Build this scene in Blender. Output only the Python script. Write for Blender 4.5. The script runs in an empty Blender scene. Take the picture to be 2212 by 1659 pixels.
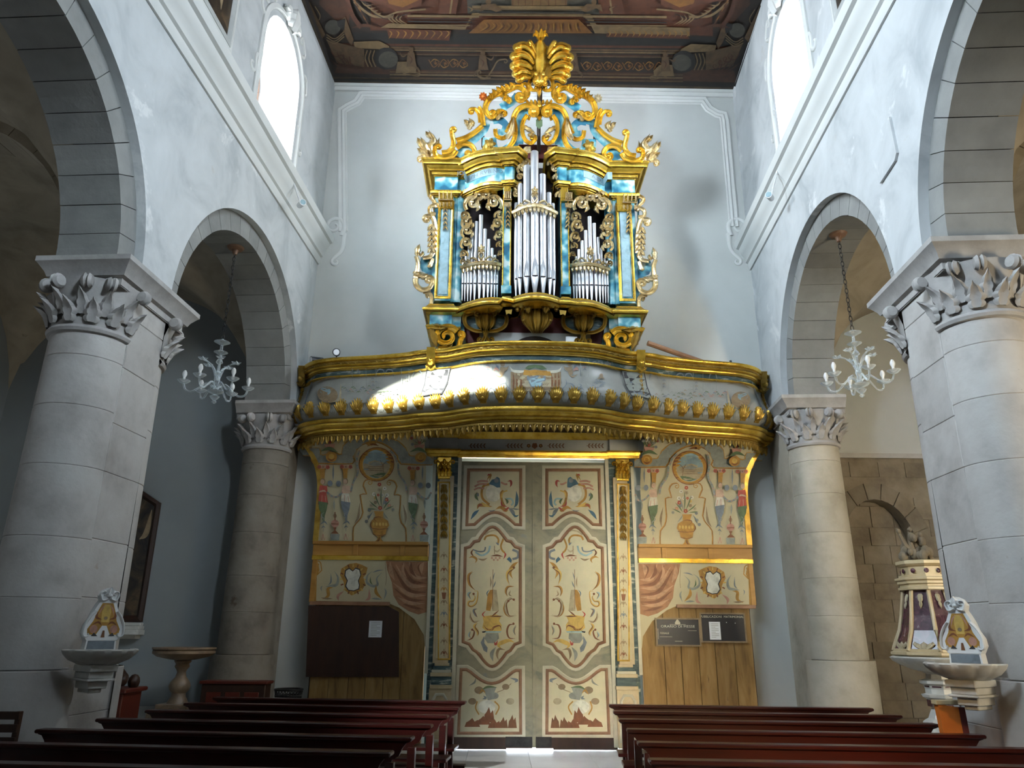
import bpy, math, random
from math import sin, cos, pi, sqrt, atan2, tan, radians
from mathutils import Vector, Matrix
from mathutils.geometry import tessellate_polygon
random.seed(7)
SC = bpy.context.scene
COL = SC.collection

# ------------------------------------------------------------------ camera
F, CH = 1600.0, 1.7
PITCH, YAW, ROLL = radians(18.56), radians(-0.77), radians(0.456)
_f = Vector((-sin(YAW)*cos(PITCH), cos(YAW)*cos(PITCH), sin(PITCH)))
_r = Vector((cos(YAW), sin(YAW), 0))
_d = -_r.cross(_f)
CR = cos(ROLL)*_r - sin(ROLL)*_d
CD = sin(ROLL)*_r + cos(ROLL)*_d
CF = _f
CAM = Vector((0, 0, CH))
cd = bpy.data.cameras.new('camera')
cd.sensor_width = 36.0
cd.lens = F*36.0/2212.0
cd.clip_start = 0.05
cd.clip_end = 200
co = bpy.data.objects.new('camera', cd)
COL.objects.link(co)
m = Matrix(((CR.x, -CD.x, -CF.x), (CR.y, -CD.y, -CF.y), (CR.z, -CD.z, -CF.z))).to_4x4()
m.translation = CAM
co.matrix_world = m
SC.camera = co

# nave frame: u across (right +), s along towards the facade; turned 4.2 deg against the facade
A42 = radians(4.2)
EU = Vector((cos(A42), -sin(A42), 0))
ES = Vector((sin(A42), cos(A42), 0))
def NV(u, s, z): return Vector((EU.x*u+ES.x*s, EU.y*u+ES.y*s, z))
def ray(px, py): return CR*((px-1106)/F) + CD*((py-829.5)/F) + CF
def at(px, py, Y):
    d = ray(px, py); return CAM + d*(Y/d.y)
def atz(px, py, z):
    d = ray(px, py); return CAM + d*((z-CH)/d.z)
def atu(px, py, u):
    d = ray(px, py); return CAM + d*(u/d.dot(EU))
def ats(px, py, s):
    d = ray(px, py); return CAM + d*(s/d.dot(ES))
def onsurf(px, py, Yf, Y=12.0):
    d = ray(px, py)
    for _ in range(40):
        p = CAM + d*(Y/d.y)
        Y = 0.5*Y + 0.5*Yf(p.x, p.z)
    return CAM + d*(Y/d.y)

# ------------------------------------------------------------------ world, sun, lamps, exposure
SC.view_settings.view_transform = 'Standard'
SC.view_settings.look = 'None'
SC.view_settings.gamma = 1.0
SC.view_settings.use_curve_mapping = False
SC.view_settings.exposure = EXPOSURE = 0.06
SC.cycles.use_denoising = True
SC.cycles.max_bounces = 7
SC.cycles.diffuse_bounces = 3
SC.cycles.glossy_bounces = 3
SC.cycles.transmission_bounces = 4
SC.cycles.transparent_max_bounces = 8
SC.cycles.caustics_reflective = False
SC.cycles.caustics_refractive = False
SC.cycles.sample_clamp_indirect = 6.0
w = bpy.data.worlds.new('sky')
SC.world = w
w.use_nodes = True
wn = w.node_tree.nodes
wb = wn['Background']
wb.inputs['Color'].default_value = (0.80, 0.88, 1.0, 1)
wb.inputs['Strength'].default_value = 16.0

LU0, LZ0 = -2.40, 10.10                   # opening added in the unseen end wall, shaped to place the sun patch
SUN_FROM = NV(LU0, -8.0, LZ0+0.24)
SUN_TO = Vector((-1.04, 11.30, 5.47))
sl = bpy.data.lights.new('sun', 'SUN')
sl.energy = 60.0
sl.angle = radians(0.7)
sl.color = (1.0, 0.96, 0.86)
so = bpy.data.objects.new('sun', sl)
COL.objects.link(so)
so.rotation_euler = (SUN_TO-SUN_FROM).to_track_quat('-Z', 'Y').to_euler()
so.location = (-6, -26, 16)

def area(name, loc, aim, sx, sy, power, color=(0.80, 0.90, 1.0), spread=180):
    l = bpy.data.lights.new(name, 'AREA')
    l.shape = 'RECTANGLE'
    l.size, l.size_y = sx, sy
    l.energy = power
    l.color = color
    l.spread = radians(spread)
    o = bpy.data.objects.new(name, l)
    COL.objects.link(o)
    o.location = loc
    o.rotation_euler = (Vector(aim)-Vector(loc)).to_track_quat('-Z', 'Y').to_euler()
    return o
BAYS = [9.9, 4.85, -0.2, -5.25]
COOL = (0.74, 0.88, 1.0)
# daylight in the clerestory windows of the bays behind the first one
area('window_and_fill_light', NV(-4.66, 4.85, 10.2), NV(1.8, 10.6, 9.0), 1.0, 2.3, 330, COOL, 112)
area('window_and_fill_light', NV(3.98, 4.85, 10.2), NV(-2.5, 11.3, 10.4), 1.0, 2.3, 105, COOL, 108)
area('window_and_fill_light', NV(-4.66, -0.2, 10.2), NV(3.8, 6.4, 4.8), 1.0, 2.3, 170, COOL, 64)
area('window_and_fill_light', NV(3.98, -0.2, 10.2), NV(-4.5, 6.4, 5.8), 1.0, 2.3, 64, COOL, 46)
# lamp added at the far end behind the camera, lifting the upper back wall
area('window_and_fill_light', NV(-0.3, -7.85, 9.5), NV(-0.8, 12, 12.0), 2.4, 4.0, 62, (0.86, 0.93, 1.0), 42)
# warm lamp added behind the camera to brighten the door and right panelling
area('warm_fill_light', NV(2.9, 0.6, 3.0), Vector((1.75, 12.5, 2.4)), 0.5, 0.5, 19, (1.0, 0.84, 0.56), 27)
area('floor_fill_light', NV(-4.2, -4.0, 8.2), Vector((0.75, 10.9, 0)), 0.3, 0.3, 22, (0.92, 0.96, 1.0), 13)  # narrow lamp added to brighten the aisle floor by the door
area('warm_fill_light', NV(1.6, 0.6, 3.1), Vector((2.3, 5.9, 0.7)), 0.25, 0.25, 16, (1.0, 0.66, 0.30), 36)  # small warm lamp added to give the right pews their glow
# left aisle: weak cool window, added lamp; right aisle: unseen warm lamp
area('window_and_fill_light', NV(-9.7, 3.2, 3.6), NV(-7.5, 12.0, 3.5), 1.0, 1.8, 5, (0.6, 0.82, 1.0))
area('window_and_fill_light', NV(-9.6, 4.6, 2.6), NV(-6.2, 6.5, 7.0), 1.0, 1.8, 24, (0.85, 0.9, 0.95), 130)  # no window here; lamp added to light the left vault from below
area('aisle_warm_light', NV(8.9, 3.0, 2.4), NV(4.2, 11.0, 4.2), 0.9, 1.6, 135, (1.0, 0.84, 0.58), 88)

# ------------------------------------------------------------------ materials
def _ramp(nt, fac, cols, pos=None):
    r = nt.nodes.new('ShaderNodeValToRGB')
    el = r.color_ramp.elements
    n = len(cols)
    pos = pos or [i/(n-1) for i in range(n)]
    while len(el) < n: el.new(0.5)
    for e, c, p in zip(el, cols, pos):
        e.position = p; e.color = (c[0], c[1], c[2], 1)
    nt.links.new(fac, r.inputs['Fac'])
    return r.outputs['Color']
def _noise(nt, vec, scale, detail=4, rough=0.55, dist=0.0):
    n = nt.nodes.new('ShaderNodeTexNoise')
    n.inputs['Scale'].default_value = scale
    n.inputs['Detail'].default_value = detail
    n.inputs['Roughness'].default_value = rough
    n.inputs['Distortion'].default_value = dist
    nt.links.new(vec, n.inputs['Vector'])
    return n.outputs['Fac']
def _mix(nt, fac, a, b, mode='MIX'):
    x = nt.nodes.new('ShaderNodeMix')
    x.data_type = 'RGBA'; x.blend_type = mode
    if isinstance(fac, float): x.inputs[0].default_value = fac
    else: nt.links.new(fac, x.inputs[0])
    for s, v in ((6, a), (7, b)):
        if isinstance(v, tuple): x.inputs[s].default_value = (v[0], v[1], v[2], 1)
        else: nt.links.new(v, x.inputs[s])
    return x.outputs[2]
def mat(name, cols, scale=3.0, rough=0.6, metal=0.0, pos=None, detail=4, dist=0.0, bump=0.0, bscale=None,
        stretch=(1, 1, 1), spots=None, spec=0.5, coat=0.0, emit=None, rnd=0.0, alpha=None, trans=0.0):
    m = bpy.data.materials.new(name)
    m.use_nodes = True
    nt = m.node_tree
    b = nt.nodes['Principled BSDF']
    tc = nt.nodes.new('ShaderNodeTexCoord')
    mp = nt.nodes.new('ShaderNodeMapping')
    mp.inputs['Scale'].default_value = stretch
    nt.links.new(tc.outputs['Object'], mp.inputs['Vector'])
    vec = mp.outputs['Vector']
    if len(cols) == 1: cols = [tuple(c*0.92 for c in cols[0]), tuple(min(1, c*1.06) for c in cols[0])]
    if pos is None:
        n = len(cols); pos = [0.3+0.4*i/(n-1) for i in range(n)]
    col = _ramp(nt, _noise(nt, vec, scale, detail, 0.6, dist), cols, pos)
    if spots:                                   # (colour, scale, threshold, softness)
        for c, s, t, sf in spots:
            f = _ramp(nt, _noise(nt, vec, s, 6, 0.65, 0.3), [(0, 0, 0), (1, 1, 1)], [t, min(1, t+sf)])
            col = _mix(nt, f, col, c)
    if rnd:
        oi = nt.nodes.new('ShaderNodeObjectInfo')
        k = _ramp(nt, oi.outputs['Random'], [(1-rnd,)*3, (1+rnd*0.4,)*3])
        col = _mix(nt, 1.0, col, k, 'MULTIPLY')
    nt.links.new(col, b.inputs['Base Color'])
    b.inputs['Roughness'].default_value = rough
    b.inputs['Metallic'].default_value = metal
    b.inputs['Specular IOR Level'].default_value = spec
    if coat: b.inputs['Coat Weight'].default_value = coat; b.inputs['Coat Roughness'].default_value = 0.15
    if emit:
        b.inputs['Emission Color'].default_value = (*emit[0], 1)
        b.inputs['Emission Strength'].default_value = emit[1]
    if alpha is not None: b.inputs['Alpha'].default_value = alpha
    if trans: b.inputs['Transmission Weight'].default_value = trans
    if bump:
        bp = nt.nodes.new('ShaderNodeBump')
        bp.inputs['Strength'].default_value = bump
        bp.inputs['Distance'].default_value = 0.02
        nt.links.new(_noise(nt, vec, bscale or scale*4, 6, 0.6), bp.inputs['Height'])
        nt.links.new(bp.outputs['Normal'], b.inputs['Normal'])
    return m

M = {}
M['nave'] = mat('nave_limewash', [(0.416, 0.442, 0.455), (0.55, 0.57, 0.578), (0.616, 0.637, 0.648)], 1.3, 0.8, bump=0.15, bscale=12, dist=0.6,
                spots=[((0.70, 0.71, 0.71), 0.9, 0.60, 0.04), ((0.52, 0.51, 0.49), 2.3, 0.63, 0.12)])
M['plaster'] = mat('white_plaster', [(0.51, 0.528, 0.515), (0.581, 0.598, 0.581)], 0.8, 0.85, bump=0.06, bscale=8,
                   spots=[((0.56, 0.54, 0.49), 2.0, 0.68, 0.1)])
M['clere'] = mat('clerestory_plaster', [(0.637, 0.647, 0.628), (0.715, 0.724, 0.706)], 0.8, 0.85, bump=0.05, bscale=8)
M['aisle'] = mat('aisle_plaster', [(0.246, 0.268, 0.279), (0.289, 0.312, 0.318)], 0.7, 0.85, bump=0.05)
M['stone'] = mat('limestone', [(0.376, 0.352, 0.328), (0.48, 0.456, 0.432), (0.536, 0.52, 0.496)], 2.2, 0.8, bump=0.25, bscale=14, rnd=0.10,
                 spots=[((0.40, 0.33, 0.28), 5.0, 0.69, 0.06), ((0.30, 0.28, 0.26), 14.0, 0.70, 0.04)])
M['capital'] = mat('carved_limestone', [(0.336, 0.32, 0.304), (0.448, 0.432, 0.416)], 5.0, 0.8, bump=0.2, bscale=20)
M['stone_brown'] = mat('brown_limestone', [(0.17, 0.145, 0.12), (0.26, 0.23, 0.19), (0.30, 0.27, 0.23)], 2.2, 0.8, bump=0.25, bscale=14, rnd=0.10, spots=[((0.14, 0.10, 0.07), 4.0, 0.66, 0.08)])  # darker, browner copy of the limestone, used for the left respond
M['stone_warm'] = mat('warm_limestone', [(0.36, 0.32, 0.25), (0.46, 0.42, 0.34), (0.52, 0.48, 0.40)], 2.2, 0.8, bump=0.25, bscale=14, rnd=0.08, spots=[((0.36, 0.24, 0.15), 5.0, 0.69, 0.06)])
M['vault'] = mat('vault_stone', [(0.279, 0.241, 0.177), (0.39, 0.335, 0.251), (0.465, 0.401, 0.307)], 1.6, 0.9, bump=0.3, bscale=10, rnd=0.12, dist=0.4,
                 spots=[((0.22, 0.18, 0.13), 3.2, 0.66, 0.08)])
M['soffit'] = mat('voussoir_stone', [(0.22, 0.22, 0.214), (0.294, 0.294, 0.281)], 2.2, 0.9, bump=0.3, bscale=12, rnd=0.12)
M['brownstone'] = mat('brown_stone', [(0.13, 0.102, 0.069), (0.203, 0.164, 0.112), (0.251, 0.215, 0.159)], 2.4, 0.9, bump=0.35, bscale=14, rnd=0.18,
                      spots=[((0.30, 0.13, 0.06), 3.0, 0.70, 0.05)])
M['floor'] = mat('pale_floor_stone', [(0.652, 0.638, 0.595), (0.794, 0.781, 0.738)], 1.4, 0.28, rnd=0.06, bump=0.03)
M['gold'] = mat('gilding', [(0.50, 0.28, 0.03), (0.86, 0.55, 0.07), (1.0, 0.70, 0.17)], 5.0, 0.24, 0.74, bump=0.2, bscale=22)
M['palegold'] = mat('pale_gilding', [(0.50, 0.36, 0.16), (0.82, 0.66, 0.38), (0.95, 0.84, 0.60)], 6.0, 0.26, 0.75, bump=0.25, bscale=20)
M['oldgold'] = mat('old_gilding', [(0.32, 0.18, 0.025), (0.55, 0.34, 0.06), (0.70, 0.47, 0.10)], 6.0, 0.32, 0.66, bump=0.2, bscale=25)
M['darkgold'] = mat('dark_gilding', [(0.24, 0.14, 0.02), (0.42, 0.27, 0.05)], 6.0, 0.42, 0.55, bump=0.15, bscale=25)
M['blue'] = mat('blue_marbling', [(0.015, 0.12, 0.20), (0.06, 0.28, 0.37), (0.20, 0.47, 0.52), (0.58, 0.72, 0.70)], 5.0, 0.4, detail=1.5, dist=0.2, pos=[0.36, 0.47, 0.55, 0.64])
M['silver'] = mat('tin_pipe', [(0.62, 0.64, 0.68), (0.72, 0.74, 0.78)], 3.0, 0.34, 0.8)
M['dark'] = mat('dark_hollow', [(0.015, 0.010, 0.012), (0.03, 0.02, 0.02)], 3.0, 0.9)
M['darkred'] = mat('dark_red_wood', [(0.10, 0.018, 0.018), (0.15, 0.03, 0.03)], 3.0, 0.6)
M['parapet'] = mat('parapet_paint', [(0.248, 0.259, 0.237), (0.315, 0.321, 0.293), (0.338, 0.344, 0.326)], 2.5, 0.34, dist=0.5, spec=0.6)
M['marble_dark'] = mat('dark_marbling', [(0.02, 0.05, 0.06), (0.07, 0.12, 0.12), (0.46, 0.48, 0.42)], 9.0, 0.5, pos=[0.36, 0.56, 0.66], stretch=(0.4, 0.4, 1.6))
M['doorpaint'] = mat('marbled_door_paint', [(0.18, 0.192, 0.147), (0.282, 0.268, 0.188), (0.324, 0.302, 0.209)], 3.0, 0.5, dist=0.9, stretch=(1, 1, 1.6),
                     spots=[((0.20, 0.24, 0.24), 3.2, 0.62, 0.10)])
M['doorpanel'] = mat('pale_door_panel', [(0.524, 0.499, 0.348), (0.635, 0.585, 0.403)], 3.0, 0.5,
                     spots=[((0.36, 0.22, 0.10), 2.2, 0.72, 0.10)])
M['moulding'] = mat('rose_brown_moulding', [(0.24, 0.12, 0.07), (0.36, 0.20, 0.11)], 6.0, 0.45)
M['creamline'] = mat('cream_moulding', [(0.52, 0.50, 0.38), (0.62, 0.59, 0.46)], 5.0, 0.45)
M['cream'] = mat('cream_panel_paint', [(0.471, 0.419, 0.262), (0.555, 0.498, 0.325)], 2.0, 0.6,
                 spots=[((0.44, 0.40, 0.30), 2.5, 0.70, 0.1)])
M['ochrewood'] = mat('ochre_painted_wood', [(0.34, 0.16, 0.03), (0.50, 0.27, 0.06)], 2.0, 0.45, stretch=(0.4, 1, 3))
M['plank'] = mat('worn_yellow_plank', [(0.17, 0.093, 0.025), (0.289, 0.17, 0.051), (0.357, 0.23, 0.085)], 3.0, 0.65, stretch=(3, 3, 0.5), rnd=0.15,
                 spots=[((0.10, 0.05, 0.02), 3.0, 0.66, 0.06)], dist=0.6)
M['wood'] = mat('dark_brown_wood', [(0.023, 0.009, 0.005), (0.045, 0.018, 0.008)], 3.0, 0.5, stretch=(3, 3, 0.6))
M['pew'] = mat('red_varnished_pew_wood', [(0.020, 0.0024, 0.0016), (0.046, 0.005, 0.0026)], 3.0, 0.3, stretch=(0.5, 4, 4), coat=0.15, spec=0.35)
M['black'] = mat('black_board', [(0.006, 0.007, 0.012), (0.010, 0.011, 0.018)], 2.0, 0.4)
M['white'] = mat('white_paint', [(0.75, 0.76, 0.76), (0.82, 0.83, 0.83)], 2.0, 0.5)
M['paper'] = mat('white_paper', [(0.72, 0.75, 0.80), (0.80, 0.83, 0.86)], 2.0, 0.6)
M['ironwork'] = mat('dark_iron', [(0.02, 0.02, 0.022), (0.05, 0.05, 0.05)], 8.0, 0.5, 0.6)
M['framewood'] = mat('window_frame_wood', [(0.20, 0.11, 0.07), (0.28, 0.16, 0.10)], 4.0, 0.5)
M['marble'] = mat('grey_white_marble', [(0.50, 0.49, 0.45), (0.66, 0.65, 0.61)], 5.0, 0.35, dist=1.0, bump=0.03)
M['purple'] = mat('purple_breccia', [(0.035, 0.012, 0.02), (0.09, 0.03, 0.045), (0.34, 0.28, 0.28)], 8.0, 0.25, dist=1.4, pos=[0.36, 0.6, 0.74])
M['ochremarble'] = mat('ochre_marble', [(0.46, 0.36, 0.20), (0.60, 0.50, 0.32)], 5.0, 0.4)
M['orange'] = mat('orange_wood', [(0.52, 0.13, 0.02), (0.62, 0.18, 0.03)], 3.0, 0.45)
M['redwood'] = mat('red_wood', [(0.08, 0.011, 0.005), (0.11, 0.018, 0.008)], 3.0, 0.45)
M['basinstone'] = mat('brown_marble', [(0.16, 0.11, 0.07), (0.30, 0.21, 0.13)], 6.0, 0.4, dist=0.8)
M['canvas'] = mat('dark_oil_canvas', [(0.012, 0.010, 0.010), (0.05, 0.035, 0.02), (0.16, 0.10, 0.05)], 2.6, 0.4, dist=1.2, pos=[0.35, 0.55, 0.75])
M['lit'] = mat('daylit_pane', [(0.9, 0.95, 1.0)], 2.0, 0.5, emit=((0.88, 0.94, 1.0), 48.0))
M['lead'] = mat('lead_came', [(0.20, 0.10, 0.09), (0.26, 0.14, 0.12)], 5.0, 0.5)
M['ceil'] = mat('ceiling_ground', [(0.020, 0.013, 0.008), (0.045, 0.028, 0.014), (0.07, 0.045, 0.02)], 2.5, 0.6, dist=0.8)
M['sand'] = mat('steel_grey_skin', [(0.3, 0.3, 0.3)], 3.0, 0.4)
M['greystone'] = mat('grey_stucco', [(0.40, 0.41, 0.40), (0.50, 0.51, 0.50)], 3.0, 0.8)
M['frontier'] = mat('outdoor_paving', [(0.8, 0.8, 0.78)], 2.0, 0.8)
pm = bpy.data.materials.new('clear_pane_glass')
pm.use_nodes = True
nt = pm.node_tree
for n_ in list(nt.nodes): nt.nodes.remove(n_)
out = nt.nodes.new('ShaderNodeOutputMaterial')
tr = nt.nodes.new('ShaderNodeBsdfTransparent'); tr.inputs['Color'].default_value = (0.93, 0.96, 0.95, 1)
gl = nt.nodes.new('ShaderNodeBsdfGlossy'); gl.inputs['Roughness'].default_value = 0.05
mx = nt.nodes.new('ShaderNodeMixShader'); mx.inputs['Fac'].default_value = 0.06
nt.links.new(tr.outputs[0], mx.inputs[1]); nt.links.new(gl.outputs[0], mx.inputs[2]); nt.links.new(mx.outputs[0], out.inputs['Surface'])
M['clearpane'] = pm
gm = bpy.data.materials.new('clear_glass')
gm.use_nodes = True
nt = gm.node_tree
for n_ in list(nt.nodes): nt.nodes.remove(n_)
out = nt.nodes.new('ShaderNodeOutputMaterial')
tr = nt.nodes.new('ShaderNodeBsdfTransparent')
pr = nt.nodes.new('ShaderNodeBsdfPrincipled')
pr.inputs['Base Color'].default_value = (0.80, 0.90, 0.95, 1)
pr.inputs['Roughness'].default_value = 0.08
lw = nt.nodes.new('ShaderNodeLayerWeight')
lw.inputs['Blend'].default_value = 0.45
mr = nt.nodes.new('ShaderNodeMapRange')
mr.inputs['To Min'].default_value = 0.10
mr.inputs['To Max'].default_value = 0.8
mx = nt.nodes.new('ShaderNodeMixShader')
nt.links.new(lw.outputs['Facing'], mr.inputs['Value'])
nt.links.new(mr.outputs['Result'], mx.inputs['Fac'])
nt.links.new(tr.outputs[0], mx.inputs[1])
nt.links.new(pr.outputs[0], mx.inputs[2])
nt.links.new(mx.outputs[0], out.inputs['Surface'])
M['glass'] = gm
for k, c in dict(ochre=(0.42, 0.22, 0.04), brown=(0.17, 0.07, 0.025), red=(0.40, 0.07, 0.05), blue=(0.06, 0.14, 0.22), green=(0.10, 0.15, 0.07),
                 grey=(0.26, 0.28, 0.25), darkp=(0.03, 0.03, 0.035), cream=(0.60, 0.57, 0.46), rose=(0.46, 0.24, 0.18), pale=(0.66, 0.66, 0.58),
                 yellow=(0.60, 0.40, 0.10), slate=(0.17, 0.20, 0.23), skin=(0.55, 0.38, 0.27), drape=(0.34, 0.16, 0.075), drapelight=(0.47, 0.27, 0.15), drapedark=(0.20, 0.08, 0.035),
                 sky=(0.24, 0.34, 0.38), ivory=(0.40, 0.34, 0.22), tan=(0.26, 0.19, 0.11), rust=(0.20, 0.07, 0.025), umber=(0.045, 0.028, 0.018), aqua=(0.30, 0.45, 0.50)).items():
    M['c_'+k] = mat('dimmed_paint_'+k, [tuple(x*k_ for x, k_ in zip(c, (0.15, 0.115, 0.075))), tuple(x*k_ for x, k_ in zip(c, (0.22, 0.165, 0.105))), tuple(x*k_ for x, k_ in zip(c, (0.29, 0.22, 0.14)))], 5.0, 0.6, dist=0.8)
    M['p_'+k] = mat('paint_'+k, [tuple(x*0.72 for x in c), c, tuple(min(1, x*1.18) for x in c)], 9.0, 0.55, dist=0.6)

# ------------------------------------------------------------------ mesh building
def xyz(a, b, h): return Vector((a, h, b))
class MB:
    def __init__(s): s.v = []; s.f = []; s.m = []
    def add(s, vs, fs, mi=0):
        k = len(s.v)
        s.v.extend([tuple(v) for v in vs])
        for f in fs: s.f.append([i+k for i in f]); s.m.append(mi)
        return s
    def box(s, x0, x1, y0, y1, z0, z1, mi=0, fn=None):
        vs = [(x, y, z) for z in (z0, z1) for y in (y0, y1) for x in (x0, x1)]
        if fn: vs = [fn(*v) for v in vs]
        return s.add(vs, [(0, 2, 3, 1), (4, 5, 7, 6), (0, 1, 5, 4), (2, 6, 7, 3), (0, 4, 6, 2), (1, 3, 7, 5)], mi)
    def cbox(s, x0, x1, y0, y1, z0, z1, c=0.01, mi=0, fn=None):      # box with chamfered vertical front edges all round
        fn = fn or (lambda x, y, z: Vector((x, y, z)))
        pts = [(x0+c, y0), (x1-c, y0), (x1, y0+c), (x1, y1-c), (x1-c, y1), (x0+c, y1), (x0, y1-c), (x0, y0+c)]
        ins = [(x0+c*1.6, y0+c), (x1-c*1.6, y0+c), (x1-c, y0+c*1.6), (x1-c, y1-c*1.6), (x1-c*1.6, y1-c), (x0+c*1.6, y1-c), (x0+c, y1-c*1.6), (x0+c, y0+c*1.6)]
        vs = [fn(x, y, z0) for x, y in ins]+[fn(x, y, z0+c) for x, y in pts]+[fn(x, y, z1-c) for x, y in pts]+[fn(x, y, z1) for x, y in ins]
        fs = [tuple(range(7, -1, -1)), tuple(range(24, 32))]
        for k in range(3):
            for i in range(8):
                j = (i+1) % 8
                fs.append((k*8+i, k*8+j, k*8+8+j, k*8+8+i))
        return s.add(vs, fs, mi)
    def plate(s, outline, holes, fn, d0, d1, mi=0, side=None, far=None):
        loops = [list(outline)]+[list(h) for h in holes]
        loops2 = [list(outline)]+[list(h) for h in (far or holes)]
        tris = tessellate_polygon([[Vector((p[0], p[1], 0)) for p in l] for l in loops])
        flat = [p for l in loops for p in l]
        n = len(flat)
        flat2 = [p for l in loops2 for p in l]
        vs = [fn(a, b, d0) for a, b in flat]+[fn(a, b, d1) for a, b in flat2]
        fs = [tuple(t) for t in tris]+[tuple(i+n for i in reversed(t)) for t in tris]
        s.add(vs, fs, mi)
        k = 0
        for l, l2 in zip(loops, loops2):
            q = [fn(a, b, d0) for a, b in l]+[fn(a, b, d1) for a, b in l2]
            L = len(l)
            s.add(q, [(i, (i+1) % L, (i+1) % L+L, i+L) for i in range(L)], mi if side is None else side)
        return s
    def moulding(s, path, prof, fn, closed=False, mi=0, cap=True, flip=1, mis=None):
        """sweep prof [(out, h)] along the 2-D path; out is measured along the left normal of the path."""
        P = [Vector(p) for p in path]
        n = len(P)
        rows = []
        for i in range(n):
            a = P[i-1] if (i > 0 or closed) else None
            b = P[(i+1) % n] if (i < n-1 or closed) else None
            d1 = (P[i]-a).normalized() if a is not None else None
            d2 = (b-P[i]).normalized() if b is not None else None
            if d1 is None: d1 = d2
            if d2 is None: d2 = d1
            n1 = Vector((-d1.y, d1.x)); n2 = Vector((-d2.y, d2.x))
            nn = n1+n2
            if nn.length < 1e-6: nn = n1
            nn.normalize()
            k = 1/max(0.45, nn.dot(n1))
            rows.append([fn(P[i].x+nn.x*o*k*flip, P[i].y+nn.y*o*k*flip, h) for o, h in prof])
        m_ = len(prof)
        base = len(s.v)
        for r in rows: s.v.extend([tuple(v) for v in r])
        for i in range(n if closed else n-1):
            j = (i+1) % n
            for k in range(m_-1):
                s.f.append([base+i*m_+k, base+j*m_+k, base+j*m_+k+1, base+i*m_+k+1])
                s.m.append(mis[k] if mis else mi)
        if cap and not closed:
            s.f.append([base+k for k in range(m_)]); s.m.append(mi)
            s.f.append([base+(n-1)*m_+k for k in reversed(range(m_))]); s.m.append(mi)
        return s
    def lathe(s, prof, c, n=24, a0=0.0, a1=2*pi, mi=0, fn=None, mis=None):
        full = abs(a1-a0-2*pi) < 1e-6
        cols = n if full else n+1
        base = len(s.v)
        for i in range(cols):
            a = a0+(a1-a0)*i/n
            for r, z in prof:
                p = Vector((c[0]+r*cos(a), c[1]+r*sin(a), c[2]+z))
                s.v.append(tuple(fn(p) if fn else p))
        m_ = len(prof)
        for i in range(n):
            j = (i+1) % cols
            for k in range(m_-1):
                s.f.append([base+i*m_+k, base+j*m_+k, base+j*m_+k+1, base+i*m_+k+1]); s.m.append(mis[k] if mis else mi)
        return s
    def tube(s, pts, r, n=8, mi=0, cap=True):
        P = [Vector(p) for p in pts]
        N = len(P)
        R_ = r if isinstance(r, (list, tuple)) else [r]*N
        base = len(s.v)
        up = Vector((0.13, 0.31, 0.94))
        for i in range(N):
            t = (P[min(i+1, N-1)]-P[max(i-1, 0)])
            if t.length < 1e-9: t = Vector((0, 0, 1))
            t.normalize()
            x = t.cross(up)
            if x.length < 1e-3: x = t.cross(Vector((1, 0, 0)))
            x.normalize(); y = x.cross(t)
            for k in range(n):
                a = 2*pi*k/n
                s.v.append(tuple(P[i]+x*(R_[i]*cos(a))+y*(R_[i]*sin(a))))
        for i in range(N-1):
            for k in range(n):
                j = (k+1) % n
                s.f.append([base+i*n+k, base+i*n+j, base+(i+1)*n+j, base+(i+1)*n+k]); s.m.append(mi)
        if cap:
            s.f.append([base+k for k in reversed(range(n))]); s.m.append(mi)
            s.f.append([base+(N-1)*n+k for k in range(n)]); s.m.append(mi)
        return s
    def ball(s, c, r, n=10, mi=0, sq=(1, 1, 1)):
        prof = [(r*sin(pi*k/(n//2+2)), -r*cos(pi*k/(n//2+2))) for k in range(n//2+3)]
        c = Vector(c)
        return s.lathe(prof, (0, 0, 0), n, mi=mi, fn=lambda p: Vector((c.x+p.x*sq[0], c.y+p.y*sq[1], c.z+p.z*sq[2])))
    # carved relief in a picture-like plane: fn(a, b, h) with h towards the viewer
    def carve(s, pts, wd, fn, h=0.05, prof='c', mi=0, h0=0.0):
        n = len(pts)
        P = [Vector(p) for p in pts]
        W_ = [wd[0]+(wd[1]-wd[0])*i/(n-1) for i in range(n)] if isinstance(wd, tuple) else (wd if isinstance(wd, list) else [wd]*n)
        if prof == 'c': X = [(-1, 0), (-1, .6), (-.8, 1), (-.5, .8), (0, .62), (.5, .8), (.8, 1), (1, .6), (1, 0)]
        elif prof == 'flat': X = [(-1, 0), (-1, 1), (1, 1), (1, 0)]
        else: X = [(-1, 0), (-.9, .55), (-.5, .88), (0, 1), (.5, .88), (.9, .55), (1, 0)]
        m_ = len(X)
        base = len(s.v)
        wm = max(W_)
        for i in range(n):
            t = P[min(i+1, n-1)]-P[max(i-1, 0)]
            if t.length < 1e-9: t = Vector((1, 0))
            t.normalize()
            N = Vector((-t.y, t.x))
            hh = h*(0.45+0.55*W_[i]/wm)
            for o, q in X: s.v.append(tuple(fn(P[i].x+N.x*o*W_[i], P[i].y+N.y*o*W_[i], h0+q*hh)))
        for i in range(n-1):
            for k in range(m_):
                j = (k+1) % m_
                s.f.append([base+i*m_+k, base+i*m_+j, base+(i+1)*m_+j, base+(i+1)*m_+k]); s.m.append(mi)
        s.f.append([base+k for k in range(m_)]); s.m.append(mi)
        s.f.append([base+(n-1)*m_+k for k in reversed(range(m_))]); s.m.append(mi)
        return s
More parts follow.
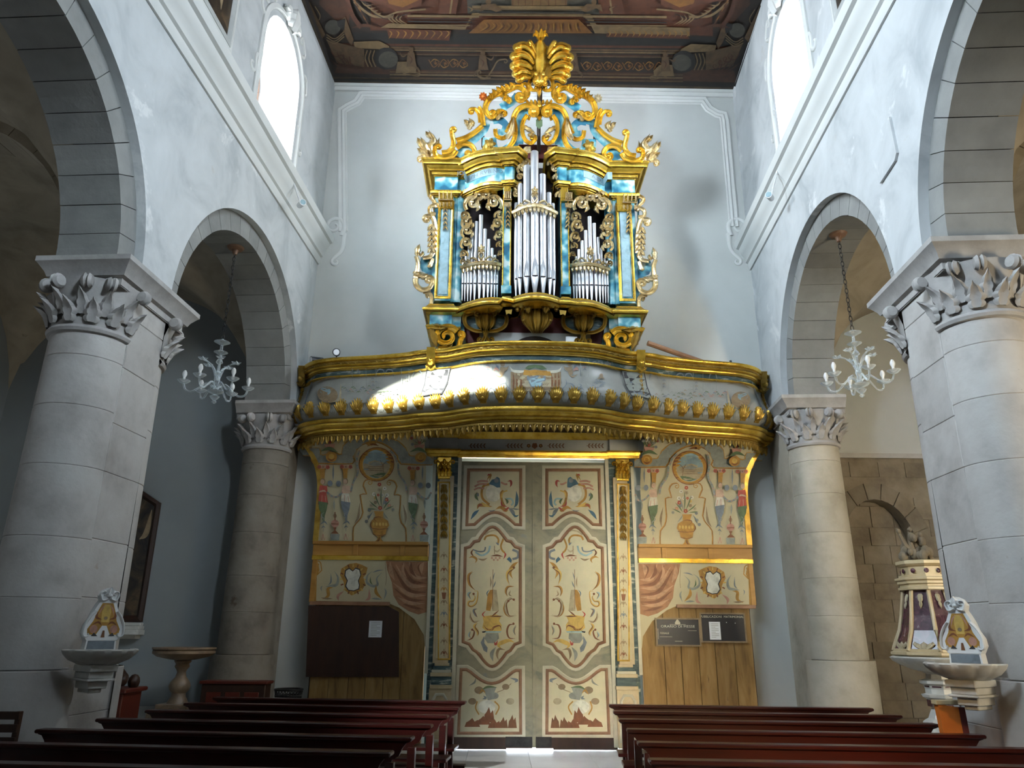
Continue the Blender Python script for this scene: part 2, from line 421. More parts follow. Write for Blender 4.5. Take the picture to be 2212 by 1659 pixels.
    def knob(s, a, b, r, fn, h=0.06, n=10, mi=0, h0=0.0):
        vs = []
        for k in range(4):
            q = k/4*pi/2
            for i in range(n):
                t = 2*pi*i/n
                vs.append(fn(a+r*cos(q)*cos(t), b+r*cos(q)*sin(t), h0+h*sin(q)))
        vs.append(fn(a, b, h0+h))
        fs = [(k*n+i, k*n+(i+1) % n, (k+1)*n+(i+1) % n, (k+1)*n+i) for k in range(3) for i in range(n)]
        fs += [(3*n+i, 3*n+(i+1) % n, 4*n) for i in range(n)]
        return s.add(vs, fs, mi)
    def leaf(s, pts, w, fn, h=0.05, lobes=3, mi=0, h0=0.0, tip=0.25):
        P = cr(pts, 5)
        n = len(P)
        base = len(s.v)
        for i in range(n):
            t = i/(n-1)
            d = Vector(P[min(i+1, n-1)])-Vector(P[max(i-1, 0)])
            d.normalize()
            N = Vector((-d.y, d.x))
            env = (sin(pi*min(1, t*0.82+0.16))**0.7)*(1-t**6) if t < 1 else 0.02
            lob = 0.72+0.28*abs(sin(lobes*pi*t+0.35))
            ww = w*max(env, 0.03)*lob
            curl = h*tip*max(0, t-0.6)/0.4
            for o, q in ((-1, .1), (-.55, .85), (0, .55), (.55, .85), (1, .1)):
                s.v.append(tuple(fn(P[i][0]+N.x*o*ww, P[i][1]+N.y*o*ww, h0+q*h*(0.5+0.5*sin(pi*t))+curl+h*0.15)))
            s.v.append(tuple(fn(P[i][0], P[i][1], h0)))
        for i in range(n-1):
            for k in range(6):
                j = (k+1) % 6
                s.f.append([base+i*6+k, base+i*6+j, base+(i+1)*6+j, base+(i+1)*6+k]); s.m.append(mi)
        return s
    def build(s, name, mats, parent=None, smooth=38, kind=None):
        me = bpy.data.meshes.new(name)
        me.from_pydata(s.v, [], s.f)
        if not isinstance(mats, (list, tuple)): mats = [mats]
        for q in mats: me.materials.append(M[q] if isinstance(q, str) else q)
        if any(s.m): me.polygons.foreach_set('material_index', s.m)
        me.update()
        if smooth:
            me.polygons.foreach_set('use_smooth', [True]*len(me.polygons))
            me.set_sharp_from_angle(angle=radians(smooth))
        import bmesh
        bm = bmesh.new(); bm.from_mesh(me)
        bmesh.ops.recalc_face_normals(bm, faces=bm.faces)
        bm.to_mesh(me); bm.free()
        o = bpy.data.objects.new(name, me)
        COL.objects.link(o)
        if parent is not None: adopt(o, parent)
        if kind: o['kind'] = kind
        return o

def adopt(o, parent):
    o.parent = parent
    if parent.type == 'EMPTY': o.matrix_parent_inverse = parent.matrix_basis.inverted()
def root(name, loc=(0, 0, 0), label=None, cat=None, group=None, kind=None, rz=0.0):
    o = bpy.data.objects.new(name, None)
    o.empty_display_size = 0.2
    COL.objects.link(o)
    o.location = loc
    o.rotation_euler = (0, 0, rz)
    bpy.context.view_layer.update() if False else None
    tag(o, label, cat, group, kind)
    return o
def tag(o, label=None, cat=None, group=None, kind=None):
    if label: o['label'] = label
    if cat: o['category'] = cat
    if group: o['group'] = group
    if kind: o['kind'] = kind
    return o
def lab(o, t): o['label'] = t; return o
def copy_tree(o, parent=None):
    c = o.copy(); COL.objects.link(c)
    if parent is not None: c.parent = parent
    for ch in list(o.children): copy_tree(ch, c)
    return c
# ---- curves in 2-D
def cr(pts, n=6, closed=False):
    P = [Vector(p) for p in pts]
    if len(P) < 3 and not closed:
        return [tuple(P[0].lerp(P[-1], i/n)) for i in range(n+1)]
    out = []
    N = len(P)
    for i in range(N if closed else N-1):
        p1, p2 = P[i], P[(i+1) % N]
        p0 = P[i-1] if (i > 0 or closed) else p1*2-p2
        p3 = P[(i+2) % N] if (i+2 < N or closed) else p2*2-p1
        for k in range(n):
            t = k/n
            out.append(tuple(0.5*((2*p1)+(p2-p0)*t+(2*p0-5*p1+4*p2-p3)*t*t+(3*p1-p0-3*p2+p3)*t*t*t)))
    if not closed: out.append(tuple(P[-1]))
    return out
def volute(pts, r, turns=1.1, side=1, n=16, shrink=0.22):
    """continue a path with a spiral whose radius shrinks"""
    P = list(pts)
    d = Vector(P[-1])-Vector(P[-2])
    th = atan2(d.y, d.x)
    p = Vector(P[-1])
    for i in range(n):
        rr = r*(1-(1-shrink)*i/n)
        da = 2*pi*turns/n
        p = p+Vector((cos(th+side*da/2), sin(th+side*da/2)))*(rr*da)
        th += side*da
        P.append(tuple(p))
    return P
def rev(p): return list(reversed(p))
def arc(cx, cy, r, a0, a1, n=10, ry=None):
    ry = r if ry is None else ry
    return [(cx+r*cos(radians(a0+(a1-a0)*i/n)), cy+ry*sin(radians(a0+(a1-a0)*i/n))) for i in range(n+1)]
def cv(ox, oy, sc): return lambda *pts: [(ox+x/sc, oy+y/sc) for x, y in pts]

class Paint:
    """flat painted ornament: thin coloured shapes lying on a surface; fn(a, b, h)."""
    def __init__(s, fn, h0=0.002, dh=0.00012, pre='p_', maxe=0): s.maxe = maxe; s.pre = pre; s.fn = fn; s.h = h0; s.dh = dh; s.mb = MB(); s.mats = []
    def _mi(s, c):
        c = s.pre+c if (s.pre+c) in M else c
        if c not in s.mats: s.mats.append(c)
        return s.mats.index(c)
    def poly(s, pts, c, fn=None):
        fn = fn or s.fn
        tr_ = tessellate_polygon([[Vector((a, b, 0)) for a, b in pts]])
        T = [tuple(Vector(pts[i]) for i in t) for t in tr_]
        if s.maxe:
            for _ in range(7):
                N_ = []
                for t in T:
                    e = [(t[(k+1) % 3]-t[k]).length for k in range(3)]
                    k = e.index(max(e))
                    if e[k] > s.maxe:
                        a_, b_, c_ = t[k], t[(k+1) % 3], t[(k+2) % 3]; m_ = (a_+b_)/2
                        N_ += [(a_, m_, c_), (m_, b_, c_)]
                    else: N_.append(t)
                if len(N_) == len(T): break
                T = N_
        vs = [fn(q[0], q[1], s.h) for t in T for q in t]
        s.mb.add(vs, [(3*i, 3*i+1, 3*i+2) for i in range(len(T))], s._mi(c)); s.h += s.dh
    def quadgrid(s, a0, a1, b0, b1, c, n=12, k=2):
        vs = [s.fn(a0+(a1-a0)*i/n, b0+(b1-b0)*j/k, s.h) for j in range(k+1) for i in range(n+1)]
        s.mb.add(vs, [(j*(n+1)+i, j*(n+1)+i+1, (j+1)*(n+1)+i+1, (j+1)*(n+1)+i) for j in range(k) for i in range(n)], s._mi(c)); s.h += s.dh
    def ell(s, cx, cy, rx, c, ry=None, n=16): s.poly([(cx+rx*cos(2*pi*i/n), cy+(ry or rx)*sin(2*pi*i/n)) for i in range(n)], c)
    def stroke(s, pts, w, c, closed=False, smooth=5):
        P = cr(pts, smooth, closed) if smooth else list(pts)
        if closed: P = P+[P[0]]
        n = len(P)
        vs = []
        for i in range(n):
            a = Vector(P[i-1]) if i > 0 else (Vector(P[-2]) if closed else Vector(P[0]))
            b = Vector(P[i+1]) if i < n-1 else (Vector(P[1]) if closed else Vector(P[-1]))
            d = b-a
            if d.length < 1e-9: d = Vector((1, 0))
            d.normalize()
            t = i/(n-1)
            if isinstance(w, tuple): ww = w[0]+(w[1]-w[0])*t
            elif w < 0: ww = -w*max(0.12, sin(pi*t))
            else: ww = w
            vs.append(s.fn(P[i][0]-d.y*ww/2, P[i][1]+d.x*ww/2, s.h))
            vs.append(s.fn(P[i][0]+d.y*ww/2, P[i][1]-d.x*ww/2, s.h))
        s.mb.add(vs, [(2*i, 2*i+1, 2*i+3, 2*i+2) for i in range(n-1)], s._mi(c)); s.h += s.dh
    def cscroll(s, pts, w, c, dark='brown', light=None, r=None, side=1):
        P = cr(pts, 5)
        if r: P = volute(P, r, 0.9, side, 10)
        s.stroke(P, w, c, smooth=0)
        Q = [(a+w*0.32, b+w*0.32) for a, b in P]
        s.stroke(Q, w*0.28, dark, smooth=0)
        if light: s.stroke([(a-w*0.2, b-w*0.2) for a, b in P], w*0.25, light, smooth=0)
    def sprig(s, p0, p1, n, sz, c, c2=None):
        a, b = Vector(p0), Vector(p1)
        d = (b-a); L = d.length; d.normalize(); N = Vector((-d.y, d.x))
        s.stroke([p0, p1], sz*0.22, c, smooth=0)
        for i in range(n):
            q = a+d*(L*(i+0.5)/n)
            for sd in (1, -1):
                s.stroke([tuple(q), tuple(q+N*sd*sz*0.6+d*sz*0.4), tuple(q+N*sd*sz+d*sz)], -sz*0.5, (c2 or c) if i % 2 else c, smooth=3)
    def flower(s, cx, cy, r, c, c2='yellow'):
        for k in range(5):
            a = 2*pi*k/5+0.3
            s.ell(cx+r*0.55*cos(a), cy+r*0.55*sin(a), r*0.55, c, n=8)
        s.ell(cx, cy, r*0.35, c2, n=8)
    def build(s, name, parent): return s.mb.build(name, s.mats, parent, smooth=0)

def words(txt, size, fn, h=0.004, name='lettering', material='p_pale', parent=None, bold=False, depth=0.002):
    """text as a thin mesh; fn maps (x, y, h) in text units to the surface."""
    cu = bpy.data.curves.new(name, 'FONT')
    cu.body = txt; cu.size = size; cu.align_x = 'CENTER'; cu.align_y = 'CENTER'
    cu.resolution_u = 2
    to = bpy.data.objects.new(name, cu)
    COL.objects.link(to)
    dg = bpy.context.evaluated_depsgraph_get()
    me = to.evaluated_get(dg).to_mesh()
    vs = [tuple(fn(v.co.x, v.co.y, h)) for v in me.vertices]
    fs = [list(p.vertices) for p in me.polygons]
    bpy.data.objects.remove(to); bpy.data.curves.remove(cu)
    mb = MB(); mb.add(vs, fs)
    return mb.build(name, [material], parent, smooth=0)
# ================================================================== the church
UL, UR = -4.50, 3.82            # nave faces of the two arcades
TH0, TH1 = 0.12, 0.77           # front order, whole wall thickness
ZS, RO, RI = 5.40, 2.20, 1.90   # springing, outer and inner arch radius
ZC = 12.55                      # ceiling
YF = 12.78                      # facade wall, inside face
S0 = -8.0
def SF(u): return (YF+0.0732*u)/0.9973
def uo(side, off): return UL-off if side < 0 else UR+off     # off > 0 goes into the aisle
SIDE = {-1: 'left', 1: 'right'}

def arched(c, hw, z0, zs, n=14, rise=None):
    """window outline, counter-clockwise from the lower left"""
    r = rise or hw
    return [(c-hw, z0), (c+hw, z0)]+[(c+hw*cos(pi*i/n), zs+r*sin(pi*i/n)) for i in range(n+1)]

for side in (-1, 1):
    nm = 'wall_'+SIDE[side]
    s1 = SF(UL if side < 0 else UR)+0.02
    for k, (d0, d1, R_) in enumerate(((0.0, TH0, RO), (TH0, TH1, RI+0.36))):
        out = [(S0, ZS)]
        for c in reversed(BAYS):
            out += [(c+R_*cos(pi-pi*i/40), ZS+R_*sin(pi*i/40)) for i in range(41)]
        out += [(s1, ZS), (s1, ZC+0.1), (S0, ZC+0.1)]
        holes = [arched(c, (0.78, 0.74)[k], 8.72, 10.72) for c in BAYS]
        mb = MB()
        far = [arched(c, (0.74, 0.56)[k], 8.72, 10.72) for c in BAYS]
        mb.plate(out, holes, lambda a, b, d: NV(uo(side, d), a, b), d0, d1, far=far)
        if k == 0:
            # solid stretch beside the facade and the end of the arcade
                front = mb.build(nm, ['nave'], kind='structure', smooth=25)
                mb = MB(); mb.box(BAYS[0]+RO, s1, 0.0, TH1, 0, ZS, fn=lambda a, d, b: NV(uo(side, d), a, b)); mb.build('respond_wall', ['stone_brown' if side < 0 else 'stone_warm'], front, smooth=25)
        else:
            mb.build('wall_core', ['nave'], front, smooth=25)
    # the inner order: voussoirs one by one
    for c in BAYS[:2]:
        n = 19
        for i in range(n):
            a0, a1 = pi*i/n+0.0022, pi*(i+1)/n-0.0022
            mb = MB()
            j = 0.006*random.random()
            pts = [(RI+j, a0), (RI+j, (a0+a1)/2), (RI+j, a1), (RI+0.36, a1), (RI+0.36, a0)]
            vs = []
            for d in (TH0-0.012, TH1+0.012):
                vs += [NV(uo(side, d), c+r*cos(a), ZS+r*sin(a)) for r, a in pts]
            mb.add(vs, [(0, 1, 2, 3, 4), (9, 8, 7, 6, 5)]+[(q, q+5, (q+1) % 5+5, (q+1) % 5) for q in range(5)])
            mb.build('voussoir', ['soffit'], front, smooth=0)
    for c in BAYS[2:]:
        mb = MB()
        mb.moulding([(c+(RI+0.36)*cos(pi*i/24), ZS+(RI+0.36)*sin(pi*i/24)) for i in range(25)],
                    [(0.36, TH0), (0, TH0), (0, TH1), (0.36, TH1), (0.36, TH0)], lambda a, b, d: NV(uo(side, d), a, b), flip=1)
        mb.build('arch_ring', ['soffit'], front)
    # hood line over the outer order is the step itself; cornice above the arches
    prof = [(0, 8.36), (0.03, 8.36), (0.05, 8.42), (0.05, 8.50), (0.09, 8.52), (0.10, 8.60), (0.15, 8.66), (0.19, 8.74), (0.20, 8.80), (0.25, 8.82), (0.27, 8.90), (0.27, 8.96), (0, 8.99)]
    mb = MB()
    mb.add([NV(uo(side, -o), s_, z) for s_ in (S0, s1) for o, z in prof],
           [(i, i+1, len(prof)+i+1, len(prof)+i) for i in range(len(prof)-1)])
    mb.build('trim_%d' % (1 if side < 0 else 2), ['clere'], kind='structure')

# ---- facade wall with the doorway, its aisle ends and the stone lower wall of the right aisle
DX0, DX1, DZ = -0.80, 1.90, 4.46
mb = MB()
mb.plate([(-4.2, 0), (DX0, 0), (DX0, DZ), (DX1, DZ), (DX1, 0), (11.2, 0), (11.2, 13), (-4.2, 13)], [], lambda a, b, h: Vector((a, YF+h, b)), 0, 0.6)
wb_ = mb.build('wall_back', ['plaster'], kind='structure')
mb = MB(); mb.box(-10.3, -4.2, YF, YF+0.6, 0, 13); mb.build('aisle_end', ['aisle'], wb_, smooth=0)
mb = MB()
nch = arched(6.35, 0.62, 0.0, 3.05, rise=0.85)
o_ = [(4.7, 0)]+[nch[0]]+list(reversed(nch[2:]))+[nch[1], (11.2, 0), (11.2, 4.62), (4.7, 4.62)]
mb.plate([(5.3, 0), (5.73, 0)]+[(6.35-0.62*cos(pi*i/14), 3.05+0.85*sin(pi*i/14)) for i in range(15)]+[(6.97, 0), (11.2, 0), (11.2, 4.62), (5.3, 4.62)], [],
         lambda a, b, h: Vector((a, 12.50+h, b)), 0, 0.27)
wn_ = mb.build('wall_niche', ['brownstone'], kind='structure', smooth=20)
mb = MB(); mb.box(5.6, 7.1, YF-0.015, YF-0.003, 0, 4.2); mb.build('niche_back', ['brownstone'], wn_, smooth=0)
mb = MB(); mb.box(5.3, 11.2, 12.46, YF, 4.62, 4.70); mb.build('ledge', ['stone'], wn_)
# stones of the niche back and of the wall beside it, laid course by course
def courses(x0, x1, z0, z1, y, hs, parent, keep, name='stone_block', m_='brownstone', seed=3):
    rr = random.Random(seed)
    z = z0
    while z < z1-0.05:
        hgt = min(rr.choice(hs), z1-z)
        x = x0-rr.random()*0.3
        while x < x1:
            wd = rr.uniform(0.34, 0.62)
            a, b = max(x, x0), min(x+wd, x1)
            if b-a > 0.06 and keep(a, b, z, z+hgt):
                e = 0.006
                mb = MB()
                mb.box(a+e, b-e, y-rr.uniform(0.004, 0.022), y+0.05, z+e, z+hgt-e)
                mb.build(name, [m_], parent, smooth=0)
            x += wd
        z += hgt
courses(5.73, 6.97, 0.1, 3.9, YF-0.02, (0.26, 0.31, 0.36), wn_, lambda a, b, z0, z1: True, seed=5)
def beside(a, b, z0, z1):
    if b < 5.70 or a > 7.0: return True
    return z0 > 3.95
courses(5.3, 8.4, 0.1, 4.55, 12.50, (0.28, 0.34, 0.38), wn_, beside, seed=9)
mb = MB()
for i in range(9):
    a0, a1 = pi*i/9+0.01, pi*(i+1)/9-0.01
    for_ = [(0.62, a0), (0.62, (a0+a1)/2), (0.62, a1), (0.90, a1), (0.90, a0)]
    q = MB()
    vs = [Vector((6.35+r*cos(a), y, 3.05+(r+0.23)*sin(a))) for y in (12.475, 12.56) for r, a in for_]
    q.add(vs, [(0, 1, 2, 3, 4), (9, 8, 7, 6, 5)]+[(k, k+5, (k+1) % 5+5, (k+1) % 5) for k in range(5)])
    q.build('voussoir', ['brownstone'], wn_, smooth=0)
# baseboard of the left aisle end
mb = MB(); mb.box(-10.0, -4.9, YF-0.07, YF, 0, 0.56); mb.build('baseboard_left', ['greystone'], kind='structure')

# ---- aisles: outer walls, groin vaults, transverse arches
for side in (-1, 1):
    ui, ue = (-5.27, -9.78) if side < 0 else (4.59, 9.20)
    uc, rw = (ui+ue)/2, abs(ue-ui)/2
    mb = MB()
    mb.add([NV(ue, S0, 0), NV(ue, SF(ue)+0.4, 0), NV(ue, SF(ue)+0.4, 9), NV(ue, S0, 9)], [(0, 1, 2, 3)])
    mb.add([NV(ue+side*0.3, S0, 0), NV(ue+side*0.3, SF(ue)+0.4, 0), NV(ue+side*0.3, SF(ue)+0.4, 9), NV(ue+side*0.3, S0, 9)], [(3, 2, 1, 0)])
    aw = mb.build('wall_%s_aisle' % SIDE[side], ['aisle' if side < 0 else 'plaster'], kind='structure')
    mbv = MB()
    for c in BAYS:
        n = 26
        rs = 2.21
        sa, sb = c-2.525, c+2.525
        if c == BAYS[0]: sb = SF(uc)+0.55
        vs = []
        for i in range(n+1):
            for j in range(n+1):
                u_ = uc+rw*(-1+2*i/n); s_ = sa+(sb-sa)*j/n
                a = sqrt(max(0, 1-((u_-uc)/rw)**2))
                t_ = max(-1, min(1, (s_-c)/rs))
                b = sqrt(max(0, 1-t_*t_))
                vs.append(NV(u_, s_, ZS+0.03+2.24*max(a, b)))
        mbv.add(vs, [(i*(n+1)+j, (i+1)*(n+1)+j, (i+1)*(n+1)+j+1, i*(n+1)+j+1) for i in range(n) for j in range(n)])
    mbv.build('vault', ['vault'], aw, smooth=60)
    for sa in (7.05, 2.0, -3.05):
        for i in range(15):
            a0, a1 = pi*i/15+0.003, pi*(i+1)/15-0.003
            ri, rx = rw-0.10, rw+0.10
            pts = [(ri, a0), (ri, (a0+a1)/2), (ri, a1), (rx, a1), (rx, a0)]
            vs = []
            for d in (sa, sa+0.65):
                vs += [NV(uc+r*cos(a), d, ZS+(r/rw)*2.24*sin(a)) for r, a in pts]
            q = MB()
            q.add(vs, [(0, 1, 2, 3, 4), (9, 8, 7, 6, 5)]+[(k, k+5, (k+1) % 5+5, (k+1) % 5) for k in range(5)])
            if sa > 5: q.build('transverse_stone', ['vault'], aw, smooth=0)
            elif i == 0: acc = q
            else: acc.add(q.v, q.f)
        if sa < 5: acc.build('transverse_arch', ['vault'], aw, smooth=0)

# ---- floor in slabs (joints open near the camera axis), ceiling, end wall behind the camera
mb = MB(); mb.add([NV(-10.2, -8.3, -0.03), NV(9.6, -8.3, -0.03), NV(9.6, 13.8, -0.03), NV(-10.2, 13.8, -0.03)], [(0, 1, 2, 3)])
fl = mb.build('floor', ['floor'], kind='structure')
rest = MB()
for i in range(-8, 8):
    for j in range(-7, 15):
        a, b = 0.9*i-0.45, 0.9*(j)+0.2
        vis = (b > 3.5 and abs(a) < 6.2)
        t = MB() if vis else rest
        x0, x1, y0, y1 = a+0.003, a+0.897, b+0.003, b+0.897
        if y0 > 12.3 and -0.8 < a < 2.2: y1 = 13.4
        t.box(x0, x1, y0, y1, -0.028, 0.0)
        if vis: t.build('floor_slab', ['floor'], fl, smooth=0)
rest['x'] if False else rest.build('floor_slabs', ['floor'], fl, smooth=0, kind='stuff')
mb = MB(); mb.box(-1.6, 2.8, YF+0.1, 17, -0.05, -0.005); mb.build('doorstep', ['frontier'], fl)
mb = MB()
c4 = [NV(UL-0.1, S0, ZC), NV(UR+0.1, S0, ZC), Vector((5.1, YF+0.3, ZC)), Vector((-3.9, YF+0.3, ZC))]
mb.add(c4+[v+Vector((0, 0, 0.15)) for v in c4], [(0, 1, 2, 3), (7, 6, 5, 4), (0, 4, 5, 1), (1, 5, 6, 2), (2, 6, 7, 3), (3, 7, 4, 0)])
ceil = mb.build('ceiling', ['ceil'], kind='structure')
lun = [(-1.08, 0.0), (1.08, 0.0)]+[(1.08*cos(pi*i/12), 0.05+0.50*sin(pi*i/12)) for i in range(13)]  # outline of the added sun opening
lun = [(LU0+a, LZ0+b) for a, b in lun]
mb = MB(); mb.plate([(-10.2, 0), (9.6, 0), (9.6, 13), (-10.2, 13)], [lun], lambda a, b, h: NV(a, S0-h, b), 0.0, 0.12)
wc_ = mb.build('wall_choir', ['plaster'], kind='structure')
mb = MB(); mb.plate(lun, [], lambda a, b, h: NV(a, S0-0.05-h, b), 0.0, 0.01); mb.build('sun_opening_pane', ['clearpane'], wc_, smooth=0)
# roof over the aisles keeps the sky out
for u0, u1 in ((-10.2, -5.2), (4.5, 9.6)):
    mb = MB(); mb.box(u0, u1, -8.1, 13.7, 8.2, 8.4, fn=lambda a, b, z: NV(a, b, z)); mb.build('roof_'+('left' if u0 < 0 else 'right'), ['vault'], kind='structure')

# ---- clerestory windows
def window(side, c, idx, clear=False, panes=True):
    w_ = root('window_%d' % idx, NV(uo(side, 0.6), c, 9.0), kind='structure')
    uf = TH1-0.10
    def wf(a, b, d): return NV(uo(side, d), c+a, b)
    fo = arched(0, 0.58, 8.70, 10.72)
    fi = arched(0, 0.50, 8.80, 10.72)
    mb = MB(); mb.plate(fo, [fi], wf, uf-0.03, uf+0.05)
    mb.build('frame', ['framewood'], w_)
    mb = MB(); mb.box(-0.54, 0.54, uf-0.035, uf+0.04, 10.66, 10.76, fn=lambda a, d, b: wf(a, b, d))
    mb.box(-0.03, 0.03, uf-0.03, uf+0.03, 9.0, 10.7, fn=lambda a, d, b: wf(a, b, d)) if False else None
    mb.build('transom', ['framewood'], w_)
    if not panes: return w_
    # panes in rows of leaded glass
    rows, colsn = (7, 4)
    if side < 0: rows, colsn = 3, 2
    for r in range(rows):
        z0, z1 = 8.78+(1.88)*r/rows, 8.78+(1.88)*(r+1)/rows
        for k in range(colsn):
            a0, a1 = -0.51+1.02*k/colsn, -0.51+1.02*(k+1)/colsn
            q = MB(); q.box(a0+0.006, a1-0.006, uf, uf+0.012, z0+0.006, z1-0.006, fn=lambda a, d, b: wf(a, b, d))
            q.build('pane', ['lit'], w_, smooth=0)
    q = MB(); q.plate([(-0.51, 10.74), (0.51, 10.74)]+[(0.51*cos(pi*i/14), 10.74+0.51*sin(pi*i/14)) for i in range(1, 14)], [], wf, uf, uf+0.012)
    q.build('pane', ['lit'], w_, smooth=0)
    if side > 0:
        q = MB()
        for r in range(1, rows):
            z = 8.78+1.88*r/rows
            q.tube([wf(-0.51+1.02*i/16, z+0.028*sin(i*pi/2), uf-0.008) for i in range(17)], 0.011, 5)
        for k in range(1, colsn):
            a = -0.51+1.02*k/colsn
            q.tube([wf(a, 8.78, uf-0.008), wf(a, 10.68, uf-0.008)], 0.009, 5)
        q.build('lead_came', ['lead'], w_)
    return w_
window(-1, BAYS[0], 1)
window(1, BAYS[0], 2)
ix = 3
for c in BAYS[1:]:
    for side in (-1, 1):
        if True:
            q = MB(); q.plate(arched(0, 0.58, 8.71, 10.72), [], lambda a, b, d: NV(uo(side, d), c+a, b), TH1-0.08, TH1-0.02)
            q.build('window_%d' % ix, ['white'], kind='structure')
        ix += 1
# stucco hoods round the two visible windows
for side in (-1, 1):
    c = BAYS[0]
    fn = lambda a, b, h: NV(uo(side, -h), c+a, b)
    q = MB()
    pth = [(-0.92, 9.0), (-0.92, 10.7)]+[(0.92*cos(pi-pi*i/16), 10.72+0.92*sin(pi*i/16)) for i in range(17)]+[(0.92, 9.0)]
    q.moulding(pth, [(0.05, 0), (0.05, 0.03), (0.02, 0.05), (-0.03, 0.05), (-0.05, 0.02), (-0.05, 0)], fn)
    for sg in (-1, 1):
        for pp in ([(sg*0.86, 10.9), (sg*1.05, 11.0), (sg*1.02, 11.25)], [(sg*0.84, 10.2), (sg*1.0, 10.05), (sg*0.98, 9.85)], [(sg*0.6, 11.5), (sg*0.8, 11.65), (sg*0.72, 11.85)]):
            q.carve(volute(cr(pp, 5), 0.10, 0.9, sg), (0.035, 0.02), fn, 0.035, 'r')
    q.leaf([(0, 11.5), (0.02, 11.75), (0, 11.95)], 0.20, fn, 0.16, 3)
    q.leaf([(-0.1, 11.6), (-0.22, 11.72), (-0.34, 11.66)], 0.12, fn, 0.12, 3)
    q.leaf([(0.1, 11.6), (0.22, 11.72), (0.34, 11.66)], 0.12, fn, 0.12, 3)
    q.build('trim_%d' % (3 if side < 0 else 4), ['clere'], kind='structure')

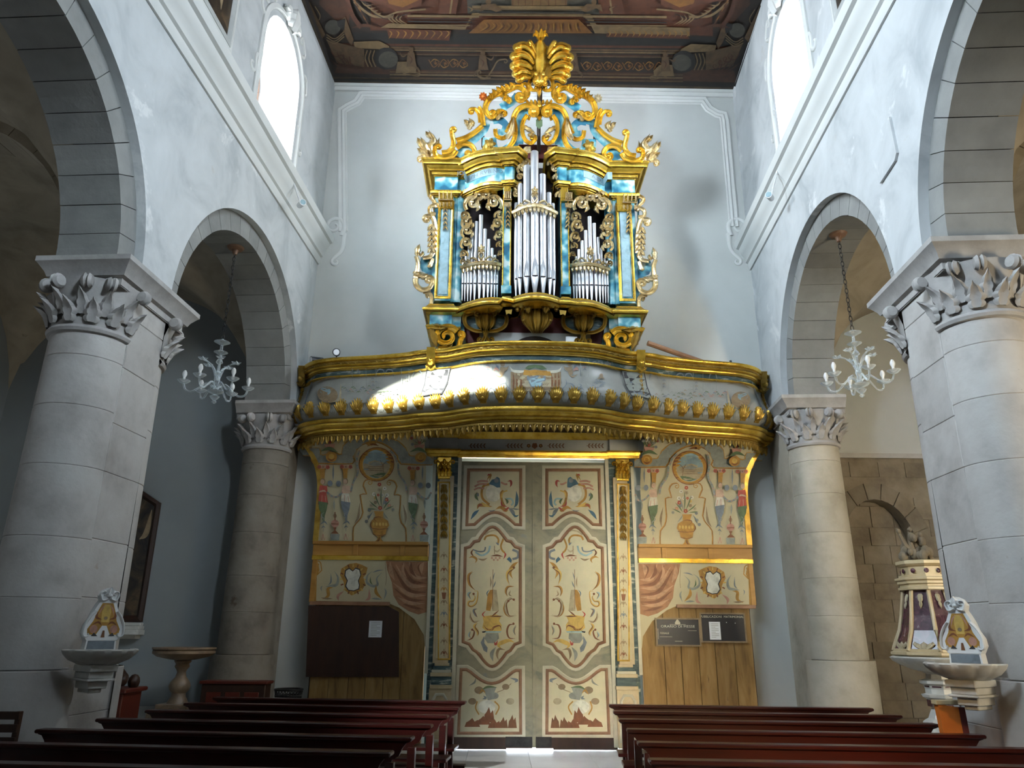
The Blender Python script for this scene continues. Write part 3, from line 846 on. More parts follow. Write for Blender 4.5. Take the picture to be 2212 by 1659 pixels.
# ---- columns: two free piers with half columns fore and aft, two responds at the facade
def leafcap(mb, cx, cs, r0, z0, z1, side_fn, a_from, a_to):
    n = 7
    for i in range(n):
        a = a_from+(a_to-a_from)*i/(n-1)
        for row, (zb, zt, ww, k) in enumerate(((z0+0.04, z0+0.26, 0.15, 0), (z0+0.12, z0+0.36, 0.13, 0.5))):
            aa = a+k*(a_to-a_from)/(n-1)
            if aa > a_to+0.01: continue
            d = Vector((cos(aa), sin(aa), 0)); t = Vector((-sin(aa), cos(aa), 0))
            def fn(p, q, h): 
                v = d*(r0+0.02+h+max(0, (q-zb)/(zt-zb))**2*0.10)+t*p
                return side_fn(cx+v.x, cs+v.y, q)
            mb.leaf([(0, zb), (0.005, (zb+zt)/2), (0, zt)], ww*0.62, fn, 0.05, 3, tip=1.1)
def pier(side, s_near, s_far, label, both=True, respond=False, mt='stone'):
    uc = uo(side, 0.40)
    P = root('column', NV(uc, (s_near+s_far)/2, 0), label, 'column')
    rt, rb, zcap = 0.385, 0.425, 4.62
    ends = [(s_near, -1)] + ([(s_far, 1)] if both else [])
    if not respond:
        # square core in blocks
        z = 0.0; k = 0
        hs = [0.95, 0.42, 0.62, 0.55, 0.66, 0.5, 0.6, 0.56]
        while z < ZS-0.20:
            h_ = min(hs[k % len(hs)], ZS-0.20-z)
            e = 0.09 if z < 1.3 else 0.0
            q = MB(); q.cbox(s_near-e, s_far+e, (-e*0.7), TH1, z, z+h_, 0.008, fn=lambda a, d, b: NV(uo(side, d), a, b))
            q.build('stone_block', [mt], P, smooth=0)
            z += h_; k += 1
    for s_, dr in ends:
        z = 0.0; k = 0
        hs = [1.35, 0.62, 0.55, 0.68, 0.60, 0.52]
        a0, a1 = (pi, 2*pi) if dr < 0 else (0, pi)
        while z < zcap-0.02:
            h_ = min(hs[k % len(hs)], zcap-z)
            if zcap-z-h_ < 0.2: h_ = zcap-z
            r0 = rb+(rt-rb)*z/zcap; r1 = rb+(rt-rb)*(z+h_)/zcap
            if z == 0: r0 = r1 = rb+0.07
            q = MB()
            q.lathe([(r0-0.007, z), (r0, z+0.008), (r1, z+h_-0.008), (r1-0.007, z+h_)], (0, 0, 0), 18, a0, a1, fn=lambda p: NV(uc+p.x, s_+p.y, p.z))
            q.build('drum', [mt], P)
            z += h_; k += 1
        q = MB()
        q.lathe([(rt-0.01, zcap-0.06), (rt+0.03, zcap-0.05), (rt+0.045, zcap-0.02), (rt+0.03, zcap+0.01), (rt+0.01, zcap+0.02), (rt+0.01, zcap+0.05), (rt+0.02, zcap+0.30), (rt+0.09, zcap+0.52)],
                (0, 0, 0), 22, a0, a1, fn=lambda p: NV(uc+p.x, s_+p.y, p.z))
        leafcap(q, 0, 0, rt, zcap, zcap+0.5, lambda a, b, z_: NV(uc+a, s_+b, z_), a0+0.08, a1-0.08)
        cap = q.build('capital', ['capital'], P)
        # volutes in pairs under the abacus
        for a in (a0+0.05, a0+pi*0.26, a0+pi*0.40, a0+pi*0.60, a0+pi*0.74, a1-0.05):
            q = MB()
            d = Vector((cos(a), sin(a), 0)); t = Vector((-sin(a), cos(a), 0))
            c0 = d*(rt+0.12)
            def vf(p): return NV(uc+c0.x+d.x*p.x+t.x*p.y, s_+c0.y+d.y*p.x+t.y*p.y, zcap+0.46+p.z)
            q.lathe([(0.0, -0.055), (0.055, -0.05), (0.078, -0.02), (0.05, 0), (0.078, 0.02), (0.055, 0.05), (0, 0.055)], (0, 0, 0), 12,
                    fn=lambda p: vf(Vector((p.x, p.z, p.y))))
            q.build('volute', ['capital'], cap)
    # abacus: one moulded slab round the whole pier
    sa = s_near-0.46
    sb = (s_far+0.46) if both else s_far
    u_in, u_out = -0.15, TH1+0.10
    prof = [(-0.13, 5.08), (-0.13, 5.17), (-0.09, 5.19), (-0.07, 5.24), (-0.02, 5.31), (0, 5.33), (0, 5.385), (-0.3, 5.40)]
    pth = [(sa, u_out), (sa, u_in), (sb, u_in), (sb, u_out)]
    if respond: pth = [(sa, u_out), (sa, u_in), (sb, u_in)]
    q = MB()
    q.moulding(pth, prof, lambda a, d, z: NV(uo(side, d), a, z), closed=not respond, flip=-1)
    q.add([NV(uo(side, d), a, z) for z in (5.09, 5.39) for a, d in ((sa+0.12, u_out-0.12), (sa+0.12, u_in+0.12), (sb-0.12, u_in+0.12), (sb-0.12, u_out-0.12))],
          [(0, 1, 2, 3), (7, 6, 5, 4)])
    q.build('abacus', ['capital'], P)
    q = MB()                                         # egg band under the abacus, along the near face
    for i in range(9):
        d = u_in+0.2+(u_out-u_in-0.4)*i/8
        q.ball(NV(uo(side, d), sa+0.135, 5.12), 0.045, 8, sq=(1, 1, 1.2))
    q.build('egg_band', ['capital'], P)
    return P
pier(-1, 7.05, 7.70, 'grey stone half column pier with leafy capital, carrying the left arcade near the dark chair')
pier(1, 7.05, 7.70, 'pale stone half column pier with leafy capital, standing beside the marble font on the right')
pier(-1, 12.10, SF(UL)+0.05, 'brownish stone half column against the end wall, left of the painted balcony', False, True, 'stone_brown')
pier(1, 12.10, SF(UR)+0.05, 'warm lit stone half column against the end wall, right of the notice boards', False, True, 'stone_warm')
# plain core of the piers behind the camera
for side in (-1, 1):
    for s_ in (2.0, -3.05):
        q = MB(); q.box(s_-0.3, s_+0.95, 0, TH1, 0, ZS, fn=lambda a, d, b: NV(uo(side, d), a, b)); q.build('wall_pier_'+SIDE[side], ['stone'], kind='structure')

# ---- stucco frame and scrolls on the facade
fn = lambda a, b, h: Vector((a, YF-h, b))
pp = [(743, 500), (740, 240), (752, 232), (772, 222), (782, 207), (786, 206), (1160, 212), (1518, 219), (1530, 236), (1548, 247), (1561, 250), (1564, 262), (1584, 490)]
pts = [(at(x, y, YF).x, at(x, y, YF).z) for x, y in pp]
q = MB()
prof = [(0.11, 0), (0.11, 0.02), (0.085, 0.035), (0.05, 0.02), (0.03, 0.02), (0.0, 0.045), (-0.04, 0.02), (-0.065, 0.03), (-0.085, 0)]
q.moulding(pts, prof, fn)
for sx in (1, -1):
    c0 = at(734 if sx > 0 else 1583, 500 if sx > 0 else 500, YF)
    q.carve(volute([(c0.x+sx*0.05, c0.z-0.1), (c0.x+sx*0.08, c0.z+0.05)], 0.2, 1.3, sx, 26, 0.2), (0.05, 0.02), fn, 0.04, 'r')
    q.carve(volute(cr([(c0.x+sx*0.10, c0.z-0.05), (c0.x+sx*0.08, c0.z-0.4), (c0.x-sx*0.08, c0.z-0.6)], 6), 0.08, 0.9, sx), (0.045, 0.02), fn, 0.035, 'r')
q.build('trim_5', ['clere'], kind='structure')
q = MB(); q.box(-3.75, 4.95, YF-0.05, YF, ZC-0.16, ZC); q.box(-3.75, 4.95, YF-0.08, YF, ZC-0.07, ZC); q.build('trim_6', ['clere'], kind='structure')
# ================================================================== painted wooden portal under the organ loft
XM = 0.545                                   # middle of the portal, balcony and organ
def mirx(v): return Vector((2*XM-v.x, v.y, v.z))
YD = 12.50
# ---- two-leaf door
door = root('door_1', (XM, YD, 0), 'tall two-leaf door painted with marbling and scrolled panels', None, kind='structure')
def dpx(a, b, h): return at(a, b, YD-h)
XMID = 1153.0
def leafpts(kind):
    if kind == 0: p = [(1010, 1013), (1127, 1013), (1127, 1136), (1112, 1135)]+[(1112-86*i/12, 1135-26*sin(pi*i/12)) for i in range(1, 12)]+[(1026, 1135), (1006, 1136)]
    elif kind == 1:
        top = [(1003, 1182), (1014, 1179), (1023, 1168), (1033, 1166)]+[(1036+56*i/10, 1160-24*sin(pi*i/10)) for i in range(11)]+[(1096, 1166), (1105, 1168), (1114, 1179), (1126, 1183)]
        bot = [(1126, 1389), (1113, 1394), (1104, 1407), (1095, 1412)]+[(1091-56*i/10, 1418+24*sin(pi*i/10)) for i in range(11)]+[(1028, 1410), (1020, 1405), (1012, 1393), (998, 1388)]
        p = top+bot
    else: p = [(994, 1444), (1008, 1444)]+[(1018+88*i/12, 1450+24*sin(pi*i/12)) for i in range(13)]+[(1114, 1446), (1126, 1446), (1127, 1586), (988, 1586)]
    return p
PROF = [(-8, 0.0), (-8, 0.018), (-6, 0.026), (-3, 0.018), (-1, 0.012), (0.5, 0.030), (2.5, 0.036), (4.5, 0.024), (5.5, 0.006)]
PMI = [0, 0, 0, 0, 1, 1, 1, 1]
def paint_leaf(P, kind):
    if kind == 0:
        c = cv(985, 1000, 7.21)
        P.ell(1066, 1065, 17, 'pale', 19)
        P.stroke(c((520, 330), (430, 360), (400, 460), (420, 560), (520, 650)), 5, 'ochre')
        P.stroke(c((500, 290), (400, 280), (330, 300)), 4.5, 'rose'); P.stroke(c((480, 330), (370, 330), (290, 370)), 4, 'rose')
        P.stroke(c((440, 400), (350, 390), (280, 420)), 3.5, 'rose')
        P.stroke(c((480, 270), (540, 180), (520, 280)), -5, 'ochre'); P.stroke(c((490, 210), (510, 180), (545, 200)), -3, 'red')
        P.poly(c((510, 330), (560, 260), (600, 250), (640, 215), (680, 240), (690, 300), (690, 380), (640, 385), (580, 350)), 'blue')
        P.ell(*c((630, 275))[0], 5, 'slate')
        P.stroke(c((700, 300), (760, 330), (800, 330)), 4, 'rose'); P.stroke(c((800, 290), (850, 280), (860, 330), (840, 380)), -5, 'red')
        P.stroke(c((740, 430), (700, 480), (720, 600), (760, 680)), 5, 'ochre'); P.stroke(c((800, 430), (730, 460), (710, 540)), 3, 'yellow')
        P.stroke(c((700, 570), (720, 660), (800, 680)), -4, 'red')
        P.stroke(c((780, 560), (860, 560), (890, 620), (860, 660)), 4, 'aqua'); P.stroke(c((940, 440), (950, 540), (940, 640), (900, 700)), -7, 'blue'); P.stroke(c((760, 550), (800, 600), (790, 640)), -5, 'green')
        P.stroke(c((330, 460), (310, 520), (350, 590)), -6, 'green'); P.stroke(c((350, 470), (340, 500), (355, 520)), -5, 'slate')
        P.stroke(c((330, 720), (360, 660), (450, 660), (560, 680)), -8, 'ochre'); P.stroke(c((400, 610), (440, 650), (540, 690)), -6, 'yellow'); P.stroke(c((335, 700), (370, 655), (420, 655)), -3, 'red')
        P.stroke(c((620, 720), (700, 690), (780, 740), (800, 700)), -8, 'ochre'); P.stroke(c((740, 760), (800, 710), (830, 690)), -4, 'red')
        P.stroke(c((360, 730), (290, 790), (230, 880)), -7, 'blue'); P.stroke(c((820, 700), (880, 760), (920, 850)), -8, 'slate'); P.stroke(c((870, 780), (930, 830), (980, 810)), -4, 'blue')
        P.stroke(c((840, 700), (930, 720), (990, 720)), -3, 'slate'); P.stroke(c((500, 740), (560, 750), (620, 730)), -3, 'slate')
    elif kind == 1:
        c = cv(985, 1000, 7.21)
        P.stroke(c((450, 1120), (520, 1070), (620, 1050), (720, 1090), (740, 1180)), 3.5, 'ivory'); P.stroke(c((440, 1200), (480, 1140), (600, 1130), (660, 1190), (650, 1270)), 4, 'ochre')
        P.stroke(c((620, 1240), (650, 1260), (660, 1285)), -4, 'slate'); P.stroke(c((740, 1180), (700, 1290), (720, 1360), (760, 1400)), 4, 'ochre'); P.stroke(c((750, 1390), (770, 1430), (740, 1500)), -4, 'red')
        P.stroke(c((460, 1310), (440, 1370), (360, 1380), (260, 1350)), 3, 'slate'); P.stroke(c((530, 1290), (500, 1390), (400, 1440), (300, 1390)), 4, 'aqua')
        P.stroke(c((270, 1340), (240, 1400), (280, 1460)), -4, 'brown'); P.stroke(c((540, 1450), (640, 1440), (730, 1460)), -4, 'brown'); P.stroke(c((580, 1340), (640, 1380), (700, 1330)), -4, 'ivory')
        P.stroke(c((200, 1480), (260, 1460), (320, 1500), (300, 1560)), -5, 'ochre'); P.stroke(c((340, 1490), (420, 1510), (490, 1480)), -4, 'tan')
        P.stroke(c((880, 1350), (960, 1390), (960, 1470), (880, 1500)), 5, 'slate'); P.poly(c((790, 1500), (830, 1460), (870, 1510), (860, 1560)), 'blue')
        P.stroke(c((970, 1540), (900, 1590), (840, 1700), (880, 1800)), -8, 'ochre')
        for q in range(5): P.flower(*c((560+30*q, 1480+(q % 2)*30))[0], 2.2, 'rose', 'ivory')
        P.stroke(c((600, 1290), (600, 1420)), 1.6, 'tan')
        # ---- ships and scrolls below, drawn on the crop of the right leaf, mirrored
        d = lambda *pts: [(2*XMID-(1160+x/6.912), 1220+y/6.912) for x, y in pts]
        P.poly(d((560, 370), (600, 375), (640, 440), (665, 680), (600, 690), (575, 600)), 'ochre'); P.poly(d((505, 375), (560, 370), (572, 690), (470, 690)), 'ivory')
        P.stroke(d((560, 70), (566, 660)), 1.0, 'brown', smooth=0)
        P.stroke(d((530, 110), (550, 170), (560, 230)), -2, 'slate'); P.stroke(d((600, 170), (590, 260), (600, 340)), -2.5, 'tan'); P.stroke(d((520, 240), (540, 300), (560, 340)), -2.5, 'slate'); P.stroke(d((610, 370), (650, 420), (640, 480)), -2, 'blue')
        P.poly(d((440, 770), (520, 740), (620, 760), (715, 770), (700, 850), (720, 940), (660, 990), (440, 990), (430, 900), (470, 840)), 'yellow')
        P.stroke(d((410, 765), (500, 770), (610, 770)), -3, 'brown'); P.stroke(d((470, 680), (530, 730), (590, 780)), -3, 'rust'); P.stroke(d((670, 690), (715, 740), (680, 790)), -3, 'red')
        P.stroke(d((430, 980), (460, 910), (540, 930), (580, 970), (650, 960), (700, 900)), -4, 'rust'); P.stroke(d((540, 930), (600, 980), (640, 950)), -3, 'ochre')
        P.poly(d((430, 990), (720, 990), (700, 1015), (450, 1012)), 'aqua'); P.poly(d((660, 985), (725, 995), (715, 1018), (680, 1010)), 'darkp')
        P.poly(d((480, 1020), (660, 1020), (690, 1100), (640, 1170), (540, 1170), (470, 1100)), 'grey'); P.poly(d((690, 1060), (745, 1160), (700, 1280), (650, 1310), (640, 1240), (690, 1170)), 'slate')
        P.stroke(d((490, 1130), (520, 1190), (540, 1150)), -5, 'red'); P.stroke(d((240, 1160), (320, 1130), (420, 1160), (480, 1200), (430, 1260)), -9, 'yellow'); P.stroke(d((380, 1270), (470, 1260), (500, 1340), (480, 1420)), -6, 'tan')
        P.stroke(d((520, 1230), (580, 1330), (560, 1440)), -8, 'grey'); P.stroke(d((700, 1400), (760, 1330), (820, 1290)), -5, 'tan')
        for pts, w_, k_ in (([(230, 30), (270, 60), (340, 110), (350, 200), (320, 300)], 5.5, 'yellow'), ([(250, 320), (340, 330), (370, 400), (350, 470)], 5, 'ochre'), ([(300, 380), (320, 440), (280, 470)], 3, 'ivory'),
                            ([(240, 540), (300, 500), (370, 570), (360, 680), (320, 760), (220, 750)], 7, 'ivory'), ([(380, 560), (400, 650), (370, 740), (300, 790)], 3, 'ochre'),
                            ([(250, 890), (320, 900), (350, 990), (320, 1090), (230, 1100)], 4, 'rust'), ([(220, 900), (250, 980), (230, 1050)], 4, 'grey'),
                            ([(870, 100), (925, 160), (910, 290), (830, 380)], 6, 'ochre'), ([(850, 400), (790, 400), (810, 560), (880, 620), (930, 600), (920, 550), (860, 540), (830, 480), (870, 430)], 4, 'yellow'),
                            ([(800, 650), (850, 680), (820, 750), (800, 780)], 5, 'slate'), ([(900, 690), (900, 780), (850, 850), (770, 830)], 5, 'ivory'), ([(880, 960), (840, 1000), (870, 1090), (950, 1130)], 3.5, 'rust'), ([(890, 400), (930, 440), (900, 510)], 5, 'aqua'),
                            ([(800, 860), (840, 920), (790, 1000), (800, 1060)], 6, 'yellow'), ([(900, 990), (920, 1050), (900, 1090)], 4, 'aqua')):
            P.stroke(d(*pts), -w_, k_); P.stroke([(x+w_*0.3, y+w_*0.2) for x, y in d(*pts)], -w_*0.35, 'brown')
        for x, y in ((250, 40), (250, 520), (330, 540), (255, 880), (850, 435), (870, 970)): P.ell(*d((x, y))[0], 2.6, 'rust', n=8)
    else:
        c = cv(900, 1260, 4.158)
        for x, y, r, k in ((560, 960, 10, 'tan'), (700, 1010, 9, 'grey'), (800, 930, 8, 'tan'), (500, 1060, 9, 'tan'), (840, 1060, 9, 'ivory')): P.ell(*c((x, y))[0], r, k, r*0.8)
        P.ell(*c((630, 1110))[0], 19, 'pale', 15); P.stroke(c((545, 1060), (530, 1120), (560, 1180)), 3, 'ochre'); P.stroke(c((700, 1060), (740, 1110), (710, 1180)), 3, 'ochre')
        P.poly(c((600, 950), (660, 920), (715, 935), (690, 1000), (700, 1040), (640, 1050)), 'grey'); P.stroke(c((580, 960), (640, 930), (720, 935)), -5, 'green'); P.stroke(c((600, 1010), (620, 1030), (590, 1040)), -5, 'slate')
        P.stroke(c((560, 1000), (590, 960), (620, 990)), -4, 'ochre'); P.stroke(c((720, 980), (790, 950), (850, 900)), 1.4, 'tan'); P.stroke(c((840, 850), (900, 870), (880, 890)), -6, 'slate'); P.stroke(c((470, 920), (520, 890), (530, 850)), -4, 'grey')
        for x, y, w_, h_ in ((650, 1180, 50, 70), (600, 1230, 60, 40), (780, 1250, 40, 50), (500, 1250, 70, 40), (860, 1240, 40, 60), (700, 1260, 60, 40)):
            P.poly(c((x-w_, y+h_), (x-w_*0.8, y), (x-w_*0.4, y-h_*0.4), (x, y-h_), (x+w_*0.3, y-h_*0.2), (x+w_*0.7, y-h_*0.6), (x+w_, y+h_)), 'rust' if w_ > 45 else 'brown')
for sg in (0, 1):
    def fnl(a, b, h, sg=sg): return dpx(a if sg == 0 else 2*XMID-a, b, h)
    q = MB()
    z1 = at(1066, 997, YD).z
    xa, xb = (at(982, 1300, YD).x, at(1150.6, 1300, YD).x) if sg == 0 else (at(1155.4, 1300, YD).x, at(1324, 1300, YD).x)
    q.cbox(xa, xb, YD, YD+0.07, 0.035, z1, 0.006)
    lf = q.build('leaf', ['doorpaint'], door, smooth=0)
    names = ['top_panel', 'middle_panel', 'bottom_panel']
    for kd in range(3):
        pts = leafpts(kd)
        q = MB(); q.plate(pts, [], fnl, 0.001, 0.006); q.build(names[kd], ['doorpanel'], lf, smooth=0)
        q = MB(); q.moulding(pts, PROF, fnl, closed=True, flip=1, mis=PMI); q.build('panel_moulding', ['creamline', 'moulding'], lf, smooth=50)
        P = Paint(fnl, h0=0.008)
        paint_leaf(P, kd)
        P.build('painted_ornament', lf)
    q = MB(); q.box(xa+0.01, xb-0.01, YD-0.025, YD, 0.03, at(1066, 1592, YD).z); q.build('kick_board', ['wood'], lf)
    if sg == 0:
        q = MB(); q.cbox(xb-0.006, xb+0.042, YD-0.03, YD+0.02, 0.04, z1-0.01, 0.006); q.build('meeting_strip', ['doorpaint'], lf)
    q = MB(); q.box(*( (xb-0.42, xb-0.01) if sg == 0 else (xa+0.01, xa+0.25)), YD-0.035, YD-0.02, 0.05, 0.19); q.build('kick_plate', ['ironwork'], lf)
    c0, c1 = XM-0.42, XM+0.30
    x0, x1 = (xa, c0) if sg == 0 else (c1, xb)
    q = MB(); q.box(x0, x1, YD+0.01, YD+0.05, 0.008, 0.036); q.build('draught_strip', ['wood'], lf)

# ---- surround: frame strips, pilasters, entablature
sur = root('door_surround', (XM, YD, 0), 'gilded and marbled pilaster surround framing the tall two-leaf door', 'door surround')
fns = lambda sg: (lambda a, b, h: dpx(a, b, h) if sg == 0 else mirx(dpx(a, b, h)))
zt = at(1155, 990, YD).z
for sg in (0, 1):
    f_ = fns(sg)
    def bx(x0, x1, b0, b1, h0, h1, mname, mt, par=sur, sm=0, c=0.004):
        A, B = f_(x0, (b0+b1)/2, 0), f_(x1, (b0+b1)/2, 0)
        q = MB(); q.cbox(min(A.x, B.x), max(A.x, B.x), YD-h1, YD-h0, f_((x0+x1)/2, b1, 0).z, f_((x0+x1)/2, b0, 0).z, c)
        return q.build(mname, [mt], par, smooth=sm)
    bx(981, 989, 990, 1612, -0.02, 0.06, 'inner_strip', 'creamline')
    back = bx(929, 983, 985, 1612, -0.05, 0.03, 'marbled_backing', 'marble_dark')
    bx(927, 934, 985, 1455, 0.0, 0.05, 'outer_strip', 'creamline')
    pil = bx(943, 975, 1030, 1432, 0.0, 0.10, 'pilaster', 'ochremarble')
    bx(949, 969, 1044, 1422, 0.10, 0.115, 'pilaster_field', 'cream', pil)
    q = MB()
    q.moulding([(947, 1042), (947, 1424), (971, 1424), (971, 1042)], [(-1.8, 0.10), (-1.8, 0.114), (0, 0.12), (1.8, 0.114), (1.8, 0.10)], f_, closed=True)
    q.build('gilt_edge', ['oldgold'], pil)
    # gilt husks hanging down the upper half, painted vase motifs below
    q = MB()
    for i in range(7):
        y = 1056+i*16
        for k in (-1, 0, 1): q.leaf([(959+k*1.5, y-4), (959+k*5, y+3), (959+k*6, y+11)], 3.4, f_, 0.045, 2, h0=0.113)
        q.knob(959, y-4, 2.6, f_, 0.04, h0=0.113, n=7)
    q.leaf([(959, 1046), (959, 1052), (959, 1058)], 7, f_, 0.05, 2, h0=0.113)
    q.build('carved_husks', ['darkgold'], pil)
    P = Paint(f_, h0=0.117)
    for y, k in ((1200, 'tan'), (1230, 'rust'), (1252, 'tan'), (1272, 'ochre'), (1300, 'tan'), (1325, 'slate'), (1350, 'rust'), (1385, 'tan'), (1410, 'rust')):
        P.stroke([(952, y+4), (956, y-3), (959, y+2), (962, y-3), (966, y+4)], 1.6, k); P.stroke([(959, y-8), (959, y+8)], 1.2, k); P.ell(959, y, 3, k, n=8)
    P.poly([(954, 1280), (964, 1280), (962, 1294), (956, 1294)], 'rust')
    P.build('painted_ornament', pil)
    # Corinthian capital in gilding
    q = MB()
    A, B = f_(945, 1010, 0), f_(975, 1010, 0)
    zb, ze = f_(960, 1030, 0).z, f_(960, 990, 0).z
    q.cbox(min(A.x, B.x), max(A.x, B.x), YD-0.10, YD, zb, ze, 0.006)
    for row, (y0, y1, n_) in enumerate(((1029, 1011, 4), (1018, 1001, 3))):
        for i in range(n_):
            x = 945+30*(i+0.5)/n_
            q.leaf([(x, y0), (x, (y0+y1)/2), (x, y1)], 6, f_, 0.055, 3, h0=0.10, tip=0.9)
    for k in (-1, 1):
        q.carve(volute(cr([(960+k*4, 1008), (960+k*9, 1000), (960+k*15, 995)], 4), 4.5, 1.1, k, 14), (2.2, 1.2), f_, 0.05, 'r', h0=0.10)
        q.carve(volute(cr([(960, 1006), (960+k*3, 999)], 4), 2.6, 1.0, k, 10), (1.6, 1.0), f_, 0.04, 'r', h0=0.10)
    q.knob(960, 995, 4, f_, 0.06, h0=0.10)
    q.build('capital', ['gold'], pil)
    q = MB(); q.moulding([(972, 1031), (946, 1031)], [(-4, 0.0), (-4, 0.12), (-1.5, 0.13), (1.5, 0.13), (4, 0.12), (4, 0.0)], f_); q.build('astragal', ['gold'], pil)
    # base and plinth
    bs = root
    for (x0, x1, b0, b1, h1, mt) in ((944, 975, 1432, 1438, 0.12, 'ochremarble'), (941, 977, 1438, 1446, 0.14, 'marble_dark'), (938, 979, 1446, 1452, 0.16, 'creamline'), (935, 981, 1452, 1460, 0.17, 'ochremarble'), (937, 980, 1460, 1478, 0.15, 'marble_dark'), (934, 982, 1478, 1486, 0.18, 'ochremarble')):
        bx(x0-4, x1-4, b0, b1, 0.0, h1, 'base_course', mt)
    pl = bx(926, 974, 1486, 1612, 0.0, 0.15, 'plinth', 'ochremarble')
    q = MB(); q.moulding([(935, 1512), (942, 1500), (958, 1500), (965, 1512), (965, 1600), (935, 1600)], [(-3, 0.15), (-3, 0.165), (0, 0.175), (3, 0.165), (3, 0.15)], f_, closed=True); q.build('plinth_moulding', ['creamline'], pl)
# entablature pieces run across, breaking forward over the pilasters
def xz(sg, px, py): v = dpx(px, py, 0); return v
xo = at(930, 960, YD).x-XM; xi = at(986, 960, YD).x-XM
def zat(py): return at(1155, py, YD).z
def entab(y0, y1, prof, mt, name):
    """prof: (forward, fraction of height)"""
    z0, z1 = zat(y1), zat(y0)
    plan = [(XM+xo-0.02, -0.0), (XM+xo-0.02, 0.10), (XM+xi+0.02, 0.10), (XM+xi+0.02, 0.04), (XM-xi-0.02, 0.04), (XM-xi-0.02, 0.10), (XM-xo+0.02, 0.10), (XM-xo+0.02, 0.0)]
    q = MB()
    q.moulding([(x, YD-y) for x, y in plan], [(o, z0+(z1-z0)*f) for o, f in prof], lambda a, b, z: Vector((a, b, z)), flip=-1)
    return q.build(name, [mt], sur)
fr = entab(950, 976, [(-0.06, 0), (0, 0), (0, 1), (-0.06, 1)], 'greystone', 'frieze')
entab(976, 991, [(-0.06, 0), (0.01, 0), (0.02, 0.3), (0.04, 0.35), (0.05, 0.75), (0.065, 0.8), (0.065, 1), (-0.06, 1)], 'gold', 'architrave')
entab(926, 951, [(-0.06, 0), (0.02, 0), (0.04, 0.15), (0.05, 0.2), (0.08, 0.5), (0.10, 0.55), (0.14, 0.85), (0.16, 0.88), (0.16, 1), (-0.06, 1)], 'gold', 'cornice')
P = Paint(lambda a, b, h: dpx(a, b, h+0.046))
for x in (1030, 1110, 1200, 1285):
    P.sprig((x-18, 963), (x+18, 963), 5, 5, 'brown')
P.flower(1155, 963, 6, 'rust', 'brown'); P.flower(1142, 963, 4, 'brown'); P.flower(1168, 963, 4, 'brown')
P.build('painted_ornament', fr)

# ---- panelling beside the door, coved up under the balcony
HX0, HX1 = 1.85, 3.98                      # inner and outer edge, measured from the middle
ZC0, ZC1 = 3.85, 4.86
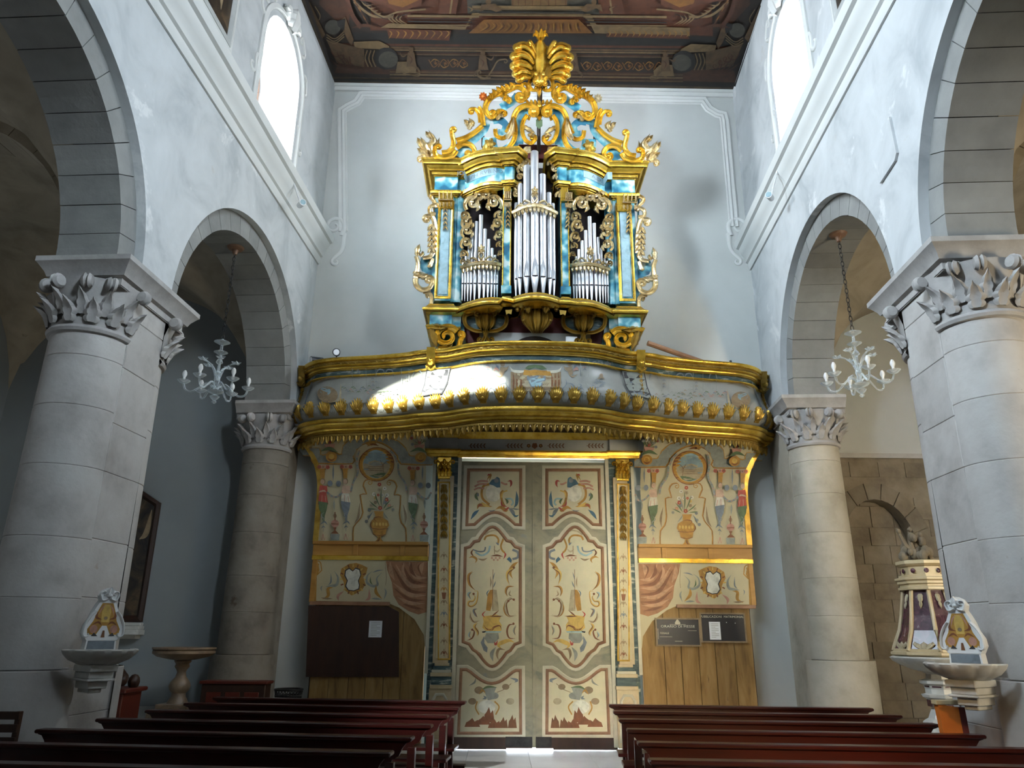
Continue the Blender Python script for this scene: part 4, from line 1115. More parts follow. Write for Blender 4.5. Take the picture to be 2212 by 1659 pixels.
# plan of the balcony edge, half: distance from the middle, Y
BP = [(0, 10.97), (0.35, 10.98), (0.72, 11.02), (1.0, 11.09), (1.2, 11.19), (1.38, 11.30), (1.52, 11.36), (1.92, 11.46), (2.1, 11.55), (2.45, 11.66), (2.85, 11.75), (3.25, 11.82), (3.55, 11.90), (3.78, 12.03), (3.93, 12.20), (4.0, 12.32), (4.17, 12.46)]
def planY(x):
    a = abs(x-XM)
    for (x0, y0), (x1, y1) in zip(BP, BP[1:]):
        if a <= x1: return y0+(y1-y0)*(a-x0)/(x1-x0)
    return BP[-1][1]
YP = 12.54
def coveY(x, z):
    t = max(0.0, min(1.0, (z-ZC0)/(ZC1-ZC0)))
    return YP-(YP-planY(x)-0.22)*(0.35*t*t+0.65*t**3.2) if planY(x)+0.22 < YP else YP
for sg in (1, 0):                          # 1: right, the side the photograph shows in light
    lbl = ('painted panelling with vase and cherubs right of the door, behind two notice boards' if sg else 'shaded painted panelling with vase left of the door, above a dark plain board')
    pan = root('wall_panelling', (XM+(2.6 if sg else -2.6), YP, 0), lbl, 'panelling')
    mm = (lambda v: v) if sg else mirx
    # coved sheet
    q = MB()
    zr = at(1500, 1183, YP).z
    nu, nz = 22, 26
    XO_ = at(1620, 1190, YP).x-XM
    vs = []
    for j in range(nz+1):
        z = zr+(ZC1-zr)*j/nz
        t = max(0, (z-ZC0)/(ZC1-ZC0)); g = 0.35*t*t+0.65*t**3.2
        xo_ = XO_+0.45*g
        for i in range(nu+1):
            x = XM+HX0-0.02+(xo_-HX0+0.02)*i/nu
            vs.append(mm(Vector((x, coveY(x, z), z))))
    q.add(vs, [(j*(nu+1)+i, j*(nu+1)+i+1, (j+1)*(nu+1)+i+1, (j+1)*(nu+1)+i) for j in range(nz) for i in range(nu)])
    sheet = q.build('coved_panel', ['cream'], pan, smooth=60)
    edge = [vs[j*(nu+1)+nu] for j in range(nz+1)]
    q = MB()
    for v0, v1 in zip(edge, edge[1:]):
        o = Vector((0.045 if sg else -0.045, 0, 0)); y = Vector((0, -0.02, 0)); y2 = Vector((0, 0.30, 0))
        q.add([v0-o, v0-o+y, v0+o+y, v0+o+y2, v1-o, v1-o+y, v1+o+y, v1+o+y2], [(0, 1, 5, 4), (1, 2, 6, 5), (2, 3, 7, 6)])
    q.build('gilt_edge', ['oldgold'], sheet, smooth=60)
    # painted architecture, vase, cherub terms
    pf = lambda a, b, h: mm(onsurf(a, b, coveY)+Vector((0, -h, 0)))
    P = Paint(pf, h0=0.006, dh=0.00015, maxe=20)
    c = cv(1370, 930, 6.143)
    band_o = [(0, 405), (60, 370), (300, 375), (370, 270), (480, 180), (620, 140), (800, 120), (960, 130), (1100, 180), (1180, 260), (1195, 370), (1260, 360), (1320, 320), (1400, 380), (1470, 380), (1490, 300), (1760, 300)]
    band_i = [(1690, 395), (1565, 410), (1565, 490), (1050, 490), (1045, 400), (1000, 300), (920, 230), (800, 195), (680, 215), (560, 280), (470, 370), (410, 480), (0, 480)]
    P.poly(c(*(band_o+band_i)), 'grey')
    P.stroke(c(*band_o), 2.6, 'ochre', smooth=2); P.stroke(c(*rev(band_i)), 3.0, 'ochre', smooth=2)
    P.stroke([(x+0.8, y+1.6) for x, y in c(*rev(band_i))], 1.0, 'brown', smooth=2)
    # oval landscape
    P.ell(*c((735, 495))[0], 38, 'rust', 37, 28); P.ell(*c((735, 495))[0], 36.4, 'ochre', 35.4, 28); P.ell(*c((733, 498))[0], 30.5, 'yellow', 31, 26); P.ell(*c((735, 498))[0], 29, 'sky', 29.5, 26)
    P.poly(c((560, 480), (640, 470), (760, 440), (850, 470), (905, 480), (908, 560), (860, 640), (700, 668), (600, 620), (558, 540)), 'ivory')
    P.poly(c((600, 600), (700, 610), (790, 640), (820, 645), (740, 672), (640, 655)), 'green'); P.poly(c((640, 500), (760, 460), (850, 500), (760, 520)), 'grey')
    for dy in (530, 555, 580): P.stroke(c((580, dy), (740, dy-6), (890, dy)), -2.0, 'tan')
    P.stroke(c((640, 600), (645, 500), (600, 450)), 0.9, 'brown'); P.stroke(c((645, 520), (690, 440)), 0.8, 'brown', smooth=0)
    P.stroke(c((660, 330), (760, 320), (860, 350)), -5, 'aqua'); P.stroke(c((720, 250), (800, 230), (870, 260)), -5, 'rust')
    # scroll feet and frame of the central field
    frame = [(340, 1510), (345, 1330), (400, 1260), (425, 1130), (410, 900), (490, 890), (460, 780), (500, 710), (570, 700)]
    P.stroke(c(*frame), 2.6, 'ochre', smooth=2); P.stroke([(x+1.4, y+0.8) for x, y in c(*frame)], 0.9, 'rust', smooth=2)
    fr2 = [(1035, 1510), (1030, 1330), (960, 1240), (905, 1130), (940, 900), (855, 890), (900, 780), (870, 705), (800, 700)]
    P.stroke(c(*fr2), 2.6, 'ochre', smooth=2); P.stroke([(x+1.4, y+0.8) for x, y in c(*fr2)], 0.9, 'rust', smooth=2)
    P.stroke(volute(c((570, 700), (585, 720)), 5, 1.1, 1), 1.6, 'ochre', smooth=0); P.stroke(volute(c((800, 700), (790, 720)), 5, 1.1, -1), 1.6, 'ochre', smooth=0)
    # vase of flowers
    for x, y, r, k in ((690, 760, 5, 'red'), (600, 960, 6, 'red'), (705, 900, 3.5, 'red'), (680, 1070, 5.5, 'red'), (620, 810, 5, 'pale'), (760, 890, 5, 'pale'), (590, 900, 5, 'pale'), (690, 830, 5, 'ivory'), (650, 900, 4, 'pale'), (800, 1040, 5, 'ivory'), (560, 1040, 5, 'rose'), (820, 1100, 4, 'slate'), (860, 1250, 4, 'slate'), (830, 1190, 4, 'grey'), (610, 1000, 4.5, 'slate'), (740, 940, 4, 'yellow'), (740, 1000, 4.5, 'tan'), (510, 1090, 4, 'grey')):
        P.flower(*c((x, y))[0], r*0.8, k, 'yellow' if k in ('red', 'rose') else 'tan')
    for x0, y0, x1, y1, k in ((640, 1090, 540, 960, 'green'), (620, 1100, 500, 1040, 'green'), (700, 1080, 820, 980, 'green'), (720, 1090, 840, 1080, 'green'), (660, 1070, 660, 800, 'green'), (680, 1060, 750, 860, 'green'), (640, 1120, 570, 1220, 'grey'), (770, 1120, 840, 1240, 'slate'), (650, 1080, 590, 880, 'grey')):
        P.stroke(c((x0, y0), ((x0+x1)/2+8, (y0+y1)/2), (x1, y1)), -2.6, k)
    P.poly(c((632, 1115), (760, 1115), (745, 1160), (740, 1200), (790, 1240), (805, 1300), (780, 1350), (770, 1420), (710, 1450), (720, 1490), (780, 1545), (605, 1545), (660, 1490), (670, 1450), (610, 1420), (595, 1350), (560, 1300), (575, 1240), (640, 1200), (640, 1150)), 'ochre')
    for x in (600, 640, 680, 725, 765): P.ell(*c((x, 1285))[0], 2.4, 'yellow', 4.0, 8)
    P.stroke(c((575, 1340), (690, 1352), (790, 1340)), 1.3, 'rust'); P.stroke(c((610, 1420), (690, 1435), (770, 1420)), 1.2, 'rust'); P.stroke(c((790, 1240), (805, 1300), (780, 1350)), -3, 'brown'); P.stroke(c((690, 1440), (700, 1500), (770, 1545)), -3, 'brown'); P.stroke(c((640, 1200), (700, 1190), (760, 1210), (720, 1260)), -2, 'rust')
    # cherub terms with garlands, urns and baskets
    for x, y, dress, tail in ((250, 730, 'ivory', 'green'), (1130, 730, 'ivory', 'slate'), (1425, 740, 'red', 'green')):
        P.poly(c((x-45, y-170), (x+70, y-170), (x+40, y-150), (x+30, y-30), (x-20, y-30), (x-25, y-150)), 'ochre')
        for k in (-60, 0, 50): P.flower(*c((x+k, y-190))[0], 4, 'red' if k else 'rose', 'green')
        P.ell(*c((x, y))[0], 5.5, 'tan', 7, 12); P.ell(*c((x+6, y+6))[0], 4.4, 'skin', 5.6, 12)
        P.poly(c((x-55, y+60), (x+40, y+50), (x+50, y+130), (x+45, y+170), (x-45, y+170), (x-60, y+120)), 'skin' if dress == 'ivory' else 'red')
        P.stroke(c((x-50, y+140), (x, y+120), (x+60, y+150)), -5, 'skin')
        P.poly(c((x-45, y+160), (x+45, y+160), (x+65, y+300), (x-70, y+300)), dress if dress != 'ivory' else 'cream'); P.stroke(c((x-30, y+180), (x-45, y+290)), 1.2, 'rose', smooth=0); P.stroke(c((x+10, y+180), (x+15, y+290)), 1.2, 'rose', smooth=0)
        P.poly(c((x-65, y+280), (x+60, y+260), (x+50, y+360), (x+10, y+450), (x+5, y+540), (x-20, y+540), (x-25, y+450), (x-50, y+370)), tail)
        P.stroke(c((x-20, y+400), (x+25, y+450), (x-15, y+490), (x+10, y+530)), -2.2, 'grey')
        P.stroke(c((x-60, y+570), (x-20, y+530), (x+40, y+570)), -3.4, 'slate'); P.stroke(c((x-30, y+610), (x-5, y+590), (x+20, y+620)), -2.6, 'slate'); P.stroke(c((x-5, y+540), (x-5, y+660)), 0.8, 'slate', smooth=0)
        P.stroke(c((x-40, y+700), (x-20, y+770), (x, y+690), (x+15, y+770), (x+35, y+700)), -1.6, 'rose')
    for x in (45, 150, 1220, 1330): P.ell(*c((x, 765))[0], 5.5, 'slate', 6.5, 10)
    for gp in ([(10, 860), (60, 940), (130, 920), (190, 860)], [(1170, 880), (1240, 940), (1310, 930), (1370, 880)], [(330, 850), (350, 740), (430, 620), (450, 480)], [(1060, 870), (1030, 750), (970, 620), (985, 500)], [(560, 320), (500, 380), (460, 470)], [(960, 330), (985, 420), (985, 500)]):
        P.stroke(c(*gp), 4.2, 'grey'); 
        Q = cr(c(*gp), 5)
        for i in range(0, len(Q)-1, 2): P.ell(Q[i][0], Q[i][1], 1.6, 'slate' if i % 4 else 'rose', n=6)
    for x, y in ((90, 1000), (1275, 1040)): P.stroke(c((x, y-60), (x+3, y), (x, y+80)), -4.2, 'grey')
    for x, y0, y1 in ((125, 500, 700), (1290, 510, 730)): P.stroke(c((x, y0), (x, (y0+y1)/2), (x, y1)), -3.4, 'slate')
    for x, y in ((100, 1280), (1265, 1290)):
        P.ell(*c((x, y))[0], 8.5, 'rose', 8, 14); P.stroke(c((x-45, y+8), (x+50, y+5)), 2, 'rust', smooth=0); P.ell(*c((x, y-100))[0], 4, 'tan', 5, 8); P.stroke(c((x, y-150), (x, y-40)), 2.2, 'rust', smooth=0)
        P.poly(c((x-20, y+50), (x+25, y+50), (x+10, y+90), (x+60, y+135), (x-50, y+135), (x-5, y+90)), 'rust'); P.poly(c((x-60, y+140), (x+60, y+140), (x+55, y+220), (x-50, y+220)), 'grey')
    for x, y in ((190, 230), (1345, 250)):
        P.poly(c((x-70, y), (x+70, y), (x+50, y+55), (x-50, y+55)), 'rose')
        for dx, dy, k in ((-60, -50, 'green'), (-30, -90, 'pale'), (20, -40, 'rose'), (60, -120, 'red'), (110, -80, 'red'), (90, 0, 'slate'), (-80, -80, 'grey'), (0, -20, 'red'), (60, -50, 'grey')): P.stroke(c((x, y), (x+dx*0.6, y+dy*0.5), (x+dx, y+dy)), -1.6, 'green'); P.flower(*c((x+dx, y+dy))[0], 3, k, 'tan')
        P.stroke(c((x-110, y+110), (x, y+60), (x+110, y+100)), -7, 'green'); P.ell(*c((x-30, y+170))[0], 12, 'ochre', 11, 14); P.ell(*c((x-30, y+165))[0], 6, 'yellow', 6, 10); P.stroke(c((x-80, y+190), (x-30, y+215), (x+20, y+190)), -3, 'rust')
    P.stroke(c((1010, 1290), (960, 1200), (940, 1020)), -5, 'tan'); P.stroke(c((350, 1290), (340, 1180), (370, 1030)), -5, 'tan')
    P.stroke(c((740, 240), (800, 215), (860, 240), (800, 265)), -6, 'ochre')
    P.build('painted_ornament', sheet)
    # ledge rail and gilt fillet
    XL_, XR_ = at(1378, 1195, YP).x, at(1624, 1195, YP).x
    def rb(b0, b1, h, mname, mt, x0=XL_, x1=XR_, par=pan):
        A, B = mm(Vector((x0, 0, 0))).x, mm(Vector((x1, 0, 0))).x
        q = MB(); q.cbox(min(A, B), max(A, B), YP-h, YP+0.02, at(1500, b1, YP).z, at(1500, b0, YP).z, 0.006)
        return q.build(mname, [mt], par, smooth=0)
    rail = rb(1178, 1209, 0.03, 'ledge_rail', 'ochrewood')
    rb(1177, 1184, 0.075, 'rail_cap', 'ochrewood', par=rail)
    rb(1207, 1217, 0.05, 'gilt_fillet', 'gold', par=rail)
    for px in (1433, 1533):
        x = at(px, 1195, YP).x
        rb(1184, 1207, 0.06, 'rail_bracket', 'ochrewood', x-0.04, x+0.04, rail)
    # lower painted panel with arched cut-out towards the door
    lp = [(1378, 1216), (1622, 1216), (1628, 1306), (1468, 1306), (1440, 1318), (1408, 1342), (1388, 1375), (1386, 1400), (1378, 1400)]
    q = MB(); q.plate([(at(a, b, YP).x, at(a, b, YP).z) for a, b in lp], [], lambda a, b, h: mm(Vector((a, YP-h, b))), 0.0, 0.03); low = q.build('lower_panel', ['cream'], pan, smooth=0)
    rb(1306, 1314, 0.07, 'bottom_rail', 'moulding', at(1460, 1310, YP).x, at(1630, 1310, YP).x, low)
    x = at(1624, 1260, YP).x; q = MB()
    A, B = mm(Vector((x-0.05, 0, 0))).x, mm(Vector((x+0.03, 0, 0))).x
    q.cbox(min(A, B), max(A, B), YP-0.05, YP, at(1500, 1308, YP).z, at(1500, 1217, YP).z, 0.006); q.build('end_stile', ['ochrewood'], low, smooth=0)
    pf = lambda a, b, h: mm(at(a, b, YP-0.03-h))
    P = Paint(pf, h0=0.002)
    c = cv(1370, 1180, 6.637)
    P.poly(c((62, 250), (660, 250), (640, 380), (575, 560), (555, 740), (480, 870), (340, 960), (200, 1005), (85, 970)), 'drape')
    for pts, w_, k in (([(70, 480), (250, 460), (330, 250)], 9, 'drapelight'), ([(80, 560), (300, 520), (430, 280)], 8, 'drapedark'), ([(80, 600), (330, 580), (520, 300)], 9, 'drapelight'), ([(90, 690), (350, 650), (560, 330)], 8, 'drapedark'), ([(90, 730), (330, 720), (560, 560)], 9, 'drapelight'), ([(100, 800), (330, 790), (540, 640)], 7, 'drapedark'), ([(110, 850), (330, 840), (500, 760)], 8, 'drapelight'), ([(130, 930), (280, 900), (420, 860)], 6, 'drapedark'), ([(230, 470), (300, 380), (300, 260)], 8, 'drapedark'), ([(370, 480), (420, 380), (400, 260)], 6, 'drapelight'), ([(600, 260), (590, 400), (540, 520)], 10, 'drapelight'), ([(120, 260), (160, 330), (150, 420)], 10, 'drapelight'), ([(170, 270), (200, 340), (150, 470)], 4, 'drapedark')): P.stroke(c(*pts), -w_, k)
    P.stroke(c((670, 260), (655, 480), (665, 600)), 0.9, 'tan'); P.stroke(c((680, 640), (660, 700), (690, 800)), -4, 'grey')
    # cartouche
    P.poly(c((920, 350), (1000, 310), (1080, 285), (1180, 300), (1290, 370), (1310, 460), (1260, 560), (1240, 680), (1150, 750), (1080, 720), (1000, 670), (950, 590), (980, 490), (940, 440)), 'ochre')
    for i in range(16):
        a = 2*pi*i/16; x, y = 1125+190*cos(a), 520+225*sin(a)
        P.stroke(c((1125+150*cos(a), 520+180*sin(a)), (x, y)), 2.8, 'rust' if i % 2 else 'yellow', smooth=0)
    P.poly(c((1010, 450), (1030, 370), (1090, 350), (1130, 395), (1180, 355), (1240, 390), (1250, 470), (1215, 540), (1240, 620), (1200, 680), (1120, 690), (1040, 660), (1030, 600), (1045, 540)), 'darkp')
    P.poly(c((1022, 455), (1040, 385), (1090, 368), (1130, 410), (1180, 372), (1225, 400), (1235, 465), (1200, 540), (1225, 615), (1190, 668), (1120, 678), (1052, 650), (1043, 600), (1058, 540)), 'pale')
    for pts, w_, k in (([(720, 420), (790, 500), (780, 590), (850, 610), (930, 560), (920, 460), (850, 400)], 5.5, 'grey'), ([(1390, 410), (1340, 500), (1360, 600), (1450, 620), (1510, 630)], 6, 'grey'), ([(800, 600), (800, 700), (720, 790)], 7, 'ochre'), ([(720, 800), (800, 790), (870, 790)], 4, 'grey'), ([(1410, 640), (1480, 660), (1480, 760), (1560, 810)], 7, 'ochre'), ([(900, 650), (900, 780), (960, 820)], 6, 'rose'), ([(1260, 690), (1340, 760), (1330, 830)], 6, 'rose'), ([(1420, 800), (1500, 800), (1580, 790)], 4, 'tan'), ([(1440, 440), (1440, 560), (1480, 610)], 3, 'slate'), ([(880, 480), (880, 550), (850, 590)], 3, 'green'), ([(700, 380), (780, 390), (850, 420)], 2.5, 'slate'), ([(1570, 700), (1580, 650), (1560, 620)], 2, 'slate')): P.stroke(c(*pts), -w_, k)
    P.stroke(volute(c((1640, 470), (1570, 400), (1580, 310)), 7, 1.1, 1), 2.4, 'ochre', smooth=0); P.poly(c((1640, 250), (1680, 250), (1680, 850), (1650, 850), (1640, 480), (1600, 400), (1620, 300)), 'ochre')
    P.build('painted_ornament', low)
    # planks below, one by one, on a cross batten
    xs = [1388, 1437, 1474, 1512, 1548, 1590, 1630]
    zc_ = [1298]*6
    for i in range(6):
        x0, x1 = at(xs[i], 1450, YP).x, at(xs[i+1], 1450, YP).x
        A, B = mm(Vector((x0+0.003, 0, 0))).x, mm(Vector((x1-0.003, 0, 0))).x
        e = random.uniform(0, 0.008)
        q = MB(); q.cbox(min(A, B), max(A, B), YP-0.012+e, YP+0.03, 0.0, at(1500, zc_[i], YP).z, 0.004)
        q.build('plank', ['plank'], pan, smooth=0)
    q = MB(); A, B = mm(Vector((at(1386, 1400, YP).x, 0, 0))).x, mm(Vector((at(1628, 1400, YP).x, 0, 0))).x
    q.box(min(A, B), max(A, B), YP+0.03, YP+0.06, 0.02, at(1500, 1180, YP).z); q.build('backing_frame', ['wood'], pan)
    if not sg:
        # plain dark board over the planks with a rounded upper corner towards the door
        pts = [(670, 1308), (838, 1308), (870, 1318), (896, 1345), (910, 1385), (912, 1470), (905, 1470), (895, 1385), (862, 1368), (862, 1460), (660, 1460)]
        pts = [(668, 1308), (840, 1310), (862, 1322), (862, 1462), (662, 1462)]
        q = MB(); q.plate([(at(a, b, YP).x, at(a, b, YP).z) for a, b in pts], [], lambda a, b, h: Vector((a, YP-h, b)), 0.015, 0.05)
        bd = q.build('dark_board', ['wood'], pan, smooth=0)
# ================================================================== organ loft balcony
bal = root('organ_loft_balcony', (XM, 12.4, 5.0), 'serpentine painted balcony with gilded rail and leaf band above the door', 'balcony')
full = [(XM-a, y) for a, y in reversed(BP[1:])]+[(XM+a, y) for a, y in BP]
left_ = cr([(XM-a, y) for a, y in reversed(BP)], 3)
right_ = [(2*XM-x, y) for x, y in reversed(left_)]
plan = left_[:-1]+right_
# the plan runs left to right; out = towards the nave
fb = lambda a, b, z: Vector((a, b, z))
def bmould(prof, name, mt, parent=bal, mis=None, cap=True, smooth=42):
    q = MB(); q.moulding(plan, prof, fb, flip=-1, mis=mis, cap=cap)
    return q.build(name, mt if isinstance(mt, list) else [mt], parent, smooth=smooth)
low = bmould([(-0.35, 4.79), (-0.16, 4.79), (-0.16, 4.81), (-0.12, 4.815), (-0.12, 4.835), (-0.07, 4.84), (-0.055, 4.865), (-0.055, 4.88), (-0.02, 4.885), (0.01, 4.91), (0.03, 4.94), (0.03, 4.955), (0.045, 4.96), (0.065, 4.975), (0.065, 5.01), (0.0, 5.015), (-0.35, 5.03)], 'lower_cornice', ['gold', 'darkgold'], mis=[0, 1, 0, 1, 0, 0, 1, 0, 0, 0, 1, 0, 0, 0, 0, 0])  # dark gilt segments put the shade between the steps into the colour
PZ_ = [(-0.03, 5.03), (0.03, 5.06), (0.09, 5.12), (0.125, 5.2), (0.12, 5.29), (0.075, 5.39), (0.015, 5.49), (-0.04, 5.60), (-0.075, 5.70), (-0.085, 5.80)]
par = bmould([(-0.35, 5.03)]+PZ_+[(-0.35, 5.80)], 'painted_parapet', 'parapet', smooth=60)
bmould([(-0.35, 5.775), (-0.055, 5.775), (-0.03, 5.785), (-0.03, 5.80), (-0.055, 5.81), (-0.35, 5.81)], 'lower_fillet', 'gold')
bmould([(-0.35, 5.81), (-0.075, 5.81), (-0.075, 5.90), (-0.35, 5.90)], 'marbled_frieze', 'marble_dark')
top = bmould([(-0.35, 5.89), (-0.075, 5.89), (-0.045, 5.895), (-0.045, 5.915), (-0.03, 5.92), (-0.02, 5.94), (-0.02, 5.955), (0.015, 5.96), (0.03, 5.975), (0.03, 6.015), (0.02, 6.02), (0.02, 6.03), (0.05, 6.04), (0.065, 6.06), (0.065, 6.09), (0.05, 6.10), (-0.33, 6.10), (-0.35, 6.08)], 'top_rail', ['gold', 'darkgold'], mis=[0, 0, 1, 0, 0, 1, 0, 0, 1, 1, 1, 0, 0, 0, 0, 0, 0])  # gold and dark gold alternate to colour in highlight lines and shaded gaps
# floor of the loft, boards close the underside
q = MB()
ed = [(x, y+0.2) for x, y in plan]
q.plate(ed+[(XM+4.17, YF), (XM-4.17, YF)], [], lambda a, b, h: Vector((a, b, 4.98+h)), 0, 0.10); q.build('loft_floor', ['wood'], bal)
def parY(x, z):
    o = PZ_[-1][0]
    for (o0, z0), (o1, z1) in zip(PZ_, PZ_[1:]):
        if z <= z1: o = o0+(o1-o0)*max(0, (z-z0))/(z1-z0); break
    # widen by the slope of the plan
    sl = (planY(x+0.05)-planY(x-0.05))/0.1
    return planY(x)-o*sqrt(1+sl*sl)
pf = lambda a, b, h: onsurf(a, b, parY)+Vector((0, -h, 0))
P = Paint(pf, h0=0.010, dh=0.00012, maxe=16)
c = cv(1000, 760, 5.53)
def quad(x0, y0, x1, y1, k, n=8): P.poly(c(*([(x0+(x1-x0)*i/n, y0) for i in range(n+1)]+[(x1-(x1-x0)*i/n, y1) for i in range(n+1)])), k)
# centre: drapery cartouche with shield between cherubs
quad(570, 240, 1170, 490, 'tan', 14); quad(650, 260, 1080, 470, 'ivory', 12)
for x in (600, 640, 690, 1060, 1100, 1140): P.stroke(c((x, 250), (x+6, 370), (x-4, 485)), -4, 'brown')
P.poly(c((740, 200), (780, 165), (850, 155), (950, 165), (1000, 205), (940, 215), (860, 190), (790, 215)), 'green'); P.poly(c((730, 215), (800, 225), (860, 215), (930, 225), (1040, 230), (1060, 290), (900, 280), (820, 285), (720, 280)), 'ochre')
P.poly(c((765, 290), (830, 298), (880, 285), (930, 298), (985, 290), (990, 340), (950, 380), (945, 420), (880, 455), (810, 420), (790, 380), (765, 335)), 'slate'); P.poly(c((780, 300), (835, 308), (880, 297), (925, 308), (972, 300), (975, 338), (938, 375), (933, 412), (880, 440), (822, 412), (800, 375), (778, 330)), 'aqua')
P.stroke(c((560, 180), (600, 230), (700, 240), (740, 220)), -6, 'cream'); P.stroke(c((1180, 180), (1140, 230), (1040, 240), (1000, 220)), -6, 'cream')
P.stroke(c((600, 480), (740, 505), (880, 470), (1010, 505), (1160, 490)), -5, 'rust')
for sx in (1, -1):
    e = lambda *pts: c(*[(875+sx*(x-875), y) for x, y in pts])
    P.ell(*e((475, 150))[0], 5.2, 'tan', 5.2, 12); P.poly(e((450, 180), (520, 190), (550, 170), (530, 220), (490, 240), (470, 290), (440, 270), (440, 220)), 'tan'); P.poly(e((385, 145), (425, 170), (430, 210), (400, 190)), 'slate'); P.stroke(e((370, 230), (400, 200), (430, 240)), -6, 'rose'); P.stroke(e((380, 270), (450, 300), (510, 220)), -3, 'tan')
    P.stroke(e((350, 290), (350, 108), (560, 108), (590, 150), (640, 150), (680, 108), (870, 100)), 0.9, 'slate', smooth=0); P.stroke(e((360, 116), (550, 116), (585, 158), (645, 158), (685, 116), (870, 108)), 0.9, 'ivory', smooth=0)
    P.stroke(e((250, 90), (250, 300)), 0.8, 'grey', smooth=0); P.stroke(e((345, 90), (345, 300)), 0.8, 'grey', smooth=0); P.sprig(e((298, 140))[0], e((298, 220))[0], 3, 3.5, 'slate', 'rose')
    P.stroke(e((540, 370), (450, 390), (400, 440), (340, 430), (300, 470)), -3, 'slate'); P.stroke(e((520, 430), (430, 480), (360, 440), (340, 400), (380, 390)), -2.6, 'slate'); P.stroke(e((600, 480), (520, 400), (520, 330)), -2, 'slate'); P.stroke(e((300, 350), (260, 420), (200, 440)), -3, 'grey')
    for x, y in ((110, 150), (180, 160), (40, 170), (0, 140)): P.stroke(e((x-40, y+20), (x-20, y-30), (x+20, y-30), (x+40, y+20)), -2.6, 'slate'); P.stroke(e((x-10, y), (x, y+30)), 1.2, 'rose', smooth=0)
    for i in range(26): 
        a = 2*pi*i/26; r = 30+60*random.random(); x, y = 100+r*1.1*cos(a), 390+r*0.7*sin(a)
        P.stroke(e((x, y), (x+18, y-14), (x+34, y)), -1.6, 'slate' if i % 3 else 'grey')
    P.ell(*e((100, 290))[0], 4, 'tan', 4.6, 10); P.stroke(e((60, 330), (100, 310), (150, 330)), -4, 'tan')
# side bays and shields over the corbels, same px frame as the right half, mirrored
for sx in (1, -1):
    def pf2(a, b, h, sx=sx): v = pf(a, b, h); return v if sx > 0 else mirx(v)
    P.fn = pf2
    g = cv(1140, 700, 3.814)
    P.poly(g((768, 385), (960, 398), (985, 520), (1030, 630), (940, 610), (850, 600), (800, 510)), 'darkp'); P.poly(g((776, 393), (952, 405), (976, 520), (1016, 620), (935, 600), (856, 590), (808, 505)), 'grey')
    P.stroke(g((800, 490), (860, 480), (930, 500)), -6, 'slate'); P.stroke(g((860, 560), (920, 570), (980, 590)), -7, 'slate'); P.stroke(g((830, 440), (900, 430)), -5, 'cream', smooth=0)
    for x in (1000, 1220, 1290, 1490): P.stroke(g((x, 470), (x+10, 420), (x+50, 415), (x+75, 470)), -3.0, 'slate')
    for x in (1100, 1160, 1360, 1440, 1550): P.stroke(g((x, 400), (x, 560)), 0.8, 'grey', smooth=0)
    for x, y in ((1120, 470), (1385, 490)): P.sprig(g((x, y-20))[0], g((x, y+60))[0], 3, 3, 'slate', 'tan')
    for i in range(44):
        x, y = random.gauss(1250, 90), random.gauss(600, 26)
        P.stroke(g((x, y), (x+14, y-10), (x+26, y)), -1.5, random.choice(['slate', 'grey', 'green', 'tan']))
    for i in range(22):
        x, y = 1400+i*11, 590+20*sin(i*0.9)
        P.stroke(g((x, y), (x+10, y-12), (x+24, y)), -1.6, random.choice(['slate', 'green', 'rose']))
    P.ell(*g((1750, 630))[0], 21, 'tan', 18, 16); P.ell(*g((1765, 600))[0], 11, 'sky', 9, 12); P.stroke(g((1640, 500), (1740, 490), (1830, 540)), -4, 'tan'); P.stroke(g((1640, 540), (1660, 660), (1720, 690)), -5, 'ivory')
    P.stroke(g((1560, 450), (1640, 440), (1830, 470)), 0.9, 'slate'); P.stroke(g((1840, 480), (1880, 580), (1950, 760)), 2.0, 'slate')
P.build('painted_ornament', par)
# gilded leaf band on the swelling foot, one leaf at a time
def pathlen(pl):
    L = [0]
    for a, b in zip(pl, pl[1:]): L.append(L[-1]+sqrt((a[0]-b[0])**2+(a[1]-b[1])**2))
    return L
PL = pathlen(plan)
def along(t):
    for i in range(len(PL)-1):
        if PL[i+1] >= t:
            k = (t-PL[i])/(PL[i+1]-PL[i]); a, b = plan[i], plan[i+1]
            d = Vector((b[0]-a[0], b[1]-a[1], 0)).normalized()
            return Vector((a[0]+(b[0]-a[0])*k, a[1]+(b[1]-a[1])*k, 0)), d
    return along(PL[-1]-1e-4)
def prof_out(z):
    for (o0, z0), (o1, z1) in zip(PZ_, PZ_[1:]):
        if z <= z1: return o0+(o1-o0)*max(0, z-z0)/(z1-z0)
    return PZ_[-1][0]
q = MB()
ff = lambda a, b, h: Vector((a, -(prof_out(b)+h), b))
for k, (dx, top_) in enumerate(((0, 5.335), (-0.045, 5.325), (0.045, 5.325), (-0.085, 5.29), (0.085, 5.29), (-0.112, 5.235), (0.112, 5.235))):
    q.leaf([(dx*0.22, 5.085), (dx*0.62, 5.085+(top_-5.085)*0.58), (dx, top_)], 0.030, ff, 0.022, 1, h0=0.006, tip=1.3)
q.knob(0, 5.12, 0.05, ff, 0.03, h0=0.004); q.box(-0.05, 0.05, 5.07, 5.09, -0.02, 0.02, fn=lambda a, b, h: ff(a, b, h))
lf0 = q.build('gilded_leaf', ['oldgold'], None)
q = MB()
q.leaf([(0, 5.09), (0.0, 5.17), (0, 5.24)], 0.035, ff, 0.015, 1, h0=0.004)
q.leaf([(-0.02, 5.09), (-0.04, 5.14), (-0.045, 5.20)], 0.02, ff, 0.012, 1, h0=0.004); q.leaf([(0.02, 5.09), (0.04, 5.14), (0.045, 5.20)], 0.02, ff, 0.012, 1, h0=0.004)
sp0 = q.build('pale_bud', ['parapet'], None)
n = 33
